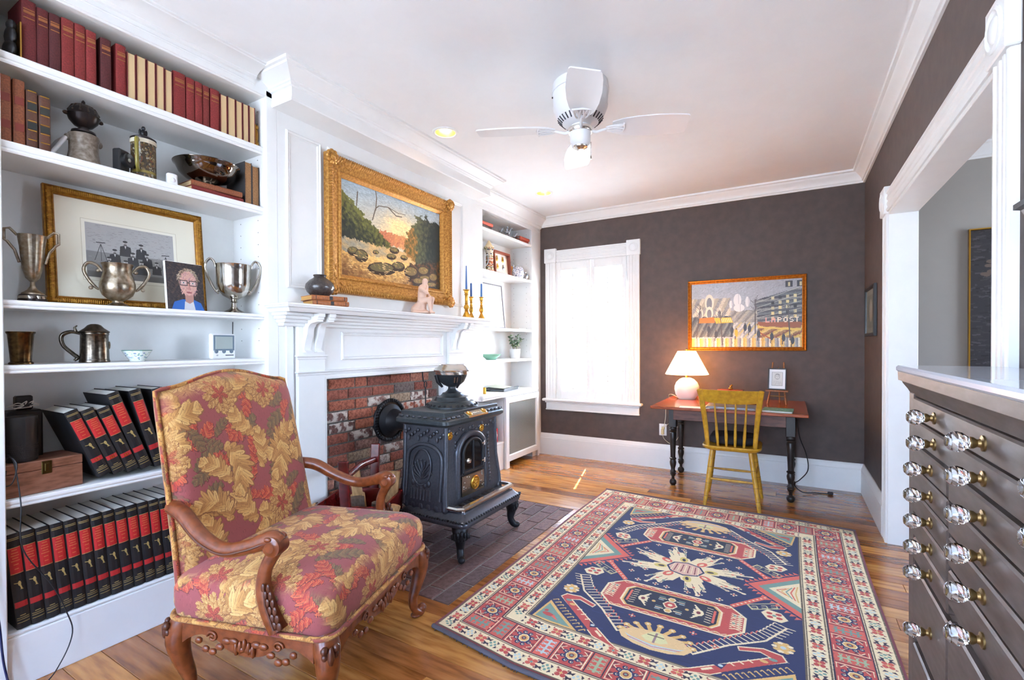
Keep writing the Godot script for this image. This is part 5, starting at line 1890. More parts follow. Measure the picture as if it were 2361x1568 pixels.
# ------------------------------------------------------------------ desk corner
func desk_set() -> void:
	var t := thing("writing_table", "cherry topped writing table with turned black legs", "table", V(-0.425, 0, -4.30))
	var tp := MB.new()
	tp.box(V(-0.545, 0.708, -0.49), V(0.54, 0.730, 0.435), 0.004)
	part(t, "table_top", tp, M["cherry top"])
	var ap := MB.new()
	ap.box(V(-0.44, 0.575, 0.045), V(0.42, 0.708, 0.065), 0.002)
	part(t, "front_apron", ap, M["cherry apron"])
	var bkr := MB.new()
	bkr.box(V(-0.44, 0.56, -0.44), V(0.42, 0.708, -0.42), 0.002)
	bkr.box(V(-0.46, 0.575, -0.42), V(-0.44, 0.708, 0.05), 0.002)
	bkr.box(V(0.42, 0.575, -0.42), V(0.44, 0.708, 0.05), 0.002)
	part(t, "rail", bkr, M["black stained wood"])
	var prof := [P2(0.0, 0), P2(0.016, 0.0), P2(0.028, 0.016), P2(0.030, 0.032), P2(0.024, 0.046), P2(0.013, 0.054), P2(0.012, 0.075), P2(0.022, 0.09), P2(0.027, 0.104), P2(0.02, 0.112), P2(0.028, 0.118), P2(0.024, 0.126), P2(0.017, 0.135), P2(0.018, 0.15), P2(0.026, 0.18), P2(0.028, 0.2), P2(0.022, 0.222), P2(0.028, 0.228), P2(0.029, 0.236), P2(0.02, 0.243), P2(0.022, 0.3), P2(0.027, 0.4), P2(0.028, 0.455), P2(0.024, 0.463), P2(0.031, 0.47), P2(0.031, 0.478), P2(0.024, 0.484), P2(0.031, 0.49), P2(0.031, 0.498), P2(0.026, 0.505), P2(0.026, 0.51)]
	var leg := MB.new()
	leg.lathe(prof, 18, 0.8)
	leg.box(V(-0.032, 0.508, -0.032), V(0.032, 0.708, 0.032), 0.003)
	var lm := leg.done()
	for q in [[-0.452, 0.02], [0.432, 0.045], [-0.472, -0.435], [0.44, -0.435]]:
		part(t, "leg", lm, M["black stained wood"], Transform3D(Basis.IDENTITY, V(q[0], 0, q[1])))
	# lamp
	var lt := thing("table_lamp", "white ceramic table lamp with round base and cone shade, switched on", "lamp", V(-0.805, 0.730, -4.52))
	var bs := MB.new()
	bs.lathe([P2(0, 0), P2(0.070, 0), P2(0.076, 0.006), P2(0.096, 0.04), P2(0.106, 0.085), P2(0.104, 0.115), P2(0.090, 0.15), P2(0.062, 0.178), P2(0.034, 0.190), P2(0.016, 0.192), P2(0.0, 0.192)], 36, 0.9)
	part(lt, "base", bs, mat("lamp ceramic", rgb(232, 222, 212), 0.35))
	part(lt, "neck", MB.new().lathe([P2(0.012, 0.19), P2(0.012, 0.225), P2(0.016, 0.228), P2(0.016, 0.26), P2(0, 0.262)], 14), M["brass"])
	var hp := MB.new()
	hp.tube(curve([V(0.018, 0.235, 0), V(0.05, 0.29, 0), V(0.05, 0.36, 0), V(0, 0.418, 0), V(-0.05, 0.36, 0), V(-0.05, 0.29, 0), V(-0.018, 0.235, 0)], 5), 0.002, 6)
	hp.tube([V(0, 0.415, 0), V(0, 0.445, 0)], 0.004, 8)
	part(lt, "harp", hp, M["brass"])
	var shade := MB.new()
	shade.lathe([P2(0.1835, 0.222), P2(0.186, 0.224), P2(0.0785, 0.432), P2(0.0765, 0.432), P2(0.1835, 0.222)], 48, 0.5)
	var shm := mat("lamp shade", rgb(250, 240, 226), 0.8)
	shm.backlight_enabled = true
	shm.backlight = Color(0.9, 0.82, 0.72)
	shm.emission_enabled = true
	shm.emission = rgb(255, 226, 186)
	shm.emission_energy_multiplier = 0.85
	part(lt, "lamp_shade", shade, shm)
	part(lt, "finial", MB.new().lathe([P2(0, 0.442), P2(0.014, 0.442), P2(0.014, 0.448), P2(0.006, 0.452), P2(0, 0.456)], 14), M["brass"])
	var bulb := MB.new()
	bulb.ball(V(0, 0.315, 0), V(0.03, 0.038, 0.03), 14, 10)
	var bm := mat("bulb glow", rgb(255, 240, 214), 0.3)
	bm.emission_enabled = true
	bm.emission = rgb(255, 214, 160)
	bm.emission_energy_multiplier = 6.0
	part(lt, "bulb", bulb, bm)
	var li := OmniLight3D.new()
	li.name = "lamp_light"
	li.light_color = rgb(255, 178, 96)
	li.light_energy = 0.05
	li.light_size = 0.03
	li.omni_range = 9.0
	li.omni_attenuation = 2.0
	li.shadow_enabled = true
	li.position = V(-0.805, 0.730 + 0.315, -4.52)
	add_child(li)
	# small easel with a framed drawing
	var es := thing("tabletop_easel", "small wooden easel on the table beneath the street painting", "easel", V(-0.085, 0.730, -4.50), -0.12)
	for s in [-1.0, 1.0]:
		part(es, "easel_leg", MB.new().tube([V(s * 0.068, 0.0, 0.05), V(s * 0.052, 0.10, 0.028), V(s * 0.040, 0.34, -0.03)], [0.0075, 0.0065, 0.006], 8), M["easel wood"])
	part(es, "rear_leg", MB.new().tube([V(0, 0, -0.10), V(0, 0.30, -0.03)], 0.005, 8), M["easel wood"])
	part(es, "ledge", MB.new().box(V(-0.082, 0.102, 0.028), V(0.082, 0.116, 0.062), 0.002), M["easel wood"])
	part(es, "crossbar", MB.new().tube([V(-0.06, 0.065, 0.036), V(0.06, 0.065, 0.036)], 0.0025, 6), M["old brass"])
	var pc := thing("framed_drawing", "small black framed pencil portrait resting on the tabletop easel", "picture", V(-0.085, 0.730, -4.50), -0.12)
	var tilt := rx(-0.2, V(0, 0.117, 0.042))
	var fr := MB.new()
	fr.at(tilt)
	fr.sweep(rect_path(V(0, 0.088, 0.006), Vector3.RIGHT, Vector3.UP, 0.066, 0.088), Vector3.BACK, [P2(0, -0.008), P2(0, 0.012), P2(-0.006, 0.012), P2(-0.008, 0.006), P2(-0.008, -0.008)])
	part(pc, "frame", fr, M["black plastic"])
	var cv := Cv.new(200, 268, rgb(240, 240, 240))
	cv.rect(34, 40, 166, 226, rgb(70, 70, 70))
	cv.rect(37, 43, 163, 223, rgb(214, 212, 206))
	var r := RandomNumberGenerator.new()
	r.seed = 4
	for i in 260:
		var a := r.randf() * TAU
		var q := Vector2(100 + 27 * cos(a), 100 + 36 * sin(a))
		cv.line(q, q + Vector2(r.randf_range(-9, 9), r.randf_range(-9, 9)), 1.0, rgb(150, 148, 144))
	for i in 160:
		var q := Vector2(r.randf_range(50, 150), r.randf_range(160, 218))
		cv.line(q, q + Vector2(r.randf_range(-8, 8), r.randf_range(-14, 14)), 1.0, rgb(172, 170, 166))
	for i in 90:
		var q := Vector2(r.randf_range(76, 126), r.randf_range(62, 84))
		cv.line(q, q + Vector2(r.randf_range(-10, 10), r.randf_range(-6, 6)), 1.2, rgb(118, 116, 112))
	for s in [-11, 11]:
		cv.disc(Vector2(100 + s, 98), 5, 3, rgb(96, 94, 92))
	cv.line(Vector2(100, 100), Vector2(103, 118), 2, rgb(130, 128, 124))
	cv.line(Vector2(91, 128), Vector2(110, 128), 2, rgb(104, 100, 98))
	var dm := mat("pencil drawing", Color(1, 1, 1), 0.6)
	dm.albedo_texture = cv.tex()
	var face := MB.new()
	face.at(tilt)
	face.box(V(-0.06, 0.006, 0.0), V(0.06, 0.170, 0.006))
	part(pc, "backing", face, M["black plastic"])
	var sheet := MB.new()
	sheet.at(tilt)
	sheet.quv(V(-0.059, 0.007, 0.0072), V(0.059, 0.007, 0.0072), V(0.059, 0.169, 0.0072), V(-0.059, 0.169, 0.0072))
	part(pc, "drawing", sheet, dm)
	# things lying on the table
	var lp := thing("laptop", "closed silver laptop lying on the writing table", "laptop", V(-0.39, 0.730, -4.02), 0.02)
	part(lp, "base", MB.new().loft([[0.0, 0.165, 0.112, 0.015], [0.002, 0.170, 0.117, 0.016], [0.010, 0.172, 0.119, 0.016]], 4), mat("laptop silver", rgb(190, 192, 196), 0.35, 0.5))
	part(lp, "lid", MB.new().loft([[0.0105, 0.172, 0.119, 0.016], [0.017, 0.172, 0.119, 0.016], [0.020, 0.166, 0.113, 0.014]], 4), tinted("laptop grey", M["laptop silver"], rgb(120, 126, 132)))
	var ev := solo("envelope", MB.new().box(V(-0.11, 0, -0.05), V(0.11, 0.002, 0.05)), M["paper"], "cream envelope beside the closed laptop on the table", "envelope", V(-0.64, 0.730, -3.92), 0.1)
	var gcv := Cv.new(256, 96, rgb(70, 130, 108))
	for i in 500:
		var q := Vector2(r.randf() * 256, r.randf() * 96)
		gcv.line(q, q + Vector2(r.randf_range(-18, 18), r.randf_range(-3, 3)), r.randf_range(1, 4), [rgb(96, 152, 128), rgb(150, 176, 160), rgb(52, 104, 88), rgb(176, 190, 178)][r.randi_range(0, 3)])
	var gt := mat("marbled green", Color(1, 1, 1), 0.4)
	gt.albedo_texture = gcv.tex()
	var gb := thing("marbled_book", "thin book with green marbled cover on the table", "book", V(-0.075, 0.730, -4.02), -0.04)
	part(gb, "pages", MB.new().box(V(-0.095, 0.001, -0.105), V(0.093, 0.008, 0.105)), M["paper"])
	var gc := MB.new()
	gc.quv(V(-0.098, 0.0095, 0.108), V(0.098, 0.0095, 0.108), V(0.098, 0.0095, -0.108), V(-0.098, 0.0095, -0.108))
	gc.box(V(-0.098, 0, -0.108), V(0.098, 0.0015, 0.108))
	gc.box(V(-0.098, 0.008, -0.108), V(0.098, 0.0092, 0.108))
	part(gb, "cover", gc, gt)
	var bx := thing("letter_box", "low wooden box with brass bird finial at the back of the table", "box", V(-0.46, 0.730, -4.70))
	part(bx, "body", MB.new().box(V(-0.10, 0, -0.055), V(0.10, 0.07, 0.055), 0.003), M["cherry apron"])
	part(bx, "lid", MB.new().box(V(-0.105, 0.071, -0.06), V(0.105, 0.086, 0.06), 0.004), M["cherry top"])
	part(bx, "finial", MB.new().ball(V(0, 0.094, 0), V(0.02, 0.010, 0.012), 10, 6).ball(V(0, 0.110, 0), V(0.010, 0.012, 0.010), 10, 6).ball(V(0.01, 0.122, 0), V(0.008, 0.007, 0.006), 8, 5), M["old brass"])
	# outlet under the table
	var ol := thing("wall_outlet", "white duplex outlet with plug on the dark wall", "outlet", V(-1.083, 0.38, ZB))
	part(ol, "cover_plate", MB.new().box(V(-0.036, -0.058, 0), V(0.036, 0.058, 0.006), 0.003), M["white plastic"])
	part(ol, "socket", MB.new().box(V(-0.017, 0.008, 0.005), V(0.017, 0.042, 0.008), 0.002), M["white china"])
	part(ol, "slot", MB.new().box(V(-0.008, 0.02, 0.0075), V(-0.004, 0.032, 0.0085)).box(V(0.004, 0.02, 0.0075), V(0.008, 0.032, 0.0085)), M["black plastic"])
	part(ol, "plug", MB.new().box(V(-0.012, -0.045, 0.006), V(0.014, 0.012, 0.034), 0.005).box(V(-0.008, 0.004, 0.01), V(0.02, 0.03, 0.03), 0.004), tinted("old plug", M["white plastic"], rgb(206, 190, 140)))

func yellow_chair() -> void:
	var ye: Material = M["yellow paint"]
	var t := thing("side_chair", "mustard yellow painted plank seat chair with spindle back", "chair", V(-0.385, 0, -4.06), 0.03)
	# back towards +z, seat extends to -z under the table
	var s := MB.new()
	s.loft([[0.418, 0.150, 0.160, 0.06], [0.425, 0.185, 0.190, 0.08], [0.436, 0.202, 0.205, 0.09], [0.448, 0.205, 0.207, 0.09], [0.456, 0.200, 0.203, 0.09], [0.456, 0.175, 0.18, 0.09], [0.45, 0.10, 0.11, 0.08]], 6, 0.8)
	part(t, "seat", s, ye)
	var ringm := mat("brown ring paint", rgb(120, 84, 20), 0.5)
	for q in [[-0.13, 0.15, -0.178, 0.215], [0.13, 0.15, 0.192, 0.215], [-0.14, -0.14, -0.19, -0.19], [0.14, -0.14, 0.20, -0.19]]:
		var a := V(q[0], 0.43, q[1])
		var b := V(q[2], 0.0, q[3])
		var l := MB.new()
		l.tube([a, a.lerp(b, 0.2), a.lerp(b, 0.5), a.lerp(b, 0.8), b], [0.0155, 0.017, 0.0165, 0.015, 0.0115], 12)
		var lg := part(t, "leg", l, ye)
		var rg := MB.new()
		for f in [0.32, 0.6, 0.82]:
			rg.tube([a.lerp(b, f - 0.004), a.lerp(b, f + 0.004)], 0.0172 if f < 0.7 else 0.0153, 12)
		part(lg, "ring", rg, ringm)
	for st in [[V(-0.155, 0.205, 0.182), V(0.164, 0.205, 0.182)], [V(-0.165, 0.205, -0.162), V(0.172, 0.205, -0.162)], [V(-0.158, 0.255, 0.178), V(-0.168, 0.255, -0.16)], [V(0.164, 0.255, 0.178), V(0.174, 0.255, -0.16)]]:
		part(t, "stretcher", MB.new().tube([st[0], st[0].lerp(st[1], 0.3), st[0].lerp(st[1], 0.5), st[0].lerp(st[1], 0.7), st[1]], [0.0065, 0.009, 0.010, 0.009, 0.0065], 10), ye)
	for sd in [-1.0, 1.0]:
		var p := MB.new() # flat shaped posts
		var path := curve([V(sd * 0.160, 0.445, 0.165), V(sd * 0.172, 0.60, 0.190), V(sd * 0.190, 0.78, 0.245), V(sd * 0.205, 0.885, 0.290)], 6)
		p.tube(path, scurve([0.015, 0.018, 0.020, 0.019], path.size()), 10, 0.85)
		part(t, "back_post", p, ye)
	var cr := MB.new() # crest board, gently bowed
	cr.next()
	var arc := func(u: float, v: float, side: float) -> Vector3:
		var a := u * 2 - 1
		var lo := 0.790 - 0.012 * cos(a * PI / 2) + 0.012 * pow(absf(a), 4.0)
		var hi := 0.885 + 0.003 * absf(a) - 0.004 * cos(a * PI / 2)
		var y := lerpf(lo, hi, v)
		return V(a * lerpf(0.196, 0.218, v), y, 0.248 + (y - 0.79) * 0.42 + 0.035 * (a * a - 1) * -1.0 * -1.0 + side * 0.008)
	cr.surf(func(u, v): return arc.call(u, v, 1.0), 16, 3)
	cr.surf(func(u, v): return arc.call(1 - u, v, -1.0), 16, 3)
	cr.flat()
	for i in 16:
		for e in [0.0, 1.0]:
			var u0 := i / 16.0
			var u1 := (i + 1) / 16.0
			if e == 1.0:
				cr.quad(arc.call(u0, e, 1.0), arc.call(u1, e, 1.0), arc.call(u1, e, -1.0), arc.call(u0, e, -1.0))
			else:
				cr.quad(arc.call(u0, e, -1.0), arc.call(u1, e, -1.0), arc.call(u1, e, 1.0), arc.call(u0, e, 1.0))
	for u in [0.0, 1.0]:
		var q := [arc.call(u, 0.0, 1.0), arc.call(u, 0.0, -1.0), arc.call(u, 1.0, -1.0), arc.call(u, 1.0, 1.0)]
		if u == 0.0:
			q.reverse()
		cr.quad(q[0], q[1], q[2], q[3])
	part(t, "crest_rail", cr, ye)
	for i in 4:
		var f := (i - 1.5) / 1.5
		var p0 := V(f * 0.088, 0.452, 0.172 - 0.004 * absf(f))
		var p1 := V(f * 0.108, 0.785, 0.222 - 0.006 * (1 - absf(f)))
		part(t, "spindle", MB.new().tube([p0, p0.lerp(p1, 0.25), p0.lerp(p1, 0.55), p1], [0.0085, 0.0115, 0.0085, 0.006], 9), ye)
	var cu := solo("seat_cushion", MB.new().loft([[0.0, 0.12, 0.12, 0.05], [0.012, 0.155, 0.155, 0.06], [0.035, 0.165, 0.162, 0.06], [0.06, 0.15, 0.15, 0.06], [0.07, 0.11, 0.11, 0.06], [0.074, 0.03, 0.03, 0.03]], 5, 9.0), mat("black cloth", rgb(26, 26, 30), 0.9), "black cushion on the seat of the yellow chair", "cushion", V(-0.385, 0.4575, -4.08), 0.03)

# ------------------------------------------------------------------ ceiling fan and recessed lights
func ceiling_fan() -> void:
	var wm := mat("fan white", rgb(226, 228, 230), 0.35)
	var t := thing("ceiling_fan", "white four blade ceiling fan mounted close to the ceiling", "ceiling fan", V(-0.988, H, -2.445))
	var mo := MB.new()
	mo.lathe([P2(0.0, -0.235), P2(0.05, -0.235), P2(0.052, -0.225), P2(0.09, -0.215), P2(0.118, -0.19), P2(0.134, -0.16), P2(0.146, -0.13), P2(0.148, -0.12), P2(0.143, -0.118), P2(0.146, -0.112), P2(0.150, -0.06), P2(0.150, -0.05), P2(0.154, -0.048), P2(0.154, -0.03), P2(0.150, -0.028), P2(0.149, 0.0)], 40, 0.5)
	var motor := part(t, "motor_housing", mo, wm)
	var vents := MB.new()
	for k in 30:
		var a := TAU * k / 30
		vents.at(Transform3D(Basis(Vector3.UP, -a), Vector3.ZERO))
		vents.tube([V(0.098, -0.2085, 0), V(0.122, -0.185, 0)], 0.0042, 6)
	vents.T = Transform3D.IDENTITY
	part(motor, "vent_slot", vents, mat("vent shadow", rgb(60, 60, 66), 0.8))
	var sc := MB.new()
	for a in [0.6, 0.9, 2.6, 3.9]:
		sc.ball(V(0.151 * cos(a), -0.07, 0.151 * sin(a)), Vector3.ONE * 0.005, 8, 5)
	part(motor, "screw", sc, M["black plastic"])
	part(t, "hub", MB.new().lathe([P2(0, -0.262), P2(0.062, -0.262), P2(0.066, -0.256), P2(0.066, -0.238), P2(0.05, -0.234)], 28), M["nickel"])
	part(t, "switch_housing", MB.new().lathe([P2(0.0, -0.342), P2(0.018, -0.342), P2(0.034, -0.336), P2(0.05, -0.322), P2(0.055, -0.305), P2(0.056, -0.275), P2(0.058, -0.262), P2(0.0, -0.26)], 30, 0.6), wm)
	part(t, "bottom_cap", MB.new().lathe([P2(0.0, -0.352), P2(0.02, -0.350), P2(0.038, -0.340), P2(0.04, -0.334), P2(0.03, -0.334), P2(0.0, -0.334)], 24), M["nickel"])
	var pull := MB.new()
	for k in 9:
		pull.ball(V(0.052, -0.315 - k * 0.008, -0.022), Vector3.ONE * 0.0028, 6, 4)
	pull.lathe([P2(0, 0), P2(0, 0)], 3)
	pull.tube([V(0.052, -0.385, -0.022), V(0.052, -0.405, -0.022)], [0.003, 0.005], 8)
	part(t, "pull_chain", pull, tinted("old nickel", M["nickel"], rgb(158, 152, 142)))
	# blades: direction of the four tips
	var blade := MB.new()
	var out := []
	for q in [[0.17, 0.045], [0.22, 0.066], [0.30, 0.080], [0.40, 0.086], [0.50, 0.082], [0.555, 0.074], [0.565, 0.066]]:
		out.append(P2(q[0], q[1]))
	var poly := out.duplicate()
	for i in range(out.size() - 1, -1, -1):
		poly.append(P2(out[i].x, -out[i].y))
	blade.at(Transform3D(Basis(Vector3(1, 0, 0), Vector3(0, 0, -1), Vector3(0, 1, 0)), Vector3.ZERO))
	blade.extrude(poly, -0.003, 0.003, 0.3)
	var bm := blade.done()
	var arm := MB.new() # leaf shaped openwork bracket
	arm.tube([V(0.05, -0.012, 0), V(0.085, -0.022, 0), V(0.12, -0.012, 0), V(0.15, -0.004, 0)], [0.010, 0.008, 0.008, 0.007], 8)
	for s in [-1.0, 0.0, 1.0]:
		var lp := []
		for i in 15:
			var a := TAU * i / 14.0
			lp.append(V(0.185 + 0.046 * cos(a) , -0.006, s * 0.034 * (0.5 + 0.5 * (0.185 + 0.046 * cos(a) - 0.13) / 0.1) + 0.011 * sin(a)))
		arm.tube(lp, 0.0048, 6)
	arm.tube([V(0.228, -0.006, -0.052), V(0.236, -0.006, 0.0), V(0.228, -0.006, 0.052)], 0.005, 6)
	var am := arm.done()
	for a in [0.425, 0.425 + PI / 2, 0.425 + PI, 0.425 - PI / 2]:
		var T := Transform3D(Basis(Vector3.UP, a), V(0, -0.238, 0))
		var br := part(t, "blade_bracket", am, wm, T)
		part(t, "blade", bm, wm, T * Transform3D(Basis(Vector3.RIGHT, -0.19), V(0, 0.002, 0)))

func can_lights() -> void:
	for i in 2:
		var z: float = [-2.53, -4.0][i]
		var t := thing("recessed_light", ["recessed ceiling light glowing warm above the fireplace mantel", "recessed ceiling light in front of the window-side bookcase"][i], "ceiling light", V(-1.98, H, z), 0.0, "recessed ceiling lights")
		part(t, "trim_ring", MB.new().lathe([P2(0.066, -0.001), P2(0.07, -0.006), P2(0.084, -0.005), P2(0.088, 0.0), P2(0.088, 0.001), P2(0.066, 0.001)], 36), M["white paint"])
		part(t, "reflector", MB.new().lathe([P2(0.07, -0.002), P2(0.071, 0.0), P2(0.055, 0.075), P2(0.0, 0.09), P2(0.0, 0.088), P2(0.053, 0.073), P2(0.067, 0.0), P2(0.07, -0.002)], 32, 0.5), mat("gold reflector", rgb(236, 200, 140), 0.3, 0.6))
		var bm := mat("downlight glow", rgb(255, 236, 200), 0.4)
		bm.emission_enabled = true
		bm.emission = rgb(255, 216, 156)
		bm.emission_energy_multiplier = 5.0
		part(t, "bulb", MB.new().ball(V(0, 0.048, 0), V(0.04, 0.03, 0.04), 16, 10), bm)
		var li := SpotLight3D.new()
		li.name = "recessed_light_beam"
		li.light_color = rgb(255, 206, 150)
		li.light_energy = [0.07, 0.2][i]
		li.light_size = 0.03
		li.spot_angle = 62.0
		li.spot_angle_attenuation = 1.0
		li.spot_range = 9.0
		li.spot_attenuation = 2.0
		li.shadow_enabled = true
		li.position = V(-1.98, H + 0.012, z)
		li.rotation.x = -PI / 2
		add_child(li, true)

# ------------------------------------------------------------------ drawer cabinet, log carrier
func apothecary() -> void:
	var wd: Material = M["grey stained wood"]
	var x0 := 0.300
	var t := thing("drawer_cabinet", "grey stained drawer cabinet with many glass knobs beside the doorway", "cabinet", Vector3.ZERO)
	var z0 := -1.725
	var z1 := -0.45
	var bd := MB.new()
	bd.box(V(x0 + 0.004, 0.0, z0), V(XR - 0.026, 1.085, z1), 0.003)
	part(t, "body", bd, wd)
	part(t, "corner_post", MB.new().box(V(x0 - 0.008, 0.0, z0 - 0.004), V(x0 + 0.02, 1.085, z0 + 0.055), 0.003), wd)
	var cr := MB.new()
	cr.sweep([V(XR - 0.026, 1.078, z0), V(x0, 1.078, z0), V(x0, 1.078, z1)], Vector3.UP, [P2(0, 0), P2(0.004, 0.0), P2(0.010, 0.014), P2(0.020, 0.030), P2(0.022, 0.036), P2(0.029, 0.038), P2(0.030, 0.062), P2(0, 0.062)], false)
	part(t, "cornice", cr, wd)
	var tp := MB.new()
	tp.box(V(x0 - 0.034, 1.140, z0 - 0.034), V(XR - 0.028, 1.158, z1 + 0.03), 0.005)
	part(t, "sheen_top", tp, mat("white sheen", rgb(226, 229, 236), 0.08))  # polished wood top; the bright reflections on it are put into its white colour
	part(t, "plinth", MB.new().box(V(x0 - 0.014, 0.0, z0 - 0.012), V(x0 + 0.02, 0.09, z1), 0.004), wd)
	# drawers: [z from, z to, y centre, height, knob z list]
	var list := []
	for y in [1.047, 0.986]:
		list.append([-1.665, -0.50, y, 0.056, [-1.445, -1.12, -0.80]])
	for k in 5:
		list.append([-1.665, -1.345, 0.918 - k * 0.0625, 0.058, [-1.475]])
	for k in 4:
		list.append([-1.335, -0.93, 0.918 - k * 0.0685 - (0.008 if k == 3 else 0.0), 0.062 if k < 3 else 0.076, [-1.12]])
		list.append([-0.92, -0.50, 0.918 - k * 0.0685 - (0.008 if k == 3 else 0.0), 0.062 if k < 3 else 0.076, [-0.71]])
	list.append([-1.665, -1.345, 0.530, 0.186, [-1.475]])
	list.append([-1.335, -0.50, 0.540, 0.19, [-1.12, -0.71]])
	list.append([-1.665, -0.50, 0.27, 0.28, [-1.445, -0.71]])
	var knob_mesh := MB.new().lathe([P2(0, 0.017), P2(0.009, 0.018), P2(0.0115, 0.022), P2(0.0165, 0.028), P2(0.0185, 0.036), P2(0.0155, 0.045), P2(0.009, 0.051), P2(0, 0.052)], 8, 0.01).done()
	var stem_mesh := MB.new().lathe([P2(0.014, 0), P2(0.014, 0.003), P2(0.008, 0.005), P2(0.0065, 0.009), P2(0.010, 0.014), P2(0.0105, 0.018), P2(0.009, 0.0195), P2(0, 0.0195)], 16).done()
	for d in list:
		var f := MB.new()
		f.box(V(x0 - 0.010, d[2] - d[3] / 2, d[0]), V(x0 + 0.008, d[2] + d[3] / 2, d[1]), 0.004)
		var dr := part(t, "drawer", f, wd)
		for z in d[4]:
			var T := Transform3D(Basis(Vector3(0, 1, 0), Vector3(-1, 0, 0), Vector3(0, 0, 1)), V(x0 - 0.010, d[2], z))
			part(dr, "knob_stem", stem_mesh, mat("tarnished brass", rgb(128, 104, 66), 0.4, 0.9), T)
			part(dr, "glass_knob", knob_mesh, M["crystal"], T)
	# dark carved corner of a wall cabinet beyond the doorway casing
	var wc := thing("wall_cabinet", "dark wood wall cabinet corner with stepped cornice above drawers", "wall cabinet", V(XR, 1.47, -1.30))
	part(wc, "body", MB.new().box(V(-0.05, 0.0, -0.20), V(0.0, 0.028, 0.30), 0.003), M["black stained wood"])
	var wcr := MB.new()
	wcr.sweep([V(0, 0.026, -0.20), V(-0.05, 0.026, -0.20), V(-0.05, 0.026, 0.30)], Vector3.UP, [P2(0, 0), P2(0.008, 0.002), P2(0.012, 0.012), P2(0.02, 0.014), P2(0.024, 0.026), P2(0.034, 0.03), P2(0.034, 0.042), P2(0, 0.042)], false)
	part(wc, "cornice", wcr, tinted("dark grey wood", M["grey stained wood"], rgb(60, 56, 56)))

func log_carrier() -> void:
	var rd: Material = M["red lacquer"]
	var ang := 0.44 # long side runs along (0.905, 0, -0.425)
	var t := thing("log_carrier", "dark red lacquered wooden log carrier beside the stove", "log carrier", V(-2.13, 0, -1.925), ang)
	var L := 0.19
	var W := 0.165
	for s in [1.0, -1.0]:
		var b := MB.new() # flared long boards
		b.at(rx(s * 0.10, V(0, 0.02, s * (W - 0.03))))
		b.box(V(-L, 0, -0.008), V(L, 0.335, 0.008), 0.003)
		part(t, "side_board", b, rd)
		var e := MB.new()
		e.at(rz(-s * 0.10, V(s * (L - 0.035), 0.02, 0)))
		e.box(V(-0.008, 0, -W), V(0.008, 0.335, W), 0.003)
		part(t, "end_board", e, rd)
		var p := MB.new()
		p.at(rx(s * 0.10, V(0, 0.0, s * (W + 0.004))))
		p.box(V(-0.028, 0.12, -0.012), V(0.028, 0.615, 0.012), 0.005)
		part(t, "post", p, rd)
	part(t, "bottom_board", MB.new().box(V(-L + 0.03, 0.012, -W + 0.02), V(L - 0.03, 0.03, W - 0.02)), rd)
	var h := MB.new()
	h.tube(curve([V(0, 0.515, 0.245), V(0, 0.525, 0.12), V(0, 0.535, 0.0), V(0, 0.525, -0.12), V(0, 0.515, -0.245)], 4), 0.019, 10, 0.8)
	part(t, "handle", h, rd)
	# split logs standing in it
	var labels := ["pale split log leaning in the red carrier near its open end", "thin pale stick of kindling standing upright in the red carrier", "grey barked log standing in the middle of the red carrier", "dark brown log in the red carrier beside the grey log", "orange splintered log sticking up highest in the red carrier", "short pale block of kindling at the stove end of the carrier", "pale wedge log lying against the brick side of the carrier"]
	var spec := [[V(-0.10, 0.07, 0.05), V(0.0, 0.30, 0.6), 0.05, 0.30, 0], [V(0.005, 0.05, -0.04), V(0.05, 0.0, 0.1), 0.030, 0.46, 0], [V(0.015, 0.045, 0.07), V(0.0, 0.4, 0.06), 0.048, 0.33, 1], [V(0.10, 0.045, 0.03), V(0.1, 0.0, -0.10), 0.04, 0.30, 1], [V(0.115, 0.05, -0.085), V(-0.1, 0.3, -0.12), 0.035, 0.42, 0], [V(0.13, 0.05, 0.10), V(0.05, 0.5, -0.35), 0.028, 0.30, 0], [V(-0.03, 0.05, -0.10), V(0.0, 0.9, 0.15), 0.045, 0.30, 0]]
	var T0 := Transform3D(Basis(Vector3.UP, ang), V(-2.13, 0, -1.925))
	for i in spec.size():
		var q: Array = spec[i]
		var g := thing("log", labels[i], "log", Vector3.ZERO, 0, "logs in the red carrier")
		g.transform = T0 * Transform3D(Basis.from_euler(q[1]), q[0])
		var r: float = q[2]
		var hh: float = q[3]
		var b := MB.new()
		b.at(Transform3D(Basis(Vector3(1, 0, 0), Vector3(0, 0, -1), Vector3(0, 1, 0)), V(0, 0, 0)))
		var pts := []
		for k in 9:
			var a := -0.3 + (PI + 0.6) * k / 8.0
			pts.append(P2(r * cos(a) * (1.0 + 0.08 * sin(k * 5.0 + i)), r * sin(a) * 0.9 - r * 0.3))
		b.extrude(pts, 0.0, hh, 0.3)
		part(g, "split_face", b, M["split wood"] if q[4] == 0 else M["bark"])
		if q[4] == 0:
			var bk := MB.new()
			for k in 7:
				var a := 0.4 + 2.3 * k / 6.0
				bk.tube([V(r * 0.97 * cos(a), 0.004, -(r * 0.9 * sin(a) - r * 0.3)), V(r * 0.97 * cos(a), hh - 0.004, -(r * 0.9 * sin(a) - r * 0.3))], r * 0.16, 5)
			if i != 1 and i != 5:
				part(g, "bark", bk, M["bark"])

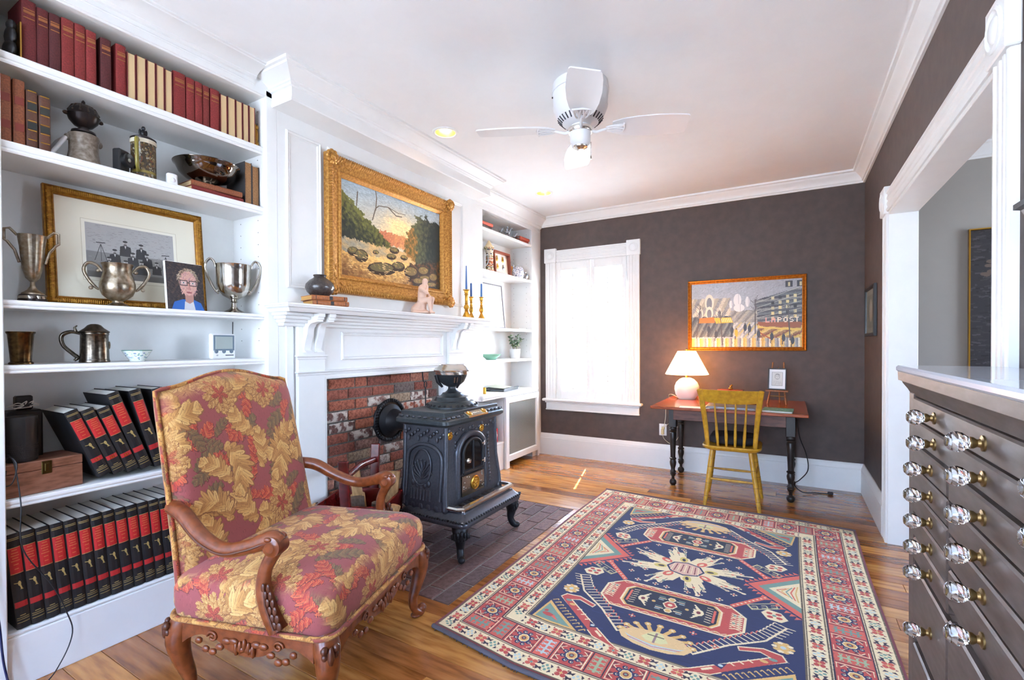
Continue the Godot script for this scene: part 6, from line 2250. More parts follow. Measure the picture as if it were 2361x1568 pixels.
# ------------------------------------------------------------------ pictures
func picture_mat(key: String, cv: Cv, rough := 0.5) -> StandardMaterial3D:
	var m := mat(key, Color(1, 1, 1), rough)
	m.albedo_texture = cv.tex()
	return m
func framed(n: String, label: String, c: Vector3, u: Vector3, v: Vector3, hu: float, hv: float, prof: Array, fm: Material, pm: Material, group := "") -> Node3D: # hu, hv: half size of the outer edge
	var t := thing(n, label, "picture", c, 0, group)
	var N := u.cross(v)
	part(t, "frame", MB.new().sweep(rect_path(Vector3.ZERO, u, v, hu, hv), N, prof), fm)
	var w := 0.0
	for p in prof:
		w = minf(w, p.x)
	var iu := hu + w + 0.002
	var iv := hv + w + 0.002
	var b := MB.new()
	b.quv(-u * iu - v * iv + N * 0.006, u * iu - v * iv + N * 0.006, u * iu + v * iv + N * 0.006, -u * iu + v * iv + N * 0.006)
	part(t, "picture", b, pm)
	return t
func ground(cv: Cv, W: float, Hh: float, f: Callable) -> void: # underpainting
	for i in int(W / 4):
		for j in int(Hh / 4):
			cv.rect(i * 4, j * 4, i * 4 + 4, j * 4 + 4, f.call((i + 0.5) * 4 / W, (j + 0.5) * 4 / Hh)[0])
func strokes(cv: Cv, W: float, Hh: float, n: int, f: Callable, L: float, w: float, r: RandomNumberGenerator) -> void:
	for i in n:
		var p := Vector2(r.randf(), r.randf())
		var q: Array = f.call(p.x, p.y)
		var c: Color = q[0] * r.randf_range(0.9, 1.1)
		c.a = 1.0
		var d := Vector2.from_angle(q[1] + r.randf_range(-0.4, 0.4)) * L * r.randf_range(0.5, 1.2)
		var a := p * Vector2(W, Hh)
		cv.line(a - d, a + d, w * r.randf_range(0.6, 1.3), c)

func landscape() -> Cv:
	var r := RandomNumberGenerator.new()
	r.seed = 21
	var W := 560.0
	var Hh := 370.0
	var cv := Cv.new(560, 370, rgb(190, 170, 130))
	var nz := FastNoiseLite.new()
	nz.seed = 3
	nz.frequency = 1.0
	var f := func(u0: float, v0: float) -> Array:
		var n1 := nz.get_noise_2d(u0 * 9.0, v0 * 9.0)
		var n2 := nz.get_noise_2d(u0 * 26.0 + 7.0, v0 * 18.0)
		var u := u0 + n1 * 0.05
		var v := v0 + n2 * 0.03
		var glow := exp(-pow((u - 0.54) / 0.17, 2.0) - pow((v - 0.36) / 0.15, 2.0))
		var c := rgb(160, 180, 192).lerp(rgb(206, 196, 172), clampf(v * 2.2, 0, 1)).lerp(rgb(255, 220, 158), clampf(glow * 1.3, 0, 1))
		var a := 0.1
		if v > 0.43 and v < 0.58 and u > 0.33:
			c = rgb(196, 120, 84).lerp(rgb(224, 170, 100), clampf((u - 0.42) * 3.0 + n2 * 0.4, 0, 1))
			a = -0.6
		if v > 0.10 + u * 1.05 and v < 0.66: # steep bank
			c = rgb(112, 112, 52).lerp(rgb(36, 40, 32), clampf((v - 0.16 - u * 0.75) * 3.2 + n2 * 0.9, 0, 1))
			a = 1.1
		if u > 0.64 + 0.06 * sin(v * 9.0) and v > 0.12 + n1 * 0.1 and v < 0.84: # trees
			c = rgb(104, 104, 66).lerp(rgb(34, 42, 40), clampf((u - 0.66) * 4.0 + n2 * 0.6, 0, 1))
			if u < 0.72 and v > 0.28:
				c = rgb(176, 122, 56).lerp(rgb(92, 84, 46), clampf(0.5 + n2 * 1.4, 0, 1))
			a = 1.4
		if v > 0.60 + maxf(0.0, u - 0.56) * 0.8 and u < 0.78: # water
			c = rgb(206, 168, 112).lerp(rgb(150, 146, 128), clampf(0.8 - u * 1.8 + n1, 0, 1))
			if v > 0.74:
				c = rgb(238, 190, 112).lerp(rgb(120, 78, 38), clampf(absf(u - 0.42) * 1.5 + (v - 0.84) * 3.0 + n2 * 0.5, 0, 1))
			a = 0.25
		if u > 0.64 and v > 0.74 - (u - 0.64) * 0.3:
			c = rgb(110, 70, 40).lerp(rgb(44, 42, 34), clampf(0.5 + n2 * 1.5 + (u - 0.8), 0, 1))
			a = 0.9
		return [c, a]
	ground(cv, W, Hh, f)
	strokes(cv, W, Hh, 3800, f, 7, 5, r)
	strokes(cv, W, Hh, 3000, f, 5, 3, r)
	# boulders: dark underside, lit top
	for q in [[0.10, 0.73, 0.05, 0.05], [0.17, 0.76, 0.06, 0.07], [0.45, 0.70, 0.05, 0.035], [0.52, 0.80, 0.07, 0.06], [0.36, 0.86, 0.14, 0.075], [0.66, 0.84, 0.08, 0.08], [0.80, 0.80, 0.07, 0.07], [0.82, 0.90, 0.08, 0.06], [0.74, 0.94, 0.07, 0.05], [0.92, 0.86, 0.06, 0.07], [0.58, 0.68, 0.04, 0.03], [0.48, 0.62, 0.05, 0.04], [0.30, 0.69, 0.03, 0.02], [0.9, 0.96, 0.07, 0.04]]:
		var p := Vector2(q[0] * W, q[1] * Hh)
		cv.disc(p, q[2] * W, q[3] * Hh, rgb(58, 42, 30), -0.1)
		cv.disc(p + Vector2(-2, -5), q[2] * W * 0.82, q[3] * Hh * 0.66, rgb(120, 96, 52) if q[0] > 0.55 else rgb(104, 92, 58), -0.1)
		for k in 16:
			var e := p + Vector2(r.randf_range(-0.7, 0.7) * q[2] * W, r.randf_range(-0.75, 0.0) * q[3] * Hh)
			cv.line(e, e + Vector2(6, 5), 2.5, [rgb(150, 132, 66), rgb(120, 116, 56), rgb(176, 130, 70)][k % 3])
	for k in 60: # rushing water
		var e := Vector2(r.randf_range(0.05, 0.62) * W, r.randf_range(0.74, 0.97) * Hh)
		cv.line(e, e + Vector2(r.randf_range(8, 22), r.randf_range(-3, 6)), 2.0, rgb(244, 206, 140))
	for b in [[[0.27, 0.34], [0.30, 0.20], [0.33, 0.16], [0.42, 0.14], [0.52, 0.17], [0.60, 0.16]], [[0.42, 0.14], [0.50, 0.21], [0.56, 0.20]], [[0.30, 0.22], [0.31, 0.08], [0.30, 0.0]], [[0.13, 0.24], [0.14, 0.08]]]:
		for i in b.size() - 1:
			cv.line(Vector2(b[i][0] * W, b[i][1] * Hh), Vector2(b[i + 1][0] * W, b[i + 1][1] * Hh), 5.0 - i * 0.7, rgb(96, 84, 70))
	return cv

func street_scene() -> Cv:
	var r := RandomNumberGenerator.new()
	r.seed = 8
	var W := 700.0
	var Hh := 455.0
	var cv := Cv.new(700, 455, rgb(168, 176, 182))
	var f := func(u: float, v: float) -> Array:
		var c := rgb(172, 180, 188).lerp(rgb(150, 150, 156), clampf((u - 0.3) * 1.2, 0, 1) * (1.0 - v))
		var a := -0.5
		var roof := 0.30 - (u - 0.58) * 0.42
		if u > 0.60 and v > maxf(0.14, roof) and v < 0.66:
			c = [rgb(84, 90, 98), rgb(104, 112, 118), rgb(70, 74, 82), rgb(132, 136, 134)][int(v * 31.0 + u * 3.0) % 4]
			a = -0.25
		if u < 0.38 and v > 0.24 and v < 0.52:
			c = [rgb(176, 170, 152), rgb(150, 152, 152), rgb(202, 196, 176)][int(u * 29.0 + v * 9.0) % 3]
			a = 1.4
		if u < 0.40 and v >= 0.52 and v < 0.84:
			c = [rgb(92, 100, 104), rgb(120, 126, 124), rgb(72, 78, 84)][int(u * 41.0 + v * 13.0) % 3]
			a = 1.5
		if u > 0.38 and u < 0.62 and v > 0.44 and v < 0.62:
			c = [rgb(150, 152, 148), rgb(130, 132, 128), rgb(170, 166, 154)][int(u * 37.0 + v * 21.0) % 3]
		if v >= 0.62 and u > 0.40 and u < 0.62:
			c = [rgb(176, 180, 176), rgb(196, 200, 196), rgb(150, 156, 158), rgb(190, 176, 120)][int(u * 53.0 + v * 29.0) % 4]
			a = 1.5
		if u >= 0.62 and v > 0.64 and v < 0.86:
			c = [rgb(196, 170, 92), rgb(214, 190, 120), rgb(150, 120, 84), rgb(130, 84, 66)][int(u * 31.0 + v * 37.0) % 4]
			a = 1.4
		if v > 0.86:
			c = [rgb(206, 168, 84), rgb(216, 188, 116), rgb(166, 166, 160), rgb(128, 134, 140), rgb(222, 214, 190)][int(u * 61.0) % 5]
			a = 1.5
		return [c, a]
	ground(cv, W, Hh, f)
	strokes(cv, W, Hh, 4200, f, 7, 4, r)
	strokes(cv, W, Hh, 2600, f, 4, 3, r)
	var P := func(u: float, v: float) -> Vector2: return Vector2(u * W, v * Hh)
	for q in [[0.44, 0.28, 0.050, 0.10], [0.38, 0.34, 0.022, 0.06], [0.53, 0.31, 0.026, 0.08], [0.455, 0.40, 0.07, 0.06]]: # pale domes
		cv.disc(P.call(q[0], q[1]), q[2] * W * 0.72, q[3] * Hh, rgb(224, 224, 222))
		cv.line(P.call(q[0] + 0.01, q[1] - q[3]), P.call(q[0] + 0.012, q[1] + q[3]), 3, rgb(176, 178, 182))
	for q in [[0.175, 0.30, 0.045, 0.13], [0.175, 0.46, 0.038, 0.10], [0.085, 0.47, 0.030, 0.09], [0.27, 0.47, 0.026, 0.08]]: # arches
		cv.disc(P.call(q[0], q[1]), q[2] * W, q[3] * Hh, rgb(222, 216, 196))
		cv.disc(P.call(q[0], q[1] + 0.02), q[2] * W * 0.6, q[3] * Hh * 0.75, rgb(128, 132, 138))
	for i in 5: # roof lines and lit windows of the corner house
		cv.line(P.call(0.60, 0.34 + i * 0.075), P.call(0.99, 0.12 + i * 0.105), 3.0, rgb(188, 190, 182))
		for k in 4:
			cv.rect(W * (0.74 + k * 0.063), Hh * (0.25 + i * 0.075 - k * 0.008), W * (0.765 + k * 0.063), Hh * (0.295 + i * 0.075 - k * 0.008), [rgb(206, 200, 160), rgb(52, 56, 62), rgb(190, 184, 150), rgb(220, 206, 150)][(i + k) % 4])
	for q in [[0.86, 0.03], [0.955, 0.03]]:
		cv.rect(W * q[0], Hh * q[1], W * (q[0] + 0.06), Hh * (q[1] + 0.09), rgb(58, 62, 70))
		cv.rect(W * (q[0] + 0.022), Hh * (q[1] + 0.02), W * (q[0] + 0.04), Hh * (q[1] + 0.08), rgb(190, 182, 142))
	cv.poly([P.call(0.08, 0.54), P.call(0.22, 0.53), P.call(0.23, 0.62), P.call(0.06, 0.62)], rgb(196, 118, 48))
	cv.poly([P.call(0.22, 0.54), P.call(0.38, 0.54), P.call(0.40, 0.62), P.call(0.24, 0.63)], rgb(222, 176, 62))
	for i in 6:
		cv.line(P.call(0.29 + i * 0.016, 0.55), P.call(0.30 + i * 0.017, 0.61), 4, rgb(232, 222, 180))
	cv.poly([P.call(0.62, 0.62), P.call(0.99, 0.63), P.call(0.99, 0.72), P.call(0.64, 0.68)], rgb(150, 92, 66))
	cv.poly([P.call(0.62, 0.69), P.call(0.99, 0.73), P.call(0.99, 0.76), P.call(0.62, 0.71)], rgb(218, 190, 96))
	cv.line(P.call(0.62, 0.76), P.call(0.74, 0.88), 7, rgb(164, 84, 50))
	# sign letters
	var glyph := {"L": ["1000", "1000", "1000", "1000", "1111"], "A": ["0110", "1001", "1111", "1001", "1001"], "P": ["1110", "1001", "1110", "1000", "1000"], "O": ["0110", "1001", "1001", "1001", "0110"], "S": ["0111", "1000", "0110", "0001", "1110"], "T": ["1110", "0100", "0100", "0100", "0100"]}
	var x := 0.690
	for k in 6:
		var ch: String = "LAPOST"[k]
		var rows: Array = glyph[ch]
		for j in 5:
			for i in 4:
				if rows[j][i] == "1":
					var q: Vector2 = P.call(x + i * 0.0088, 0.560 + j * 0.0145)
					cv.im.fill_rect(Rect2i(int(q.x), int(q.y), 7, 7), rgb(226, 160, 150) if k < 2 else rgb(236, 224, 206))
		x += 0.050 if k != 1 else 0.054
	# bare trees
	for q in [[0.05, 0.86, 0.04], [0.30, 0.97, -0.02], [0.60, 0.80, 0.0], [0.90, 0.90, -0.02]]:
		var b: Vector2 = P.call(q[0], q[1])
		var tip: Vector2 = P.call(q[0] + q[2], q[1] - 0.52)
		cv.line(b, b.lerp(tip, 0.6), 7, rgb(78, 76, 78))
		cv.line(b.lerp(tip, 0.6), tip, 4, rgb(86, 84, 86))
		for k in 14:
			var s0 := b.lerp(tip, r.randf_range(0.5, 1.0))
			var d := Vector2(r.randf_range(-1, 1), r.randf_range(-1.2, -0.3)) * 42
			cv.line(s0, s0 + d, 2, rgb(84, 84, 88))
			cv.line(s0 + d * 0.6, s0 + d * 0.6 + Vector2(r.randf_range(-18, 18), -20), 1.4, rgb(96, 96, 100))
	for q in [[0.17, 0.72], [0.24, 0.80], [0.39, 0.74], [0.43, 0.78], [0.63, 0.80], [0.745, 0.84], [0.845, 0.86], [0.92, 0.90], [0.55, 0.72], [0.51, 0.70]]: # passers-by
		cv.disc(P.call(q[0], q[1]), 11, 26, rgb(58, 64, 74) if q[0] != 0.43 else rgb(214, 170, 60))
		cv.disc(P.call(q[0], q[1] - 0.06), 5, 6, rgb(96, 88, 84))
		cv.line(P.call(q[0] - 0.008, q[1] + 0.05), P.call(q[0] - 0.01, q[1] + 0.10), 5, rgb(60, 62, 70))
	return cv

func paintings() -> void:
	# gilt frame over the mantel
	var gl: Material = M["gilt"]
	var hu := 0.588
	var hv := 0.410
	var c := V(XL + 0.014, 1.945, -2.452)
	var prof := [P2(0, 0), P2(0.0, 0.026), P2(-0.006, 0.038), P2(-0.014, 0.043), P2(-0.026, 0.043), P2(-0.034, 0.038), P2(-0.038, 0.036), P2(-0.052, 0.034), P2(-0.070, 0.026), P2(-0.086, 0.024), P2(-0.092, 0.030), P2(-0.1, 0.030), P2(-0.106, 0.022), P2(-0.118, 0.012), P2(-0.118, 0.0)]
	var t := framed("landscape_painting", "large oil painting of a rocky stream in an ornate gilt frame", c, Vector3.FORWARD, Vector3.UP, hu, hv, prof, gl, picture_mat("stream painting", landscape(), 0.4))
	for s in [-1.0, 1.0]: # gadrooned outer bead
		var rib := MB.new()
		for i in 66:
			var z := -hu + 0.07 + i * (2 * hu - 0.14) / 65.0
			rib.tube([V(0.037, s * (hv - 0.004), z - 0.006), V(0.046, s * (hv - 0.020), z + 0.003), V(0.037, s * (hv - 0.036), z + 0.008)], [0.004, 0.0065, 0.004], 5)
		part(t, "gadrooned_bead", rib, gl)
		rib = MB.new()
		for i in 44:
			var y := -hv + 0.07 + i * (2 * hv - 0.14) / 43.0
			rib.tube([V(0.037, y - 0.006, s * (hu - 0.004)), V(0.046, y + 0.003, s * (hu - 0.020)), V(0.037, y + 0.008, s * (hu - 0.036))], [0.004, 0.0065, 0.004], 5)
		part(t, "gadrooned_bead", rib, gl)
	for sy in [-1.0, 1.0]:
		for sz in [-1.0, 1.0]:
			var k := MB.new() # shell and scroll corners
			var o := V(0.038, sy * (hv - 0.028), sz * (hu - 0.028))
			for j in 9:
				var a := TAU * j / 9.0
				k.ball(o + V(0.006, 0.030 * sin(a), 0.030 * cos(a)), V(0.014, 0.016, 0.016), 8, 6)
			k.ball(o + V(0.012, 0, 0), V(0.016, 0.020, 0.020), 10, 7)
			for j in 7:
				k.ball(o + V(-0.008, -sy * (0.05 + j * 0.017), -sz * (0.022 + 0.010 * sin(j * 1.7))), V(0.009, 0.012, 0.010 - j * 0.0006), 7, 5)
				k.ball(o + V(-0.008, -sy * (0.022 + 0.010 * sin(j * 1.7)), -sz * (0.05 + j * 0.017)), V(0.009, 0.010 - j * 0.0006, 0.012), 7, 5)
			var sc := []
			for j in 20:
				var th := j * 0.45
				sc.append(o + V(0.016, 0.036 * (1 - j / 22.0) * sin(th) * sy, 0.036 * (1 - j / 22.0) * cos(th) * sz))
			k.tube(sc, 0.006, 6)
			part(t, "corner_ornament", k, gl)
	part(t, "back_box", MB.new().box(V(-0.014, -hv + 0.02, -hu + 0.02), V(0.002, hv - 0.02, hu - 0.02)), tinted("old gilt", gl, rgb(150, 104, 44)))
	# the street scene over the desk
	var gp := [P2(0, 0), P2(0, 0.014), P2(-0.003, 0.020), P2(-0.008, 0.022), P2(-0.013, 0.018), P2(-0.016, 0.014), P2(-0.020, 0.016), P2(-0.026, 0.018), P2(-0.032, 0.012), P2(-0.034, 0.008), P2(-0.034, 0)]
	framed("street_painting", "oil painting of a wet city street in a narrow gilt frame", V(-0.360, 1.493, ZB + 0.004), Vector3.RIGHT, Vector3.UP, 0.485, 0.331, gp, tinted("bright gilt", gl, rgb(214, 140, 44)), picture_mat("street painting print", street_scene(), 0.5))
	# small picture on the doorway wall, and the dark canvas in the next room
	var cv := Cv.new(96, 128, rgb(120, 124, 116))
	cv.rect(14, 16, 82, 112, rgb(92, 96, 88))
	cv.disc(Vector2(48, 62), 16, 34, rgb(150, 150, 138))
	var bp := [P2(0, 0), P2(0, 0.016), P2(-0.004, 0.02), P2(-0.02, 0.02), P2(-0.024, 0.012), P2(-0.024, 0)]
	framed("small_picture", "small black framed grey print on the wall by the doorway", V(XR - 0.003, 1.462, -4.40), Vector3.BACK, Vector3.UP, 0.235, 0.185, bp, M["black plastic"], picture_mat("grey print", cv, 0.3))
	var dk := Cv.new(256, 320, rgb(44, 42, 46))
	var r := RandomNumberGenerator.new()
	r.seed = 2
	for i in 1500:
		var p := Vector2(r.randf() * 256, r.randf() * 320)
		var g := r.randf_range(30, 74)
		dk.line(p, p + Vector2(r.randf_range(-16, 16), r.randf_range(-3, 3)), 3, rgb(g, g * 0.95, g))
	for i in 30:
		var p := Vector2(r.randf_range(20, 90), r.randf_range(60, 100))
		dk.disc(p, 6, 4, rgb(96, 82, 72))
	framed("dark_painting", "nearly black abstract canvas with thin gold frame in next room", V(1.56, 1.49, -4.616), Vector3.RIGHT, Vector3.UP, 0.455, 0.545, [P2(0, 0), P2(0, 0.028), P2(-0.008, 0.028), P2(-0.010, 0.02), P2(-0.010, 0)], M["brass"], picture_mat("dark canvas", dk, 0.4))

# ------------------------------------------------------------------ books
# local axes of a book: spine towards +x at x = 0, thickness along z from 0 to -w, height up
func book(n: String, label: String, w: float, h: float, d: float, cover: Material, pages: Material, group: String, gilt = null, bands := []) -> Node3D:
	var t := thing(n, label, "book", Vector3.ZERO, 0, group)
	var key := "bk%.3f_%.3f_%.3f" % [w, h, d]
	if not meshes.has(key):
		var c := MB.new()
		var e := 0.0028
		c.box(V(-d, 0, -e), V(-0.004, h, 0), 0.0006)
		c.box(V(-d, 0, -w), V(-0.004, h, -w + e), 0.0006)
		var sp := []
		for i in 7:
			var a := -PI / 2 + PI * i / 6.0
			sp.append(P2(-0.006 + 0.006 * cos(a), -w / 2 + (w / 2) * sin(a)))
		sp.append(P2(-0.009, 0.0))
		sp.append(P2(-0.009, -w))
		c.at(Transform3D(Basis(Vector3(1, 0, 0), Vector3(0, 0, 1), Vector3(0, -1, 0)), V(0, h, 0)))
		c.extrude(sp, 0.0, h, 0.6)
		var p := MB.new()
		p.box(V(-d + 0.003, 0.003, -w + e), V(-0.008, h - 0.003, -e))
		meshes[key] = [c.done(), p.done()]
	part(t, "cover", meshes[key][0], cover)
	part(t, "pages", meshes[key][1], pages)
	if gilt != null:
		for b in bands: # [y fraction, height]
			part(t, "spine_band", MB.new().box(V(-0.004, b[0] * h, -w * 0.88), V(0.0006, b[0] * h + b[1], -w * 0.12)), gilt)
	return t
func stand(b: Node3D, x: float, y: float, z: float, lean := 0.0, turn := 0.0) -> void:
	b.transform = Transform3D(Basis(Vector3.UP, turn) * Basis(Vector3.RIGHT, lean), V(x, y, z))

func books_left() -> void:
	var cloth := noise_tex(0.06, Color(0.72, 0.7, 0.7), Color(1, 1, 1), 51, 4)
	var reds := []
	var rc := [rgb(120, 38, 40), rgb(106, 34, 36), rgb(92, 34, 36), rgb(142, 44, 40), rgb(136, 46, 40), rgb(148, 46, 44)]
	for i in 6:
		var m := tri_tex(mat("red cloth %d" % i, rc[i], 0.75), cloth, Vector3(9, 9, 9))
		m.uv1_offset = Vector3(0.2 * i, 0.13 * i, 0.3 * i)
		reds.append(m)
	var dull := mat("dull gilt", rgb(150, 92, 52), 0.6, 0.3)
	# top shelf: spines out and fore-edges out
	var rows := [[-0.612, 0.041, 0.226, 0], [-0.653, 0.034, 0.218, 1], [-0.687, 0.034, 0.218, 2], [-0.722, 0.039, 0.222, 3], [-0.761, 0.035, 0.222, 3], [-0.796, 0.034, 0.216, 5], [-0.842, 0.037, 0.212, 2], [-0.893, 0.037, 0.214, 5], [-1.106, 0.052, 0.208, 5], [-1.160, 0.037, 0.204, 5], [-1.198, 0.034, 0.203, 5], [-1.233, 0.030, 0.200, 4], [-1.266, 0.044, 0.202, 5]]
	for q in rows:
		var first: bool = q[0] > -0.95
		var b := book("red_book", "dark red cloth book, spine out, top shelf, %s" % ("next to the black bookend run" if first else "between two fore-edge runs"), q[1] - 0.0015, q[2], 0.15, reds[q[3]], M["page edge"], "red books on the top shelf", dull, [[0.70, 0.004], [0.78, 0.010], [0.84, 0.004]])
		stand(b, -2.412, 2.2648, q[0])
	for q in [[-0.931, 0.032, 0.200], [-0.964, 0.037, 0.204], [-1.003, 0.034, 0.203], [-1.038, 0.033, 0.202], [-1.072, 0.031, 0.198], [-1.312, 0.034, 0.196], [-1.347, 0.040, 0.199], [-1.388, 0.034, 0.198], [-1.423, 0.032, 0.198], [-1.456, 0.033, 0.198]]:
		var b := book("red_book", "red book showing its cream fore-edge on the top shelf %s" % ("after the wide dark red spines" if q[0] > -1.2 else "against the end bookend"), q[1] - 0.0015, q[2], 0.15, reds[0], M["page edge"], "fore-edge out red books on the top shelf")
		stand(b, -2.562, 2.2648, q[0] - q[1] + 0.0015, 0.0, PI)
	var be := thing("bookend", "dark iron bookend shaped like a crouching figure, on the top shelf", "bookend", V(-2.44, 2.2648, -0.586))
	part(be, "plate", MB.new().box(V(-0.05, 0, -0.022), V(0.04, 0.13, -0.018)), M["old brass"])
	part(be, "figure", MB.new().ball(V(0.0, 0.03, 0.0), V(0.045, 0.035, 0.018), 12, 8).ball(V(0.012, 0.075, 0.0), V(0.032, 0.035, 0.016), 12, 8).ball(V(0.02, 0.112, 0), V(0.02, 0.020, 0.014), 10, 7), M["black iron"])
	var be2 := thing("bookend", "gilt bookend at the far end of the top shelf", "bookend", V(-2.42, 2.2648, -1.506))
	part(be2, "plate", MB.new().box(V(-0.08, 0, 0.010), V(0.0, 0.12, 0.013)), M["old brass"])
	part(be2, "ornament", MB.new().ball(V(-0.01, 0.02, 0.0), V(0.012, 0.02, 0.009), 8, 6).ball(V(-0.01, 0.065, 0.0), V(0.009, 0.035, 0.008), 8, 6).ball(V(-0.01, 0.108, 0.0), V(0.011, 0.014, 0.009), 8, 6), M["old brass"])
	# second shelf: leather bindings
	var tan_ := tri_tex(mat("brown leather", rgb(156, 88, 52), 0.55), cloth, Vector3(8, 8, 8))
	var dkl := tri_tex(mat("dark leather", rgb(104, 62, 42), 0.5), cloth, Vector3(8, 8, 8))
	var lb := mat("red label leather", rgb(126, 50, 40), 0.6)
	var bl := mat("black label leather", rgb(34, 36, 32), 0.5)
	for q in [[-0.550, 0.034, 0.240, 0], [-0.588, 0.032, 0.238, 1], [-0.622, 0.032, 0.214, 2], [-0.656, 0.034, 0.208, 3]]:
		var old: bool = q[3] < 2
		var b := book("leather_book", ["tall tan leather book at the end of the second shelf", "tall tan leather book with red labels beside banded bindings", "brown leather book with gilt bands and black labels beside tan books", "brown leather book with gilt bands next to leaning white booklet"][q[3]], q[1] - 0.001, q[2], 0.16, tan_ if old else dkl, M["page edge"], "leather books on the second shelf", lb if old else M["brass"], [[0.62, 0.028], [0.22, 0.028]] if old else [[0.98, 0.003], [0.80, 0.003], [0.64, 0.003], [0.47, 0.003], [0.31, 0.003], [0.15, 0.003]])
		stand(b, -2.415, 1.951, q[0], 0.0)
		if not old:
			var g := MB.new()
			for f in [0.67, 0.34]:
				g.box(V(-0.004, f * q[2], -q[1] * 0.9), V(0.0004, f * q[2] + 0.024, -q[1] * 0.1))
			part(b, "label", g, bl)
	var wb := book("white_booklet", "thin white booklet leaning between leather books and stoneware jug", 0.014, 0.115, 0.10, M["white plastic"], M["paper"], "")
	stand(wb, -2.48, 1.959, -0.692, -0.5)
	var gt := tri_tex(mat("grey marbled boards", rgb(66, 66, 68), 0.7), cloth, Vector3(12, 12, 12))
	var buff := tri_tex(mat("buff leather", rgb(180, 130, 80), 0.6), cloth, Vector3(8, 8, 8))
	for i in 2:
		var b := book("half_bound_book", ["grey half bound book with buff fore-edge next to punch bowl", "grey half bound book with buff fore-edge against the bookcase side"][i], 0.038, [0.225, 0.215][i], 0.17, gt, buff, "half bound books on the second shelf")
		stand(b, -2.60, 1.951, [-1.478, -1.517][i], 0.0, PI)
	var st1 := book("flat_book", "worn red book lying flat under the silver punch bowl", 0.024, 0.25, 0.17, reds[3], M["page edge"], "books under the punch bowl")
	st1.transform = Transform3D(Basis(Vector3.UP, 0.06) * Basis(Vector3.RIGHT, -PI / 2), V(-2.405, 1.976, -1.178))
	var st2 := book("flat_book", "tan book lying on the worn red book under the bowl", 0.026, 0.235, 0.165, tan_, M["page edge"], "books under the punch bowl")
	st2.transform = Transform3D(Basis(Vector3.UP, -0.03) * Basis(Vector3.RIGHT, -PI / 2), V(-2.412, 2.0025, -1.178))
	# law volumes
	var law := mat("black law cloth", rgb(20, 20, 23), 0.5)
	var cv := Cv.new(64, 512, rgb(22, 22, 25))
	var gold := rgb(176, 152, 92)
	for y in [20, 28, 452, 462, 478]:
		cv.rect(2, y, 62, y + 3, gold)
	cv.rect(1, 70, 63, 214, rgb(182, 32, 34))
	for y in [70, 210]:
		cv.rect(1, y, 63, y + 3, gold)
	for q in [[82, 26], [98, 34], [112, 40], [126, 30], [140, 42], [160, 24], [184, 20]]:
		cv.rect(32 - q[1] / 2, q[0], 32 + q[1] / 2, q[0] + 5, rgb(196, 104, 62))
	cv.rect(1, 366, 63, 398, rgb(170, 34, 36))
	cv.disc(Vector2(36, 268), 8, 14, gold)
	cv.line(Vector2(10, 262), Vector2(34, 266), 4, gold)
	cv.line(Vector2(36, 270), Vector2(44, 300), 8, gold)
	cv.line(Vector2(36, 300), Vector2(52, 302), 3, gold)
	cv.rect(18, 440, 46, 444, gold)
	var spine := picture_mat("law spine print", cv, 0.5)
	var law_book := func(label: String, w: float, h: float, grp: String) -> Node3D:
		var b := book("law_volume", label, w, h, 0.235, law, M["white page edge"], grp)
		var k := "sp%.3f_%.3f" % [w, h]
		if not meshes.has(k):
			var sp := MB.new()
			for i in 4:
				var f0 := -0.9 + 1.8 * i / 4.0
				var f1 := -0.9 + 1.8 * (i + 1) / 4.0
				var x0 := -0.006 + 0.0066 * sqrt(1.0 - f0 * f0)
				var x1 := -0.006 + 0.0066 * sqrt(1.0 - f1 * f1)
				sp.quv(V(x0, 0.001, -w / 2 - f0 * w / 2), V(x1, 0.001, -w / 2 - f1 * w / 2), V(x1, h - 0.001, -w / 2 - f1 * w / 2), V(x0, h - 0.001, -w / 2 - f0 * w / 2), Rect2(i / 4.0, 0, 0.25, 1))
			meshes[k] = sp.done()
		part(b, "spine_print", meshes[k], spine)
		return b
	for i in 14:
		var b: Node3D = law_book.call("black law volume with red labels in the long row on the bottom shelf", 0.0385, 0.350, "law volumes on the bottom shelf")
		stand(b, -2.40, 0.2005, -0.577 - i * 0.0398, 0.085)
	var nums := ["43", "42", "41"]
	for i in 6:
		var small := i < 3
		var b: Node3D = law_book.call("%s black law volume leaning away from the wooden box, %s" % [["first", "second", "third", "fourth", "fifth", "last"][i], "numbered in gold" if small else "a taller one"], 0.043, 0.292 if small else 0.352, "leaning law volumes")
		stand(b, -2.402, 0.693 if i < 5 else 0.688, [-0.819, -0.867, -0.915, -0.963, -1.014, -1.066][i], [0.375, 0.37, 0.36, 0.345, 0.27, 0.18][i])
		if small:
			var tm := TextMesh.new()
			tm.text = nums[i]
			tm.font_size = 16
			tm.pixel_size = 0.0009
			tm.depth = 0.0004
			part(b, "volume_number", tm, M["brass"], Transform3D(Basis(Vector3(0, 0, -1), Vector3.UP, Vector3(1, 0, 0)), V(0.0012, 0.254 * 0.292, -0.0215)))

# ------------------------------------------------------------------ small things
func cup_handle(m: MB, pts: Array, r: float) -> void:
	var c := curve(pts, 6)
	m.tube(c, scurve([r * 0.8, r * 1.15, r, r * 1.1, r * 0.7], c.size()), 8)

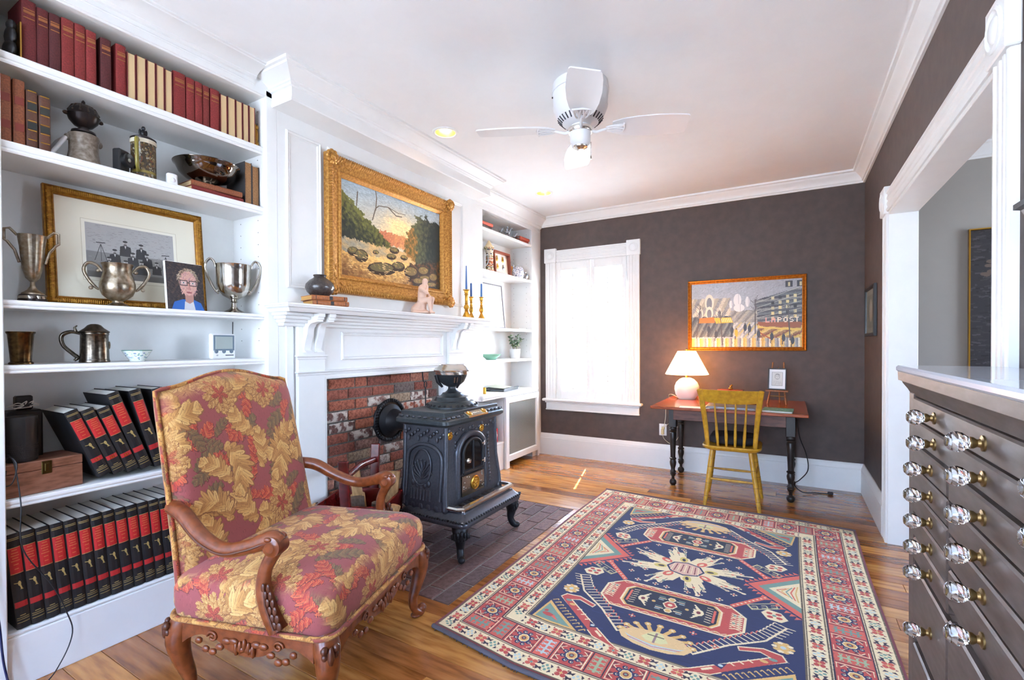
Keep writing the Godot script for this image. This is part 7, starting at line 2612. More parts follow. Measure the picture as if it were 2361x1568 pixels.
func mantel_things() -> void:
	# vase on two books
	var lea: Material = tri_tex(mat("calf leather", rgb(178, 108, 60), 0.5), M["streak"], Vector3(9, 9, 9))
	var gp := mat("gilt page edge", rgb(196, 148, 76), 0.5, 0.2)
	for i in 2:
		var b := book("calf_bound_book", ["calf bound book lying on the mantel under another", "calf bound book under the dark vase on the mantel"][i], 0.026, 0.205, 0.14, lea, gp, "books under the dark vase", M["black law cloth"] if M.has("black law cloth") else lb_dark(), [[0.48, 0.018], [0.10, 0.003], [0.9, 0.003]])
		b.transform = Transform3D(Basis(Vector3.UP, -0.25 + 0.04 * i) * Basis(Vector3.RIGHT, -PI / 2), V(-2.215, 1.469 + i * 0.0275, -1.680 + 0.006 * i))
	var vm := tri_tex(mat("dark glaze", rgb(74, 66, 64), 0.22), noise_tex(0.04, Color(0.4, 0.34, 0.32), Color(1, 1, 1), 61, 4), Vector3(7, 7, 7))
	vm.clearcoat_enabled = true
	vm.clearcoat = 0.6
	var vz := thing("vase", "squat dark brown glazed pottery vase on two books", "vase", V(-2.268, 1.498, -1.765))
	part(vz, "body", MB.new().lathe([P2(0, 0), P2(0.045, 0), P2(0.05, 0.004), P2(0.068, 0.022), P2(0.078, 0.046), P2(0.074, 0.066), P2(0.055, 0.088), P2(0.036, 0.1), P2(0.031, 0.106), P2(0.033, 0.112), P2(0.036, 0.116), P2(0.034, 0.118), P2(0.03, 0.114), P2(0.028, 0.106), P2(0.02, 0.09), P2(0.0, 0.085)], 32, 0.8), vm)
	# statuette: one continuous figure seated on a rock
	var plaster := tri_tex(mat("terracotta plaster", rgb(232, 204, 186), 0.8), noise_tex(0.08, Color(0.84, 0.78, 0.74), Color(1, 1, 1), 62, 3), Vector3(14, 14, 14))
	var sg := thing("statuette", "pale plaster statuette of a seated figure on the mantel", "statuette", V(-2.262, 1.4415, -2.61), 0.35)
	var bones := [ # from, to, radii; x forward, y up, z to its left
		[V(0.0, 0.098, 0), V(0.004, 0.150, 0), 0.030, 0.030], [V(0.004, 0.150, 0), V(0.010, 0.182, 0.0), 0.030, 0.033], [V(0.010, 0.178, -0.03), V(0.010, 0.178, 0.03), 0.021, 0.021], [V(0.012, 0.19, 0), V(0.022, 0.212, 0), 0.012, 0.012], [V(0.024, 0.222, 0), V(0.026, 0.236, 0), 0.019, 0.0205],
		[V(0.0, 0.094, -0.018), V(0.066, 0.112, -0.034), 0.024, 0.018], [V(0.066, 0.112, -0.034), V(0.056, 0.028, -0.034), 0.016, 0.010], [V(0.056, 0.020, -0.034), V(0.080, 0.014, -0.036), 0.010, 0.007],
		[V(0.0, 0.094, 0.018), V(0.064, 0.104, 0.022), 0.024, 0.018], [V(0.064, 0.104, 0.022), V(0.070, 0.024, 0.014), 0.016, 0.010], [V(0.070, 0.016, 0.014), V(0.094, 0.012, 0.012), 0.010, 0.007],
		[V(0.010, 0.182, 0.046), V(0.050, 0.150, 0.034), 0.013, 0.011], [V(0.050, 0.150, 0.034), V(0.046, 0.196, 0.008), 0.010, 0.008], [V(0.046, 0.196, 0.008), V(0.040, 0.208, 0.0), 0.008, 0.007],
		[V(0.010, 0.182, -0.046), V(0.036, 0.138, -0.044), 0.013, 0.011], [V(0.036, 0.138, -0.044), V(0.062, 0.126, -0.006), 0.010, 0.008], [V(0.062, 0.126, -0.006), V(0.066, 0.120, 0.010), 0.008, 0.007],
		[V(-0.02, 0.03, 0.0), V(0.0, 0.074, 0.0), 0.058, 0.036], [V(-0.03, 0.02, 0.04), V(-0.01, 0.06, 0.03), 0.034, 0.026], [V(0.02, 0.012, -0.03), V(0.04, 0.010, 0.04), 0.024, 0.02], [V(-0.01, 0.008, -0.06), V(0.03, 0.006, -0.06), 0.022, 0.016], [V(-0.02, 0.008, 0.07), V(0.06, 0.006, 0.06), 0.018, 0.014]]
	part(sg, "figure", sdf_mesh(bones, V(-0.09, 0.0, -0.10), V(0.13, 0.262, 0.10), 0.0044, 0.005), plaster)
	# candlesticks
	var profs := [
		[P2(0, 0), P2(0.043, 0), P2(0.044, 0.006), P2(0.036, 0.012), P2(0.028, 0.03), P2(0.018, 0.05), P2(0.013, 0.058), P2(0.019, 0.064), P2(0.013, 0.07), P2(0.022, 0.085), P2(0.024, 0.095), P2(0.016, 0.112), P2(0.011, 0.118), P2(0.015, 0.123), P2(0.012, 0.13), P2(0.013, 0.19), P2(0.018, 0.198), P2(0.014, 0.205), P2(0.019, 0.22), P2(0.017, 0.228), P2(0.029, 0.234), P2(0.029, 0.238), P2(0.012, 0.238), P2(0.012, 0.22), P2(0, 0.22)],
		[P2(0, 0), P2(0.034, 0), P2(0.035, 0.005), P2(0.026, 0.014), P2(0.014, 0.04), P2(0.009, 0.052), P2(0.014, 0.06), P2(0.020, 0.075), P2(0.017, 0.09), P2(0.010, 0.112), P2(0.015, 0.116), P2(0.009, 0.122), P2(0.008, 0.135), P2(0.013, 0.14), P2(0.009, 0.148), P2(0.014, 0.16), P2(0.014, 0.178), P2(0.022, 0.184), P2(0.022, 0.188), P2(0.010, 0.188), P2(0.010, 0.17), P2(0, 0.17)]]
	var blue := mat("blue wax", rgb(60, 104, 160), 0.5)
	blue.subsurf_scatter_enabled = true
	blue.subsurf_scatter_strength = 0.2
	var cs := [[0, -2.30, -3.206, 0.212, "tall brass candlestick at the end of the mantel", "long blue taper candle in the tallest brass candlestick"], [1, -2.318, -3.30, 0.130, "slim brass candlestick half hidden behind the tallest one", "blue candle in the candlestick behind the tallest one"], [1, -2.255, -3.360, 0.128, "short brass candlestick at the corner of the mantel shelf", "blue candle in the short candlestick at the mantel corner"]]
	for q in cs:
		var p: Array = profs[q[0]]
		var t := thing("candlestick", q[4], "candlestick", V(q[1], 1.441, q[2]), 0, "brass candlesticks on the mantel")
		part(t, "stick", MB.new().lathe(p, 20, 0.7), M["brass"])
		var k := thing("candle", q[5], "candle", V(q[1], 1.441 + (0.2205 if q[0] == 0 else 0.1705), q[2]), 0, "blue candles")
		part(k, "wax", MB.new().lathe([P2(0, 0), P2(0.0098, 0), P2(0.0098, 0.02), P2(0.0045 if q[0] == 0 else 0.0082, q[3]), P2(0, q[3] + 0.004)], 14), blue)
		part(k, "wick", MB.new().tube([V(0, q[3], 0), V(0.001, q[3] + 0.010, 0)], 0.0008, 5), M["black plastic"])
	# iron hook on the bricks
	var hk := thing("iron_hook", "black iron fire hook hanging from the lintel on the bricks", "hook", V(-2.385, 0, -2.79))
	part(hk, "rod", MB.new().tube([V(0, 1.025, 0.035), V(0, 0.955, 0.025), V(0, 0.945, 0.015)], 0.005, 7).tube([V(0, 0.905, 0), V(0, 0.745, 0)], 0.0055, 7), M["black iron"])
	var ring := []
	for i in 15:
		ring.append(V(0, 0.926 + 0.024 * cos(TAU * i / 14), 0.015 * sin(TAU * i / 14)))
	part(hk, "ring", MB.new().tube(ring, 0.004, 6), M["black iron"])

func lb_dark() -> Material:
	return mat("black law cloth", rgb(20, 20, 23), 0.5)

func sdf_mesh(bones: Array, lo: Vector3, hi: Vector3, h: float, k: float) -> ArrayMesh: # surface nets over smoothly joined tapered capsules
	var n := Vector3i(((hi - lo) / h).ceil()) + Vector3i.ONE
	var val := PackedFloat32Array()
	val.resize(n.x * n.y * n.z)
	for z in n.z:
		for y in n.y:
			for x in n.x:
				var p := lo + Vector3(x, y, z) * h
				var d := 1.0
				for b in bones:
					var a: Vector3 = b[0]
					var ab: Vector3 = b[1] - a
					var t := clampf((p - a).dot(ab) / ab.length_squared(), 0, 1)
					var e := (p - a - ab * t).length() - lerpf(b[2], b[3], t)
					var m := clampf(0.5 + 0.5 * (d - e) / k, 0, 1)
					d = lerpf(d, e, m) - k * m * (1.0 - m)
				val[x + n.x * (y + n.y * z)] = maxf(d, lo.y + 0.001 - p.y + h)
	var vid := {}
	var st := SurfaceTool.new()
	st.begin(Mesh.PRIMITIVE_TRIANGLES)
	st.set_smooth_group(0)
	var count := 0
	for z in n.z - 1:
		for y in n.y - 1:
			for x in n.x - 1:
				var s := Vector3.ZERO
				var c := 0
				for e in [[0, 1], [0, 2], [0, 4], [1, 3], [1, 5], [2, 3], [2, 6], [3, 7], [4, 5], [4, 6], [5, 7], [6, 7]]:
					var i: int = e[0]
					var j: int = e[1]
					var va := val[x + (i & 1) + n.x * (y + ((i >> 1) & 1) + n.y * (z + (i >> 2)))]
					var vb := val[x + (j & 1) + n.x * (y + ((j >> 1) & 1) + n.y * (z + (j >> 2)))]
					if (va < 0) != (vb < 0):
						s += Vector3(i & 1, (i >> 1) & 1, i >> 2).lerp(Vector3(j & 1, (j >> 1) & 1, j >> 2), va / (va - vb))
						c += 1
				if c > 0:
					st.add_vertex(lo + (Vector3(x, y, z) + s / c) * h)
					vid[Vector3i(x, y, z)] = count
					count += 1
	for cell in vid:
		var v0 := val[cell.x + n.x * (cell.y + n.y * cell.z)]
		for ax in 3:
			var u := (ax + 1) % 3
			var w := (ax + 2) % 3
			var q: Vector3i = cell
			q[ax] += 1
			var v1 := val[q.x + n.x * (q.y + n.y * q.z)]
			if (v0 < 0) == (v1 < 0) or cell[u] == 0 or cell[w] == 0:
				continue
			var a: Vector3i = cell
			var b: Vector3i = cell
			var d: Vector3i = cell
			a[u] -= 1
			b[w] -= 1
			d[u] -= 1
			d[w] -= 1
			if not (vid.has(a) and vid.has(b) and vid.has(d)):
				continue
			var o := [vid[cell], vid[a], vid[d], vid[b]]
			if v0 >= 0:
				o.reverse()
			for i in [0, 2, 1, 0, 3, 2]:
				st.add_index(o[i])
	st.generate_normals()
	return st.commit()

func things_left() -> void:
	var sil: Material = M["silver"]
	var worn: Material = M["worn silver"]
	var tarn: Material = M["tarnished silver"]
	# ---- second shelf, y 1.951
	var y2 := 1.9516
	var jug := thing("stoneware_jug", "grey stoneware jug with flared foot on the second shelf", "jug", V(-2.49, y2, -0.81))
	var stone := tri_tex(mat("stoneware", rgb(150, 142, 132), 0.3), noise_tex(0.03, Color(0.62, 0.54, 0.46), Color(1, 1, 1), 71, 4), Vector3(6, 6, 6))
	part(jug, "body", MB.new().lathe([P2(0, 0), P2(0.062, 0), P2(0.062, 0.006), P2(0.052, 0.03), P2(0.047, 0.06), P2(0.047, 0.10), P2(0.051, 0.118), P2(0.049, 0.128), P2(0.036, 0.134), P2(0.033, 0.136), P2(0, 0.136)], 30, 0.8), stone)
	var jh := MB.new()
	jh.ball(V(0.0, 0.108, 0.052), V(0.010, 0.014, 0.010), 10, 7)
	part(jug, "lug_handle", jh, stone)
	part(jug, "lug_handle", MB.new().ball(V(0.0, 0.108, -0.052), V(0.010, 0.014, 0.010), 10, 7), stone)
	var urn := thing("covered_urn", "dark bronze covered urn with pointed finial standing on the stoneware jug", "urn", V(-2.49, y2 + 0.137, -0.81))
	part(urn, "bowl", MB.new().lathe([P2(0, 0), P2(0.04, 0), P2(0.038, 0.008), P2(0.018, 0.014), P2(0.016, 0.024), P2(0.03, 0.03), P2(0.046, 0.05), P2(0.051, 0.066), P2(0.054, 0.07), P2(0.05, 0.074), P2(0.047, 0.09), P2(0.032, 0.108), P2(0.01, 0.116), P2(0.007, 0.122), P2(0.006, 0.13), P2(0, 0.138)], 30, 0.7), mat("dark bronze", rgb(48, 42, 42), 0.3, 0.6))
	var ul := MB.new()
	for k in 12:
		var a := TAU * k / 12
		ul.tube([V(0.05 * cos(a), 0.078, 0.05 * sin(a)), V(0.036 * cos(a), 0.105, 0.036 * sin(a)), V(0.012 * cos(a), 0.116, 0.012 * sin(a))], 0.0035, 5)
	ul.ball(V(0, 0.066, 0.056), V(0.008, 0.008, 0.010), 8, 6)
	ul.ball(V(0, 0.066, -0.056), V(0.008, 0.008, 0.010), 8, 6)
	part(urn, "lid_rib", ul, tinted("light bronze", M["dark bronze"], rgb(72, 62, 54)))
	var cm := thing("web_camera", "small black camera with round lens beside the stein", "camera", V(-2.455, y2, -0.922), 0.5)
	part(cm, "body", MB.new().box(V(-0.02, 0.002, -0.03), V(0.015, 0.105, 0.025), 0.006), M["black plastic"])
	part(cm, "lens", MB.new().at(rz(-PI / 2, V(0.013, 0.062, -0.008))).lathe([P2(0.03, 0), P2(0.03, 0.016), P2(0.026, 0.02), P2(0.012, 0.016), P2(0, 0.016)], 24), tinted("lens black", M["black plastic"], rgb(10, 10, 12)))
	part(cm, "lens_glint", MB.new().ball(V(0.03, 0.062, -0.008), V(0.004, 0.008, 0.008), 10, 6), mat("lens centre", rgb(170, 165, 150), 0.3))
	var scv := Cv.new(256, 128, rgb(62, 50, 38))
	var r := RandomNumberGenerator.new()
	r.seed = 9
	for i in 420:
		var p := Vector2(r.randf() * 256, r.randf() * 128)
		scv.disc(p, r.randf_range(2, 7), r.randf_range(2, 8), [rgb(90, 72, 40), rgb(40, 36, 30), rgb(120, 100, 60), rgb(150, 146, 130), rgb(110, 60, 34)][r.randi_range(0, 4)], r.randf() * 3)
	scv.rect(0, 8, 256, 18, rgb(136, 120, 54))
	var stm := tri_tex(mat("stein relief", Color(1, 1, 1), 0.3), scv.tex(), Vector3(5, 7, 5))
	var stein := thing("beer_stein", "brown relief beer stein with olive handle and pewter eagle lid", "stein", V(-2.475, y2, -1.012))
	part(stein, "body", MB.new().lathe([P2(0, 0), P2(0.046, 0), P2(0.048, 0.008), P2(0.046, 0.014), P2(0.045, 0.16), P2(0.047, 0.164), P2(0.045, 0.178), P2(0, 0.178)], 28, 0.6), stm)
	part(stein, "cream_band", MB.new().lathe([P2(0.0465, 0.160), P2(0.0485, 0.163), P2(0.0485, 0.174), P2(0.046, 0.178)], 28), mat("cream glaze", rgb(214, 206, 184), 0.3))
	var sh := MB.new()
	cup_handle(sh, [V(0.03, 0.165, 0.03), V(0.062, 0.160, 0.050), V(0.068, 0.10, 0.052), V(0.056, 0.05, 0.046), V(0.034, 0.03, 0.032)], 0.007)
	part(stein, "handle", sh, mat("olive glaze", rgb(122, 112, 46), 0.3))
	part(stein, "lid", MB.new().lathe([P2(0.047, 0.178), P2(0.048, 0.184), P2(0.036, 0.192), P2(0.014, 0.196), P2(0.010, 0.2), P2(0, 0.2)], 24), M["dark bronze"])
	part(stein, "eagle", MB.new().ball(V(0, 0.214, 0), V(0.009, 0.016, 0.011), 10, 7).ball(V(0.003, 0.234, 0), V(0.008, 0.009, 0.008), 9, 6).tube([V(0.004, 0.236, 0.0), V(0.014, 0.234, 0.010)], [0.004, 0.001], 6).ball(V(-0.002, 0.216, 0.012), V(0.006, 0.014, 0.005), 8, 5).ball(V(-0.002, 0.216, -0.012), V(0.006, 0.014, 0.005), 8, 5), M["black iron"])
	var se := thing("motion_sensor", "small white plastic motion sensor next to the punch bowl", "sensor", V(-2.43, y2, -1.103))
	part(se, "case", MB.new().loft([[0, 0.012, 0.022, 0.008], [0.05, 0.011, 0.021, 0.008], [0.054, 0.008, 0.017, 0.006]], 4), M["white plastic"])
	part(se, "dome", MB.new().ball(V(0.010, 0.024, 0), V(0.006, 0.011, 0.011), 12, 8), tinted("frosted white", M["white plastic"], rgb(214, 214, 218)))
	var pb := thing("punch_bowl", "dark polished silver punch bowl standing on two books", "bowl", V(-2.50, 2.0035, -1.292))
	part(pb, "bowl", MB.new().lathe([P2(0, 0.022), P2(0.03, 0.022), P2(0.052, 0.026), P2(0.09, 0.042), P2(0.118, 0.066), P2(0.13, 0.092), P2(0.134, 0.102), P2(0.142, 0.108), P2(0.144, 0.113), P2(0.14, 0.116), P2(0.13, 0.112), P2(0.124, 0.098), P2(0.11, 0.068), P2(0.08, 0.046), P2(0.0, 0.034)], 44, 0.9), mat("dark mirror silver", rgb(120, 112, 104), 0.05, 1.0))
	part(pb, "foot", MB.new().lathe([P2(0, 0), P2(0.062, 0), P2(0.063, 0.004), P2(0.05, 0.008), P2(0.038, 0.018), P2(0.036, 0.024), P2(0, 0.024)], 36, 0.6), sil)
	# ---- third shelf, y 1.389
	var y3 := 1.3898
	var tl := thing("trophy_cup", "slim silver trophy cup with square handles on black plinth", "trophy", V(-2.50, y3, -0.655), -0.25)
	part(tl, "plinth", MB.new().lathe([P2(0, 0), P2(0.042, 0), P2(0.042, 0.012), P2(0.040, 0.012), P2(0.040, 0.026), P2(0.037, 0.030), P2(0, 0.03)], 26, 0.4), mat("ebonised wood", rgb(40, 26, 28), 0.3))
	part(tl, "band", MB.new().lathe([P2(0.0405, 0.013), P2(0.0415, 0.014), P2(0.0415, 0.024), P2(0.0405, 0.025)], 26), sil)
	part(tl, "bowl", MB.new().lathe([P2(0.034, 0.03), P2(0.032, 0.036), P2(0.016, 0.048), P2(0.008, 0.062), P2(0.007, 0.078), P2(0.012, 0.084), P2(0.02, 0.094), P2(0.028, 0.125), P2(0.033, 0.17), P2(0.036, 0.21), P2(0.041, 0.25), P2(0.043, 0.256), P2(0.04, 0.256), P2(0.032, 0.2), P2(0.024, 0.12), P2(0, 0.1)], 30, 0.6), worn)
	for s in [-1.0, 1.0]:
		var h := MB.new()
		h.tube([V(0, 0.252, s * 0.040), V(0, 0.276, s * 0.060), V(0, 0.272, s * 0.074), V(0, 0.232, s * 0.074), V(0, 0.226, s * 0.066), V(0, 0.196, s * 0.047), V(0, 0.170, s * 0.040), V(0, 0.150, s * 0.035)], 0.0048, 7, 1.6)
		part(tl, "handle", h, worn)
	var lc := thing("loving_cup", "pot bellied silver loving cup with scroll handles before the framed engraving", "trophy", V(-2.49, y3, -0.918), -0.35)
	part(lc, "bowl", MB.new().lathe([P2(0, 0), P2(0.038, 0), P2(0.04, 0.004), P2(0.034, 0.01), P2(0.02, 0.018), P2(0.018, 0.026), P2(0.034, 0.034), P2(0.052, 0.05), P2(0.062, 0.076), P2(0.062, 0.098), P2(0.054, 0.126), P2(0.048, 0.148), P2(0.05, 0.17), P2(0.056, 0.184), P2(0.053, 0.185), P2(0.046, 0.168), P2(0.05, 0.12), P2(0.05, 0.08), P2(0.0, 0.045)], 34, 0.7), worn)
	for s in [-1.0, 1.0]:
		var h := MB.new()
		cup_handle(h, [V(0, 0.150, s * 0.050), V(0, 0.176, s * 0.070), V(0, 0.180, s * 0.096), V(0, 0.150, s * 0.108), V(0, 0.11, s * 0.092), V(0, 0.080, s * 0.070), V(0, 0.072, s * 0.060)], 0.0058)
		h.ball(V(0, 0.078, s * 0.086), V(0.006, 0.008, 0.008), 8, 6)
		h.ball(V(0, 0.152, s * 0.062), V(0.006, 0.008, 0.008), 8, 6)
		part(lc, "handle", h, worn)
	var tr := thing("trophy_cup", "bright silver two handled trophy cup at the end of the shelf", "trophy", V(-2.488, y3, -1.412), -0.5)
	part(tr, "bowl", MB.new().lathe([P2(0, 0), P2(0.048, 0), P2(0.05, 0.004), P2(0.042, 0.012), P2(0.022, 0.022), P2(0.013, 0.036), P2(0.011, 0.055), P2(0.018, 0.06), P2(0.012, 0.066), P2(0.024, 0.076), P2(0.05, 0.09), P2(0.070, 0.115), P2(0.078, 0.15), P2(0.080, 0.2), P2(0.082, 0.245), P2(0.085, 0.250), P2(0.08, 0.25), P2(0.074, 0.2), P2(0.068, 0.13), P2(0, 0.09)], 36, 0.6), sil)
	for s in [-1.0, 1.0]:
		var h := MB.new()
		cup_handle(h, [V(0, 0.236, s * 0.080), V(0, 0.262, s * 0.086), V(0, 0.276, s * 0.104), V(0, 0.246, s * 0.124), V(0, 0.20, s * 0.118), V(0, 0.150, s * 0.098), V(0, 0.112, s * 0.078), V(0, 0.10, s * 0.066)], 0.0056)
		h.ball(V(0, 0.114, s * 0.072), V(0.006, 0.008, 0.01), 8, 6)
		part(tr, "handle", h, sil)
	# framed engraving of a group
	var cv := Cv.new(600, 490, rgb(232, 226, 206))
	cv.rect(96, 92, 504, 398, rgb(196, 186, 160))
	cv.rect(98, 94, 502, 396, rgb(234, 229, 212))
	cv.rect(112, 108, 488, 380, rgb(170, 168, 166))
	cv.rect(112, 250, 488, 380, rgb(132, 130, 128))
	for i in 700:
		var p := Vector2(r.randf_range(114, 470), r.randf_range(110, 378))
		var g := (176 - p.y * 0.12) * r.randf_range(0.86, 1.08)
		cv.line(p, p + Vector2(r.randf_range(4, 16), 0), 1.5, rgb(g, g, g * 0.98))
	for q in [[270, 190, 20], [338, 196, 20], [225, 240, 19], [300, 246, 20], [362, 242, 19], [200, 282, 17], [268, 290, 18], [336, 286, 18], [404, 280, 17]]:
		cv.poly([Vector2(q[0] - q[2] * 1.3, q[1] + q[2] * 3.4), Vector2(q[0] - q[2] * 1.1, q[1] + q[2] * 0.9), Vector2(q[0], q[1] + q[2] * 0.5), Vector2(q[0] + q[2] * 1.1, q[1] + q[2] * 0.9), Vector2(q[0] + q[2] * 1.3, q[1] + q[2] * 3.4)], rgb(60, 60, 62))
		cv.poly([Vector2(q[0] - 4, q[1] + q[2] * 0.6), Vector2(q[0] + 4, q[1] + q[2] * 0.6), Vector2(q[0], q[1] + q[2] * 1.5)], rgb(206, 204, 200))
		cv.disc(Vector2(q[0], q[1]), q[2] * 0.52, q[2] * 0.68, rgb(178, 174, 170))
		cv.disc(Vector2(q[0], q[1] - q[2] * 0.45), q[2] * 0.52, q[2] * 0.3, rgb(70, 68, 68))
		cv.disc(Vector2(q[0], q[1] + q[2] * 0.4), q[2] * 0.36, q[2] * 0.3, rgb(104, 100, 98))
	for q in [[170, 210], [448, 232]]: # instruments on tripods
		cv.line(Vector2(q[0] - 18, q[1] - 6), Vector2(q[0] + 18, q[1] - 8), 4, rgb(60, 60, 60))
		for d in [-26, 0, 24]:
			cv.line(Vector2(q[0], q[1]), Vector2(q[0] + d, q[1] + 86), 2.5, rgb(72, 72, 72))
	cv.rect(112, 350, 488, 380, rgb(112, 110, 106))
	var em := picture_mat("engraving print", cv, 0.25)
	var fp := [P2(0, 0), P2(0, 0.018), P2(-0.004, 0.022), P2(-0.006, 0.018), P2(-0.012, 0.024), P2(-0.020, 0.024), P2(-0.026, 0.018), P2(-0.028, 0.02), P2(-0.034, 0.014), P2(-0.034, 0)]
	var lean := 0.10
	var vv := V(-sin(lean), cos(lean), 0)
	var fr := framed("framed_engraving", "gold framed engraving of bearded men with surveying instruments", V(-2.568, y3 + 0.003, -1.012) + vv * 0.245, Vector3.FORWARD, vv, 0.300, 0.245, fp, tinted("reeded gilt", M["gilt"], rgb(186, 136, 48)), em)
	var reed := MB.new()
	var fn := Vector3.FORWARD.cross(vv)
	for s in [-1.0, 1.0]:
		for i in 78:
			var f := -0.270 + i * 0.54 / 77.0
			reed.tube([vv * s * 0.238 + Vector3.FORWARD * f + fn * 0.022, vv * s * 0.222 + Vector3.FORWARD * f + fn * 0.022], 0.0034, 4)
		for i in 62:
			var f := -0.215 + i * 0.43 / 61.0
			reed.tube([Vector3.FORWARD * s * 0.293 + vv * f + fn * 0.022, Vector3.FORWARD * s * 0.277 + vv * f + fn * 0.022], 0.0034, 4)
	part(fr, "reeding", reed, tinted("bright reed gilt", M["gilt"], rgb(216, 168, 66)))
	part(fr, "backing", MB.new().at(Transform3D(Basis(Vector3.BACK, lean), Vector3.ZERO)).box(V(-0.006, -0.235, -0.29), V(-0.001, 0.235, 0.29)), M["box wood"])
	# small painted portrait
	var pc := Cv.new(200, 256, rgb(52, 44, 46))
	strokes(pc, 200, 256, 900, func(u: float, v: float) -> Array: return [[rgb(46, 40, 44), rgb(64, 54, 52), rgb(38, 34, 40), rgb(74, 60, 54)][int(u * 19.0 + v * 13.0) % 4], 0.5], 7, 5, r)
	pc.poly([Vector2(20, 256), Vector2(36, 216), Vector2(80, 200), Vector2(140, 198), Vector2(180, 214), Vector2(198, 256)], rgb(40, 98, 176))
	pc.poly([Vector2(86, 256), Vector2(92, 210), Vector2(138, 206), Vector2(148, 256)], rgb(206, 206, 210))
	pc.poly([Vector2(96, 212), Vector2(94, 170), Vector2(142, 168), Vector2(140, 208), Vector2(118, 222)], rgb(176, 130, 118))
	pc.disc(Vector2(116, 108), 50, 70, rgb(206, 160, 146))
	for i in 320:
		var p := Vector2(116, 110) + Vector2(r.randf_range(-1, 1) * 44, r.randf_range(-1, 1) * 62)
		var c: Color = [rgb(220, 176, 160), rgb(186, 134, 124), rgb(206, 160, 150), rgb(168, 126, 134)][int(p.x * 0.11 + p.y * 0.07) % 4]
		pc.line(p, p + Vector2(r.randf_range(-7, 7), r.randf_range(-5, 9)), 3, c)
	for i in 260:
		var a := r.randf_range(PI * 1.02, TAU * 0.99)
		var p := Vector2(116 + 52 * cos(a), 92 + 62 * sin(a))
		pc.line(p, p + Vector2(r.randf_range(-14, 14), r.randf_range(-4, 16)), 2.5, [rgb(150, 128, 104), rgb(186, 170, 146), rgb(112, 92, 78)][i % 3])
	for s in [-1, 1]:
		var o := Vector2(116 + s * 25, 108)
		pc.rect(o.x - 21, o.y - 14, o.x + 21, o.y + 16, rgb(44, 34, 34))
		pc.rect(o.x - 17, o.y - 10, o.x + 17, o.y + 12, rgb(206, 170, 164))
		pc.disc(o, 9, 5, rgb(220, 216, 210))
		pc.disc(o, 4, 4, rgb(70, 84, 96))
	pc.rect(110, 104, 122, 109, rgb(44, 34, 34))
	pc.line(Vector2(118, 112), Vector2(124, 138), 5, rgb(178, 120, 110))
	pc.disc(Vector2(120, 140), 11, 5, rgb(190, 134, 124))
	pc.disc(Vector2(119, 160), 17, 4, rgb(150, 82, 84))
	var lean2 := 0.09
	var pv := V(-sin(lean2), cos(lean2), 0)
	var po := thing("portrait_canvas", "small unframed painted portrait of a person wearing glasses and a blue top", "picture", V(-2.462, y3, -1.172), 0.10)
	var bx := MB.new()
	bx.at(rz(lean2))
	bx.quv(V(0.0082, 0.003, 0.084), V(0.0082, 0.003, -0.084), V(0.0082, 0.224, -0.084), V(0.0082, 0.224, 0.084))
	part(po, "painting", bx, picture_mat("portrait paint", pc, 0.45))
	part(po, "canvas", MB.new().at(rz(lean2)).box(V(-0.008, 0.001, -0.085), V(0.008, 0.226, 0.085), 0.002), M["paper"])
	# ---- fourth shelf, y 1.156
	var y4 := 1.1568
	var tu := thing("tumbler", "dark tarnished silver beaker with flared foot", "beaker", V(-2.47, y4, -0.613))
	part(tu, "body", MB.new().lathe([P2(0, 0), P2(0.034, 0), P2(0.034, 0.006), P2(0.029, 0.01), P2(0.029, 0.014), P2(0.036, 0.11), P2(0.040, 0.116), P2(0.040, 0.121), P2(0.037, 0.121), P2(0.033, 0.11), P2(0.026, 0.02), P2(0, 0.018)], 30, 0.6), tinted("gilded tarnish", tarn, rgb(122, 98, 66)))
	var tk := thing("tankard", "tarnished silver lidded tankard with curved handle", "tankard", V(-2.475, y4, -0.832), -0.3)
	part(tk, "body", MB.new().lathe([P2(0, 0), P2(0.049, 0), P2(0.05, 0.004), P2(0.048, 0.01), P2(0.047, 0.016), P2(0.045, 0.11), P2(0.047, 0.114), P2(0.047, 0.12), P2(0.044, 0.122), P2(0, 0.122)], 34, 0.6), tarn)
	part(tk, "lid", MB.new().lathe([P2(0.049, 0.122), P2(0.05, 0.126), P2(0.046, 0.129), P2(0.032, 0.14), P2(0.022, 0.152), P2(0.012, 0.157), P2(0, 0.158)], 34, 0.7), tarn)
	var th := MB.new()
	cup_handle(th, [V(0, 0.118, 0.044), V(0, 0.124, 0.072), V(0, 0.108, 0.098), V(0, 0.070, 0.094), V(0, 0.036, 0.066), V(0, 0.020, 0.052), V(0, 0.008, 0.062)], 0.007)
	th.tube([V(0, 0.124, 0.056), V(0, 0.142, 0.060), V(0, 0.150, 0.052)], [0.006, 0.004, 0.002], 6)
	part(tk, "handle", th, tarn)
	part(tk, "badge", MB.new().ball(V(0, 0.07, -0.047), V(0.012, 0.016, 0.004), 10, 6), worn)
	var bcv := Cv.new(128, 64, rgb(226, 232, 226))
	for i in 46:
		bcv.disc(Vector2(r.randf() * 128, r.randf_range(14, 60)), r.randf_range(1.5, 5), r.randf_range(1.5, 4), [rgb(92, 146, 124), rgb(96, 126, 178), rgb(120, 160, 130)][i % 3])
	bcv.rect(0, 0, 128, 6, rgb(70, 132, 112))
	var bo := thing("china_bowl", "small white china bowl painted with green and blue flowers", "bowl", V(-2.47, y4, -0.978))
	part(bo, "body", MB.new().lathe([P2(0, 0), P2(0.026, 0), P2(0.028, 0.006), P2(0.04, 0.022), P2(0.052, 0.044), P2(0.054, 0.047), P2(0.051, 0.047), P2(0.036, 0.02), P2(0, 0.01)], 30, 0.7), tri_tex(mat("painted china", Color(1, 1, 1), 0.2), bcv.tex(), Vector3(9, 20, 9), false))
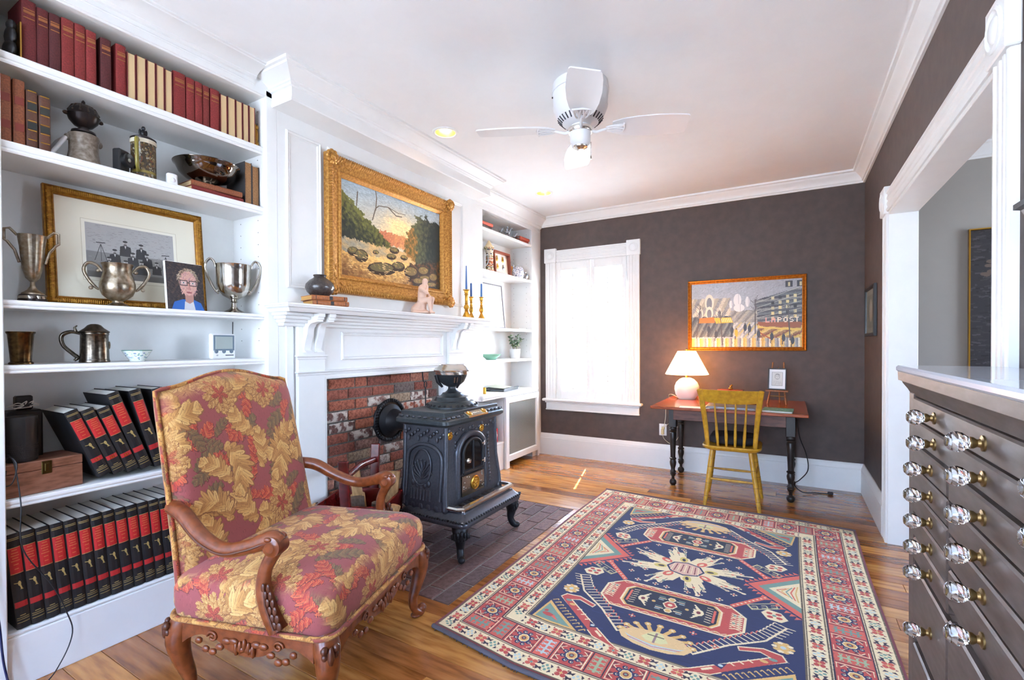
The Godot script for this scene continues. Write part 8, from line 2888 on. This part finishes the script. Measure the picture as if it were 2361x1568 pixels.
	part(bo, "rim", MB.new().lathe([P2(0.0515, 0.0455), P2(0.055, 0.0465), P2(0.054, 0.0485), P2(0.051, 0.0478)], 30), mat("green rim", rgb(76, 134, 116), 0.3))
	var ws := thing("weather_station", "white weather station with grey display and antenna", "weather station", V(-2.49, y4, -1.352), 0.12)
	part(ws, "case", MB.new().box(V(-0.012, 0, -0.065), V(0.012, 0.127, 0.065), 0.006), M["white plastic"])
	part(ws, "bezel", MB.new().box(V(0.010, 0.042, -0.057), V(0.0135, 0.120, 0.055), 0.003), mat("blue grey plastic", rgb(104, 122, 136), 0.4))
	part(ws, "display", MB.new().box(V(0.0125, 0.05, -0.047), V(0.0145, 0.113, 0.045), 0.001), mat("lcd grey", rgb(168, 178, 174), 0.2))
	for k in 3:
		part(ws, "button", MB.new().at(rz(-PI / 2, V(0.0115, 0.038, -0.04 + k * 0.04))).lathe([P2(0.010, 0), P2(0.010, 0.002), P2(0.006, 0.003), P2(0, 0.003)], 14), M["blue grey plastic"])
	part(ws, "maker_print", MB.new().box(V(0.0115, 0.016, -0.052), V(0.0125, 0.021, -0.008)).box(V(0.0115, 0.02, 0.03), V(0.0125, 0.022, 0.04)).box(V(0.0115, 0.015, 0.03), V(0.0125, 0.017, 0.04)), mat("print grey", rgb(90, 92, 98), 0.6))
	part(ws, "antenna", MB.new().tube([V(-0.004, 0.12, -0.060), V(-0.004, 0.19, -0.061)], 0.0025, 7), M["black plastic"])
	# ---- fifth shelf, y 0.676
	var y5 := 0.6766
	var wb := thing("wooden_box", "reddish wooden box with brass clasp under the speaker", "box", V(-2.50, y5, -0.657), 0.06)
	part(wb, "body", MB.new().box(V(-0.085, 0, -0.112), V(0.085, 0.085, 0.112), 0.003), M["box wood"])
	part(wb, "lid", MB.new().box(V(-0.085, 0.0862, -0.112), V(0.085, 0.120, 0.112), 0.003), M["box wood"])
	part(wb, "clasp", MB.new().box(V(0.083, 0.068, -0.018), V(0.088, 0.116, 0.012), 0.002).box(V(0.087, 0.078, -0.010), V(0.091, 0.108, 0.004), 0.002), tinted("dark brass", M["old brass"], rgb(84, 72, 40)))
	var spk := thing("smart_speaker", "charcoal cylindrical speaker standing on the wooden box", "speaker", V(-2.472, y5 + 0.1205, -0.612))
	part(spk, "body", MB.new().lathe([P2(0, 0), P2(0.042, 0), P2(0.044, 0.003), P2(0.0445, 0.008), P2(0.0445, 0.162), P2(0.043, 0.166), P2(0, 0.166)], 36, 0.5), mat("charcoal plastic", rgb(50, 49, 50), 0.35, 0.3))
	var mesh_ := MB.new()
	for j in 8:
		for k in 26:
			var a := -1.5 + 3.0 * (k + 0.5 * (j % 2)) / 26.0
			mesh_.ball(V(0.0446 * cos(a), 0.012 + j * 0.0072, 0.0446 * sin(a)), Vector3.ONE * 0.0013, 4, 3)
	var pf := part(spk, "perforation", mesh_, M["black plastic"])
	pf.set_meta("kind", "stuff")
	var pf2 := thing("tea_tin", "black tin with a bow of white string behind the speaker", "tin", V(-2.575, y5 + 0.1205, -0.64))
	part(pf2, "body", MB.new().loft([[0, 0.04, 0.05, 0.008], [0.175, 0.04, 0.05, 0.008], [0.18, 0.034, 0.044, 0.008]], 3), M["black plastic"])
	part(pf2, "cap", MB.new().box(V(-0.016, 0.18, -0.028), V(0.016, 0.235, 0.022), 0.005), M["black plastic"])
	var bow := MB.new()
	for k in 9:
		var a := TAU * k / 9.0
		bow.tube(curve([V(0.012, 0.198, -0.004), V(0.022 + 0.01 * cos(a), 0.20 + 0.014 * sin(a), 0.03 * cos(a * 1.3)), V(0.018, 0.196 + 0.006 * sin(a), 0.046 * cos(a))], 4), 0.002, 5)
	part(pf2, "string_bow", bow, M["paper"])

func things_right() -> void:
	var r := RandomNumberGenerator.new()
	r.seed = 31
	var y1 := 2.3165
	var gr := mat("grey book cloth", rgb(120, 108, 104), 0.7)
	var or_ := mat("orange red cloth", rgb(178, 78, 58), 0.7)
	for i in 2: # flat books
		var b := book("flat_red_book", ["grey and red book flat on the top shelf by the chimney", "red book lying on the grey one on the top shelf"][i], 0.03, 0.19, 0.14, [gr, or_][i], M["page edge"], "flat books by the chimney")
		b.transform = Transform3D(Basis(Vector3.UP, 0.05 - 0.08 * i) * Basis(Vector3.RIGHT, -PI / 2), V(-2.455, y1 + 0.0305 * (i + 1), -3.665))
		var c := book("flat_orange_book", ["orange red book flat on the top shelf near the window", "orange red book on another near the window side"][i], 0.028, 0.20, 0.15, or_, gr, "flat books near the window side")
		c.transform = Transform3D(Basis(Vector3.UP, 0.04 - 0.07 * i) * Basis(Vector3.RIGHT, -PI / 2), V(-2.455, y1 + 0.0285 * (i + 1), -4.395))
	var pw := mat("pewter", rgb(150, 154, 158), 0.3, 0.9)
	for i in 3:
		var f := thing("pewter_figure", ["small pewter animal figure beside the flat red books", "larger pewter rider figure in the middle of the shelf", "small pewter bird figure beside the orange books"][i], "figurine", V(-2.47, y1, [-4.02, -4.15, -4.28][i]), 0.4 * i)
		var s: float = [0.8, 1.15, 0.8][i]
		var m := MB.new()
		for k in 4:
			m.tube([V((k % 2 - 0.5) * 0.03, 0.0, (k / 2 - 0.5) * 0.02) * s, V((k % 2 - 0.5) * 0.026, 0.03, (k / 2 - 0.5) * 0.016) * s], 0.004 * s, 6)
		m.ball(V(0, 0.038, 0) * s, V(0.026, 0.014, 0.013) * s, 12, 8)
		m.tube([V(0.02, 0.042, 0) * s, V(0.034, 0.066, 0.004) * s], [0.009 * s, 0.006 * s], 8)
		m.ball(V(0.04, 0.07, 0.005) * s, V(0.012, 0.007, 0.007) * s, 10, 6)
		m.tube([V(-0.024, 0.042, 0) * s, V(-0.036, 0.07, 0) * s, V(-0.03, 0.085, 0) * s], 0.003 * s, 6)
		m.tube([V(0.036, 0.074, 0.003) * s, V(0.030, 0.096, 0.014) * s], 0.0025 * s, 5)
		part(f, "body", m, pw)
		if i == 1:
			part(f, "rider", MB.new().ball(V(0, 0.066, 0), V(0.012, 0.02, 0.012), 10, 7).ball(V(0.004, 0.094, 0), V(0.009, 0.010, 0.009), 10, 7), pw)
	# second shelf
	var y2 := 1.9285
	var cv := Cv.new(128, 256, rgb(214, 206, 184))
	for i in 240:
		cv.disc(Vector2(r.randf() * 128, r.randf() * 256), r.randf_range(3, 9), r.randf_range(3, 12), [rgb(40, 48, 66), rgb(176, 70, 48), rgb(150, 140, 96), rgb(226, 220, 200), rgb(110, 84, 52)][i % 5], r.randf() * 3)
	for y in [10, 60, 200, 240]:
		cv.rect(0, y, 128, y + 7, rgb(176, 96, 60))
	var sm := tri_tex(mat("painted stein", Color(1, 1, 1), 0.25), cv.tex(), Vector3(6, 4, 6))
	var s1 := thing("beer_stein", "tall painted stein with cone lid beside the framed shadow box", "stein", V(-2.50, y2, -3.858))
	part(s1, "body", MB.new().lathe([P2(0, 0), P2(0.05, 0), P2(0.052, 0.01), P2(0.046, 0.022), P2(0.042, 0.05), P2(0.042, 0.20), P2(0.047, 0.208), P2(0.048, 0.23), P2(0, 0.23)], 26, 0.6), sm)
	part(s1, "cone_lid", MB.new().lathe([P2(0.050, 0.228), P2(0.051, 0.234), P2(0.034, 0.25), P2(0.012, 0.29), P2(0.005, 0.298), P2(0, 0.305)], 24, 0.7), mat("buff glaze", rgb(206, 190, 150), 0.3))
	var s2 := thing("beer_stein", "grey salt glaze stein with pewter lid by the chimney", "stein", V(-2.51, y2, -3.74))
	part(s2, "body", MB.new().lathe([P2(0, 0), P2(0.046, 0), P2(0.047, 0.012), P2(0.042, 0.02), P2(0.043, 0.16), P2(0.04, 0.17), P2(0, 0.17)], 26, 0.6), mat("salt glaze", rgb(150, 156, 158), 0.3))
	part(s2, "lid", MB.new().lathe([P2(0.043, 0.17), P2(0.04, 0.185), P2(0.012, 0.205), P2(0.006, 0.225), P2(0, 0.23)], 22, 0.7), pw)
	var h2 := MB.new()
	cup_handle(h2, [V(0.02, 0.14, -0.035), V(0.03, 0.15, -0.065), V(0.03, 0.09, -0.072), V(0.02, 0.04, -0.04)], 0.006)
	part(s2, "handle", h2, M["salt glaze"])
	# shadow box with mounted pieces
	var sb := thing("shadow_box", "mahogany framed shadow box with mounted gold pieces", "shadow box", V(-2.515, y2, -4.128), 0.0)
	var lean := 0.09
	var vv := V(-sin(lean), cos(lean), 0)
	var nn := Vector3.FORWARD.cross(vv)
	part(sb, "frame", MB.new().sweep(rect_path(vv * 0.118, Vector3.FORWARD, vv, 0.158, 0.118), nn, [P2(0, -0.02), P2(0, 0.02), P2(-0.016, 0.022), P2(-0.018, 0.018), P2(-0.018, -0.02)]), mat("mahogany", rgb(112, 52, 34), 0.35))
	part(sb, "backboard", MB.new().at(Transform3D(Basis(Vector3.BACK, lean), vv * 0.118)).box(V(-0.02, -0.10, -0.142), V(-0.014, 0.10, 0.142)), M["paper"])
	for i in 4:
		var g := MB.new()
		var o: Vector3 = vv * (0.08 + 0.08 * (i / 2)) + Vector3.FORWARD * (-0.06 + 0.11 * (i % 2)) + nn * -0.010
		g.ball(o, V(0.006, 0.024, 0.02), 10, 7)
		g.ball(o + vv * 0.026, V(0.005, 0.010, 0.012), 8, 6)
		part(sb, "mounted_piece", g, [M["brass"], pw, M["old brass"], M["brass"]][i])
	# blue and white pot and others
	var bw := Cv.new(128, 128, rgb(214, 220, 228))
	for i in 150:
		bw.disc(Vector2(r.randf() * 128, r.randf() * 128), r.randf_range(2, 8), r.randf_range(1, 4), [rgb(50, 66, 116), rgb(84, 104, 150), rgb(34, 46, 84)][i % 3], r.randf() * 3)
	var bwm := tri_tex(mat("blue and white china", Color(1, 1, 1), 0.2), bw.tex(), Vector3(8, 8, 8))
	var tp := thing("teapot", "blue and white china pot with wire handle", "teapot", V(-2.495, y2, -4.415))
	part(tp, "body", MB.new().lathe([P2(0, 0), P2(0.05, 0), P2(0.06, 0.02), P2(0.066, 0.05), P2(0.062, 0.09), P2(0.05, 0.115), P2(0.044, 0.118), P2(0, 0.118)], 30, 0.7), bwm)
	part(tp, "lid", MB.new().lathe([P2(0.044, 0.118), P2(0.03, 0.130), P2(0.01, 0.134), P2(0.008, 0.142), P2(0, 0.146)], 24, 0.7), bwm)
	part(tp, "spout", MB.new().tube(curve([V(0.0, 0.05, 0.055), V(0, 0.08, 0.085), V(0, 0.13, 0.098)], 5), scurve([0.012, 0.007], 11), 8), bwm)
	var mg := thing("painted_mug", "small orange and white lidded mug behind the teapot", "mug", V(-2.60, y2, -4.47))
	part(mg, "body", MB.new().lathe([P2(0, 0), P2(0.045, 0), P2(0.045, 0.13), P2(0.04, 0.14), P2(0, 0.14)], 24, 0.6), mat("orange glaze", rgb(206, 150, 80), 0.3))
	part(mg, "wire_handle", MB.new().tube(curve([V(0, 0.13, 0.04), V(0, 0.19, 0.02), V(0, 0.19, -0.02), V(0, 0.13, -0.04)], 5), 0.0025, 6), pw)
	var pt := thing("pewter_pot", "small round pewter pot near the bookcase side", "pot", V(-2.485, y2, -4.535))
	part(pt, "body", MB.new().lathe([P2(0, 0), P2(0.025, 0), P2(0.042, 0.02), P2(0.046, 0.04), P2(0.036, 0.062), P2(0.022, 0.07), P2(0.024, 0.078), P2(0, 0.08)], 26, 0.8), pw)
	var ph := MB.new()
	cup_handle(ph, [V(0, 0.06, -0.03), V(0, 0.075, -0.05), V(0, 0.045, -0.06), V(0, 0.02, -0.04)], 0.004)
	part(pt, "handle", ph, mat("red glaze", rgb(176, 66, 44), 0.4))
	# third shelf: framed print and papers
	var y3 := 1.3905
	var pc := Cv.new(256, 300, rgb(246, 246, 244))
	pc.rect(64, 70, 196, 226, rgb(206, 196, 170))
	for i in 400:
		var p := Vector2(r.randf_range(66, 184), r.randf_range(72, 222))
		var k := clampf((p.y - 90) / 130.0, 0, 1)
		pc.line(p, p + Vector2(r.randf_range(-2, 10), r.randf_range(-3, 8)), 2, rgb(214 - 40 * k, 204 - 44 * k, 180 - 44 * k))
	for q in [[100, 150], [120, 140], [142, 148], [164, 156]]:
		pc.poly([Vector2(q[0] - 14, 200), Vector2(q[0] - 12, q[1]), Vector2(q[0], q[1] - 16), Vector2(q[0] + 12, q[1]), Vector2(q[0] + 12, 204)], rgb(176, 164, 138))
	var l3 := 0.10
	var v3 := V(-sin(l3), cos(l3), 0)
	framed("framed_print", "dark framed sepia print with wide white mat on the shelf", V(-2.545, y3 + 0.002, -3.995) + v3 * 0.222, Vector3.FORWARD, v3, 0.222, 0.222, [P2(0, -0.008), P2(0, 0.012), P2(-0.010, 0.012), P2(-0.012, 0.006), P2(-0.012, -0.008)], mat("dark frame", rgb(70, 60, 56), 0.4), picture_mat("sepia print", pc, 0.3))
	solo("paper_stack", MB.new().box(V(-0.07, 0, -0.09), V(0.07, 0.008, 0.09), 0.001), M["paper"], "thin stack of papers on the shelf beside the framed print", "papers", V(-2.535, y3, -4.45), 0.1)
	# fourth shelf: bowl and plant
	var y4 := 1.0805
	var gb := thing("celadon_bowl", "pale green celadon bowl on the shelf", "bowl", V(-2.525, y4, -3.925))
	part(gb, "body", MB.new().lathe([P2(0, 0), P2(0.045, 0), P2(0.05, 0.006), P2(0.08, 0.03), P2(0.1, 0.05), P2(0.1, 0.053), P2(0.092, 0.052), P2(0.07, 0.026), P2(0, 0.012)], 32, 0.8), mat("celadon", rgb(140, 196, 166), 0.25))
	var pp := thing("potted_plant", "eucalyptus plant in a small white pot on the shelf", "plant", V(-2.545, y4, -4.43))
	part(pp, "pot", MB.new().lathe([P2(0, 0), P2(0.05, 0), P2(0.053, 0.004), P2(0.06, 0.095), P2(0.06, 0.1), P2(0.055, 0.1), P2(0.053, 0.088), P2(0, 0.086)], 30, 0.6), M["white china"])
	part(pp, "soil", MB.new().lathe([P2(0.053, 0.084), P2(0.05, 0.09), P2(0, 0.092)], 20), M["dark gap"])
	var leaf := MB.new()
	leaf.next()
	for i in 10:
		var a0 := TAU * i / 10
		var a1 := TAU * (i + 1) / 10
		var f := func(a: float) -> Vector3: return V(0.5 + 0.5 * cos(a), 0.10 * sin(a) * sin(a), 0.40 * sin(a) * (1.0 - 0.2 * cos(a)))
		leaf.tri(V(0.5, -0.03, 0), f.call(a1), f.call(a0))
		leaf.tri(V(0.5, -0.036, 0), f.call(a0), f.call(a1))
	var lm := leaf.done()
	var greens := [mat("leaf green 0", rgb(106, 138, 112), 0.6), mat("leaf green 1", rgb(130, 160, 132), 0.6), mat("leaf green 2", rgb(84, 116, 92), 0.6), mat("leaf green 3", rgb(150, 174, 140), 0.6)]
	for g in greens:
		g.backlight_enabled = true
		g.backlight = Color(0.25, 0.32, 0.2)
	var stem_m := mat("stem green", rgb(120, 126, 84), 0.7)
	for i in 11:
		var a := TAU * i / 11.0 + r.randf_range(-0.2, 0.2)
		var L := r.randf_range(0.09, 0.165)
		var out := r.randf_range(0.35, 1.0) if i % 3 else 0.2
		if i == 3:
			L = 0.2
			out = 1.3
			a = 1.45
		var p0 := V(0.02 * cos(a), 0.088, -0.02 * sin(a))
		var p2 := p0 + V(cos(a) * out * 0.5, 1.0, -sin(a) * out).normalized() * L
		p2.x = clampf(p2.x, -0.11, 0.10)
		p2.z = maxf(p2.z, -0.16)
		var p1 := p0.lerp(p2, 0.5) + V(0, 0.025, 0)
		var path := curve([p0, p1, p2], 4)
		var stem := part(pp, "stem", MB.new().tube(path, scurve([0.0022, 0.001], path.size()), 5), stem_m)
		for k in 6:
			var q: Vector3 = path[mini(path.size() - 1, 2 + k)]
			var la := a + (1.3 if k % 2 else -1.3) + r.randf_range(-0.5, 0.5)
			var s := r.randf_range(0.030, 0.046)
			var bs := Basis(Vector3.UP, la) * Basis(Vector3.BACK, r.randf_range(-0.1, 0.6)) * Basis(Vector3.RIGHT, r.randf_range(-0.6, 0.6))
			part(stem, "leaf", lm, greens[r.randi_range(0, 3)], Transform3D(bs.scaled_local(Vector3.ONE * s), q))
	# counter
	var y5 := 0.7605
	var tr := thing("document_tray", "black lap tray holding loose papers on the counter", "tray", V(-2.56, y5, -4.17), 0.12)
	part(tr, "tray", MB.new().box(V(-0.11, 0, -0.19), V(0.11, 0.02, 0.17), 0.004).box(V(-0.115, 0.018, -0.195), V(-0.105, 0.032, 0.175), 0.002).box(V(0.105, 0.018, -0.195), V(0.115, 0.032, 0.175), 0.002), mat("slate plastic", rgb(70, 76, 80), 0.35))
	var sheets := MB.new()
	sheets.at(Transform3D(Basis(Vector3.UP, 0.1) * Basis(Vector3.BACK, -0.08), V(-0.01, 0.036, 0.03))).box(V(-0.09, 0, -0.13), V(0.09, 0.004, 0.13))
	part(tr, "papers", sheets, tinted("greenish paper", M["paper"], rgb(206, 210, 190)))
	part(tr, "glass_sheet", MB.new().box(V(-0.10, 0.020, -0.185), V(0.10, 0.024, -0.06)), tinted("pale paper", M["paper"], rgb(216, 222, 224)))
	var gc := thing("brass_cup", "small brass cup on the counter by the chimney", "cup", V(-2.50, y5, -3.765))
	part(gc, "body", MB.new().lathe([P2(0, 0), P2(0.018, 0), P2(0.018, 0.055), P2(0.016, 0.06), P2(0.014, 0.055), P2(0.014, 0.01), P2(0, 0.01)], 20), M["brass"])
	# niche: boxes and books
	var rb := thing("red_box", "red card box with white heart label in the low niche", "box", V(-2.47, 0.2755, -3.905), 0.15)
	part(rb, "box", MB.new().box(V(-0.05, 0, -0.045), V(0.012, 0.135, 0.045), 0.003), mat("red card", rgb(206, 34, 40), 0.5))
	var lbl := MB.new()
	lbl.at(Transform3D(Basis(Vector3(0, 0, -1), Vector3.UP, Vector3(1, 0, 0)), V(0.0125, 0.068, 0)))
	var oval := []
	for i in 24:
		var a := TAU * i / 24
		oval.append(P2((0.026 + 0.004 * cos(a * 6)) * cos(a), (0.042 + 0.004 * cos(a * 6)) * sin(a)))
	lbl.extrude(oval, 0, 0.0008)
	part(rb, "label", lbl, M["paper"])
	part(rb, "heart", MB.new().ball(V(0.0132, 0.066, 0.005), V(0.001, 0.008, 0.007), 8, 5).ball(V(0.0132, 0.066, -0.005), V(0.001, 0.008, 0.007), 8, 5), mat("dark red", rgb(120, 20, 30), 0.5))
	var nb := book("blue_book", "navy blue book standing behind the red box in the niche", 0.03, 0.165, 0.12, mat("navy cloth", rgb(44, 62, 110), 0.6), M["paper"], "")
	stand(nb, -2.50, 0.2755, -3.952)
	var nw := book("white_folder", "white folder standing behind the red box in the niche", 0.02, 0.20, 0.13, M["white plastic"], M["paper"], "")
	stand(nw, -2.53, 0.2755, -3.925)
	var nd := solo("dark_album", MB.new().box(V(-0.10, 0, -0.14), V(0.10, 0.024, 0.14), 0.003), mat("dark blue cloth", rgb(36, 48, 78), 0.5), "dark blue album lying on the stack of boxes in the niche", "album", V(-2.57, 0.6096, -3.79), 0.08)
	solo("cardboard_box", MB.new().box(V(-0.10, 0, -0.10), V(0.10, 0.3335, 0.10), 0.004), M["white plastic"], "white storage box at the back of the low niche", "box", V(-2.59, 0.2758, -3.76), 0.0)

func cords() -> void:
	var ivory := mat("ivory cord", rgb(222, 212, 186), 0.5)
	var lc := MB.new()
	lc.tube(curve([V(-0.895, 0.735, -4.56), V(-0.95, 0.752, -4.62), V(-1.0, 0.740, -4.70), V(-1.022, 0.70, -4.795), V(-1.05, 0.62, -4.808), V(-1.055, 0.5, -4.80), V(-1.07, 0.40, -4.79)], 6), 0.0028, 6)
	solo("lamp_cord", lc, ivory, "ivory lamp cord hanging from the table to the outlet", "cord")
	var lc2 := MB.new()
	lc2.tube(curve([V(-1.085, 0.345, -4.79), V(-1.06, 0.29, -4.79), V(-0.99, 0.255, -4.785), V(-0.93, 0.33, -4.79), V(-0.935, 0.42, -4.79), V(-1.0, 0.46, -4.80), V(-1.062, 0.41, -4.79)], 6), 0.0024, 6)
	solo("outlet_cord", lc2, ivory, "ivory cord looping below the outlet behind the table leg", "cord")
	var bk := mat("black cord", rgb(22, 22, 26), 0.5)
	var pc := thing("power_cord", "black power cord with plug trailing on the floor by the table leg", "cord", Vector3.ZERO)
	part(pc, "cable", MB.new().tube(curve([V(0.05, 0.60, -4.60), V(0.07, 0.45, -4.62), V(0.12, 0.30, -4.66), V(0.13, 0.18, -4.62), V(0.07, 0.12, -4.50), V(0.03, 0.09, -4.46), V(0.09, 0.02, -4.52), V(0.19, 0.006, -4.60), V(0.27, 0.005, -4.62)], 6), 0.004, 7), bk)
	part(pc, "plug", MB.new().box(V(0.265, 0.001, -4.633), V(0.305, 0.024, -4.607), 0.005), bk)
	part(pc, "prong", MB.new().box(V(0.304, 0.008, -4.628), V(0.322, 0.010, -4.622)).box(V(0.304, 0.008, -4.618), V(0.322, 0.010, -4.612)), M["nickel"])
	var blue := mat("dark blue cord", rgb(24, 32, 74), 0.4)
	var sc := MB.new()
	sc.tube(curve([V(-2.45, 0.83, -0.57), V(-2.40, 0.80, -0.575), V(-2.37, 0.66, -0.583), V(-2.365, 0.5, -0.585), V(-2.362, 0.34, -0.66), V(-2.36, 0.22, -0.70), V(-2.355, 0.135, -0.715), V(-2.345, 0.05, -0.68), V(-2.32, 0.004, -0.62), V(-2.30, 0.004, -0.50), V(-2.25, 0.004, -0.38)], 6), 0.0022, 6)
	solo("speaker_cord", sc, bk, "thin black cord running from the speaker down past the law volumes", "cord")
	var sc2 := MB.new()
	sc2.tube(curve([V(-2.355, 0.85, -0.50), V(-2.352, 0.40, -0.512), V(-2.350, 0.25, -0.522), V(-2.345, 0.12, -0.53), V(-2.33, 0.01, -0.548), V(-2.28, 0.005, -0.56)], 6), 0.0035, 6)
	solo("charging_cable", sc2, blue, "dark blue cord running down the bookcase stile to the floor", "cable")
	var lp := MB.new()
	lp.tube(curve([V(-2.42, 0.80, -0.545), V(-2.39, 0.83, -0.56), V(-2.375, 0.80, -0.575), V(-2.38, 0.74, -0.565), V(-2.40, 0.73, -0.55), V(-2.41, 0.78, -0.556)], 6), 0.002, 6)
	solo("cord_loop", lp, bk, "loop of thin black cord before the wooden box", "cord")
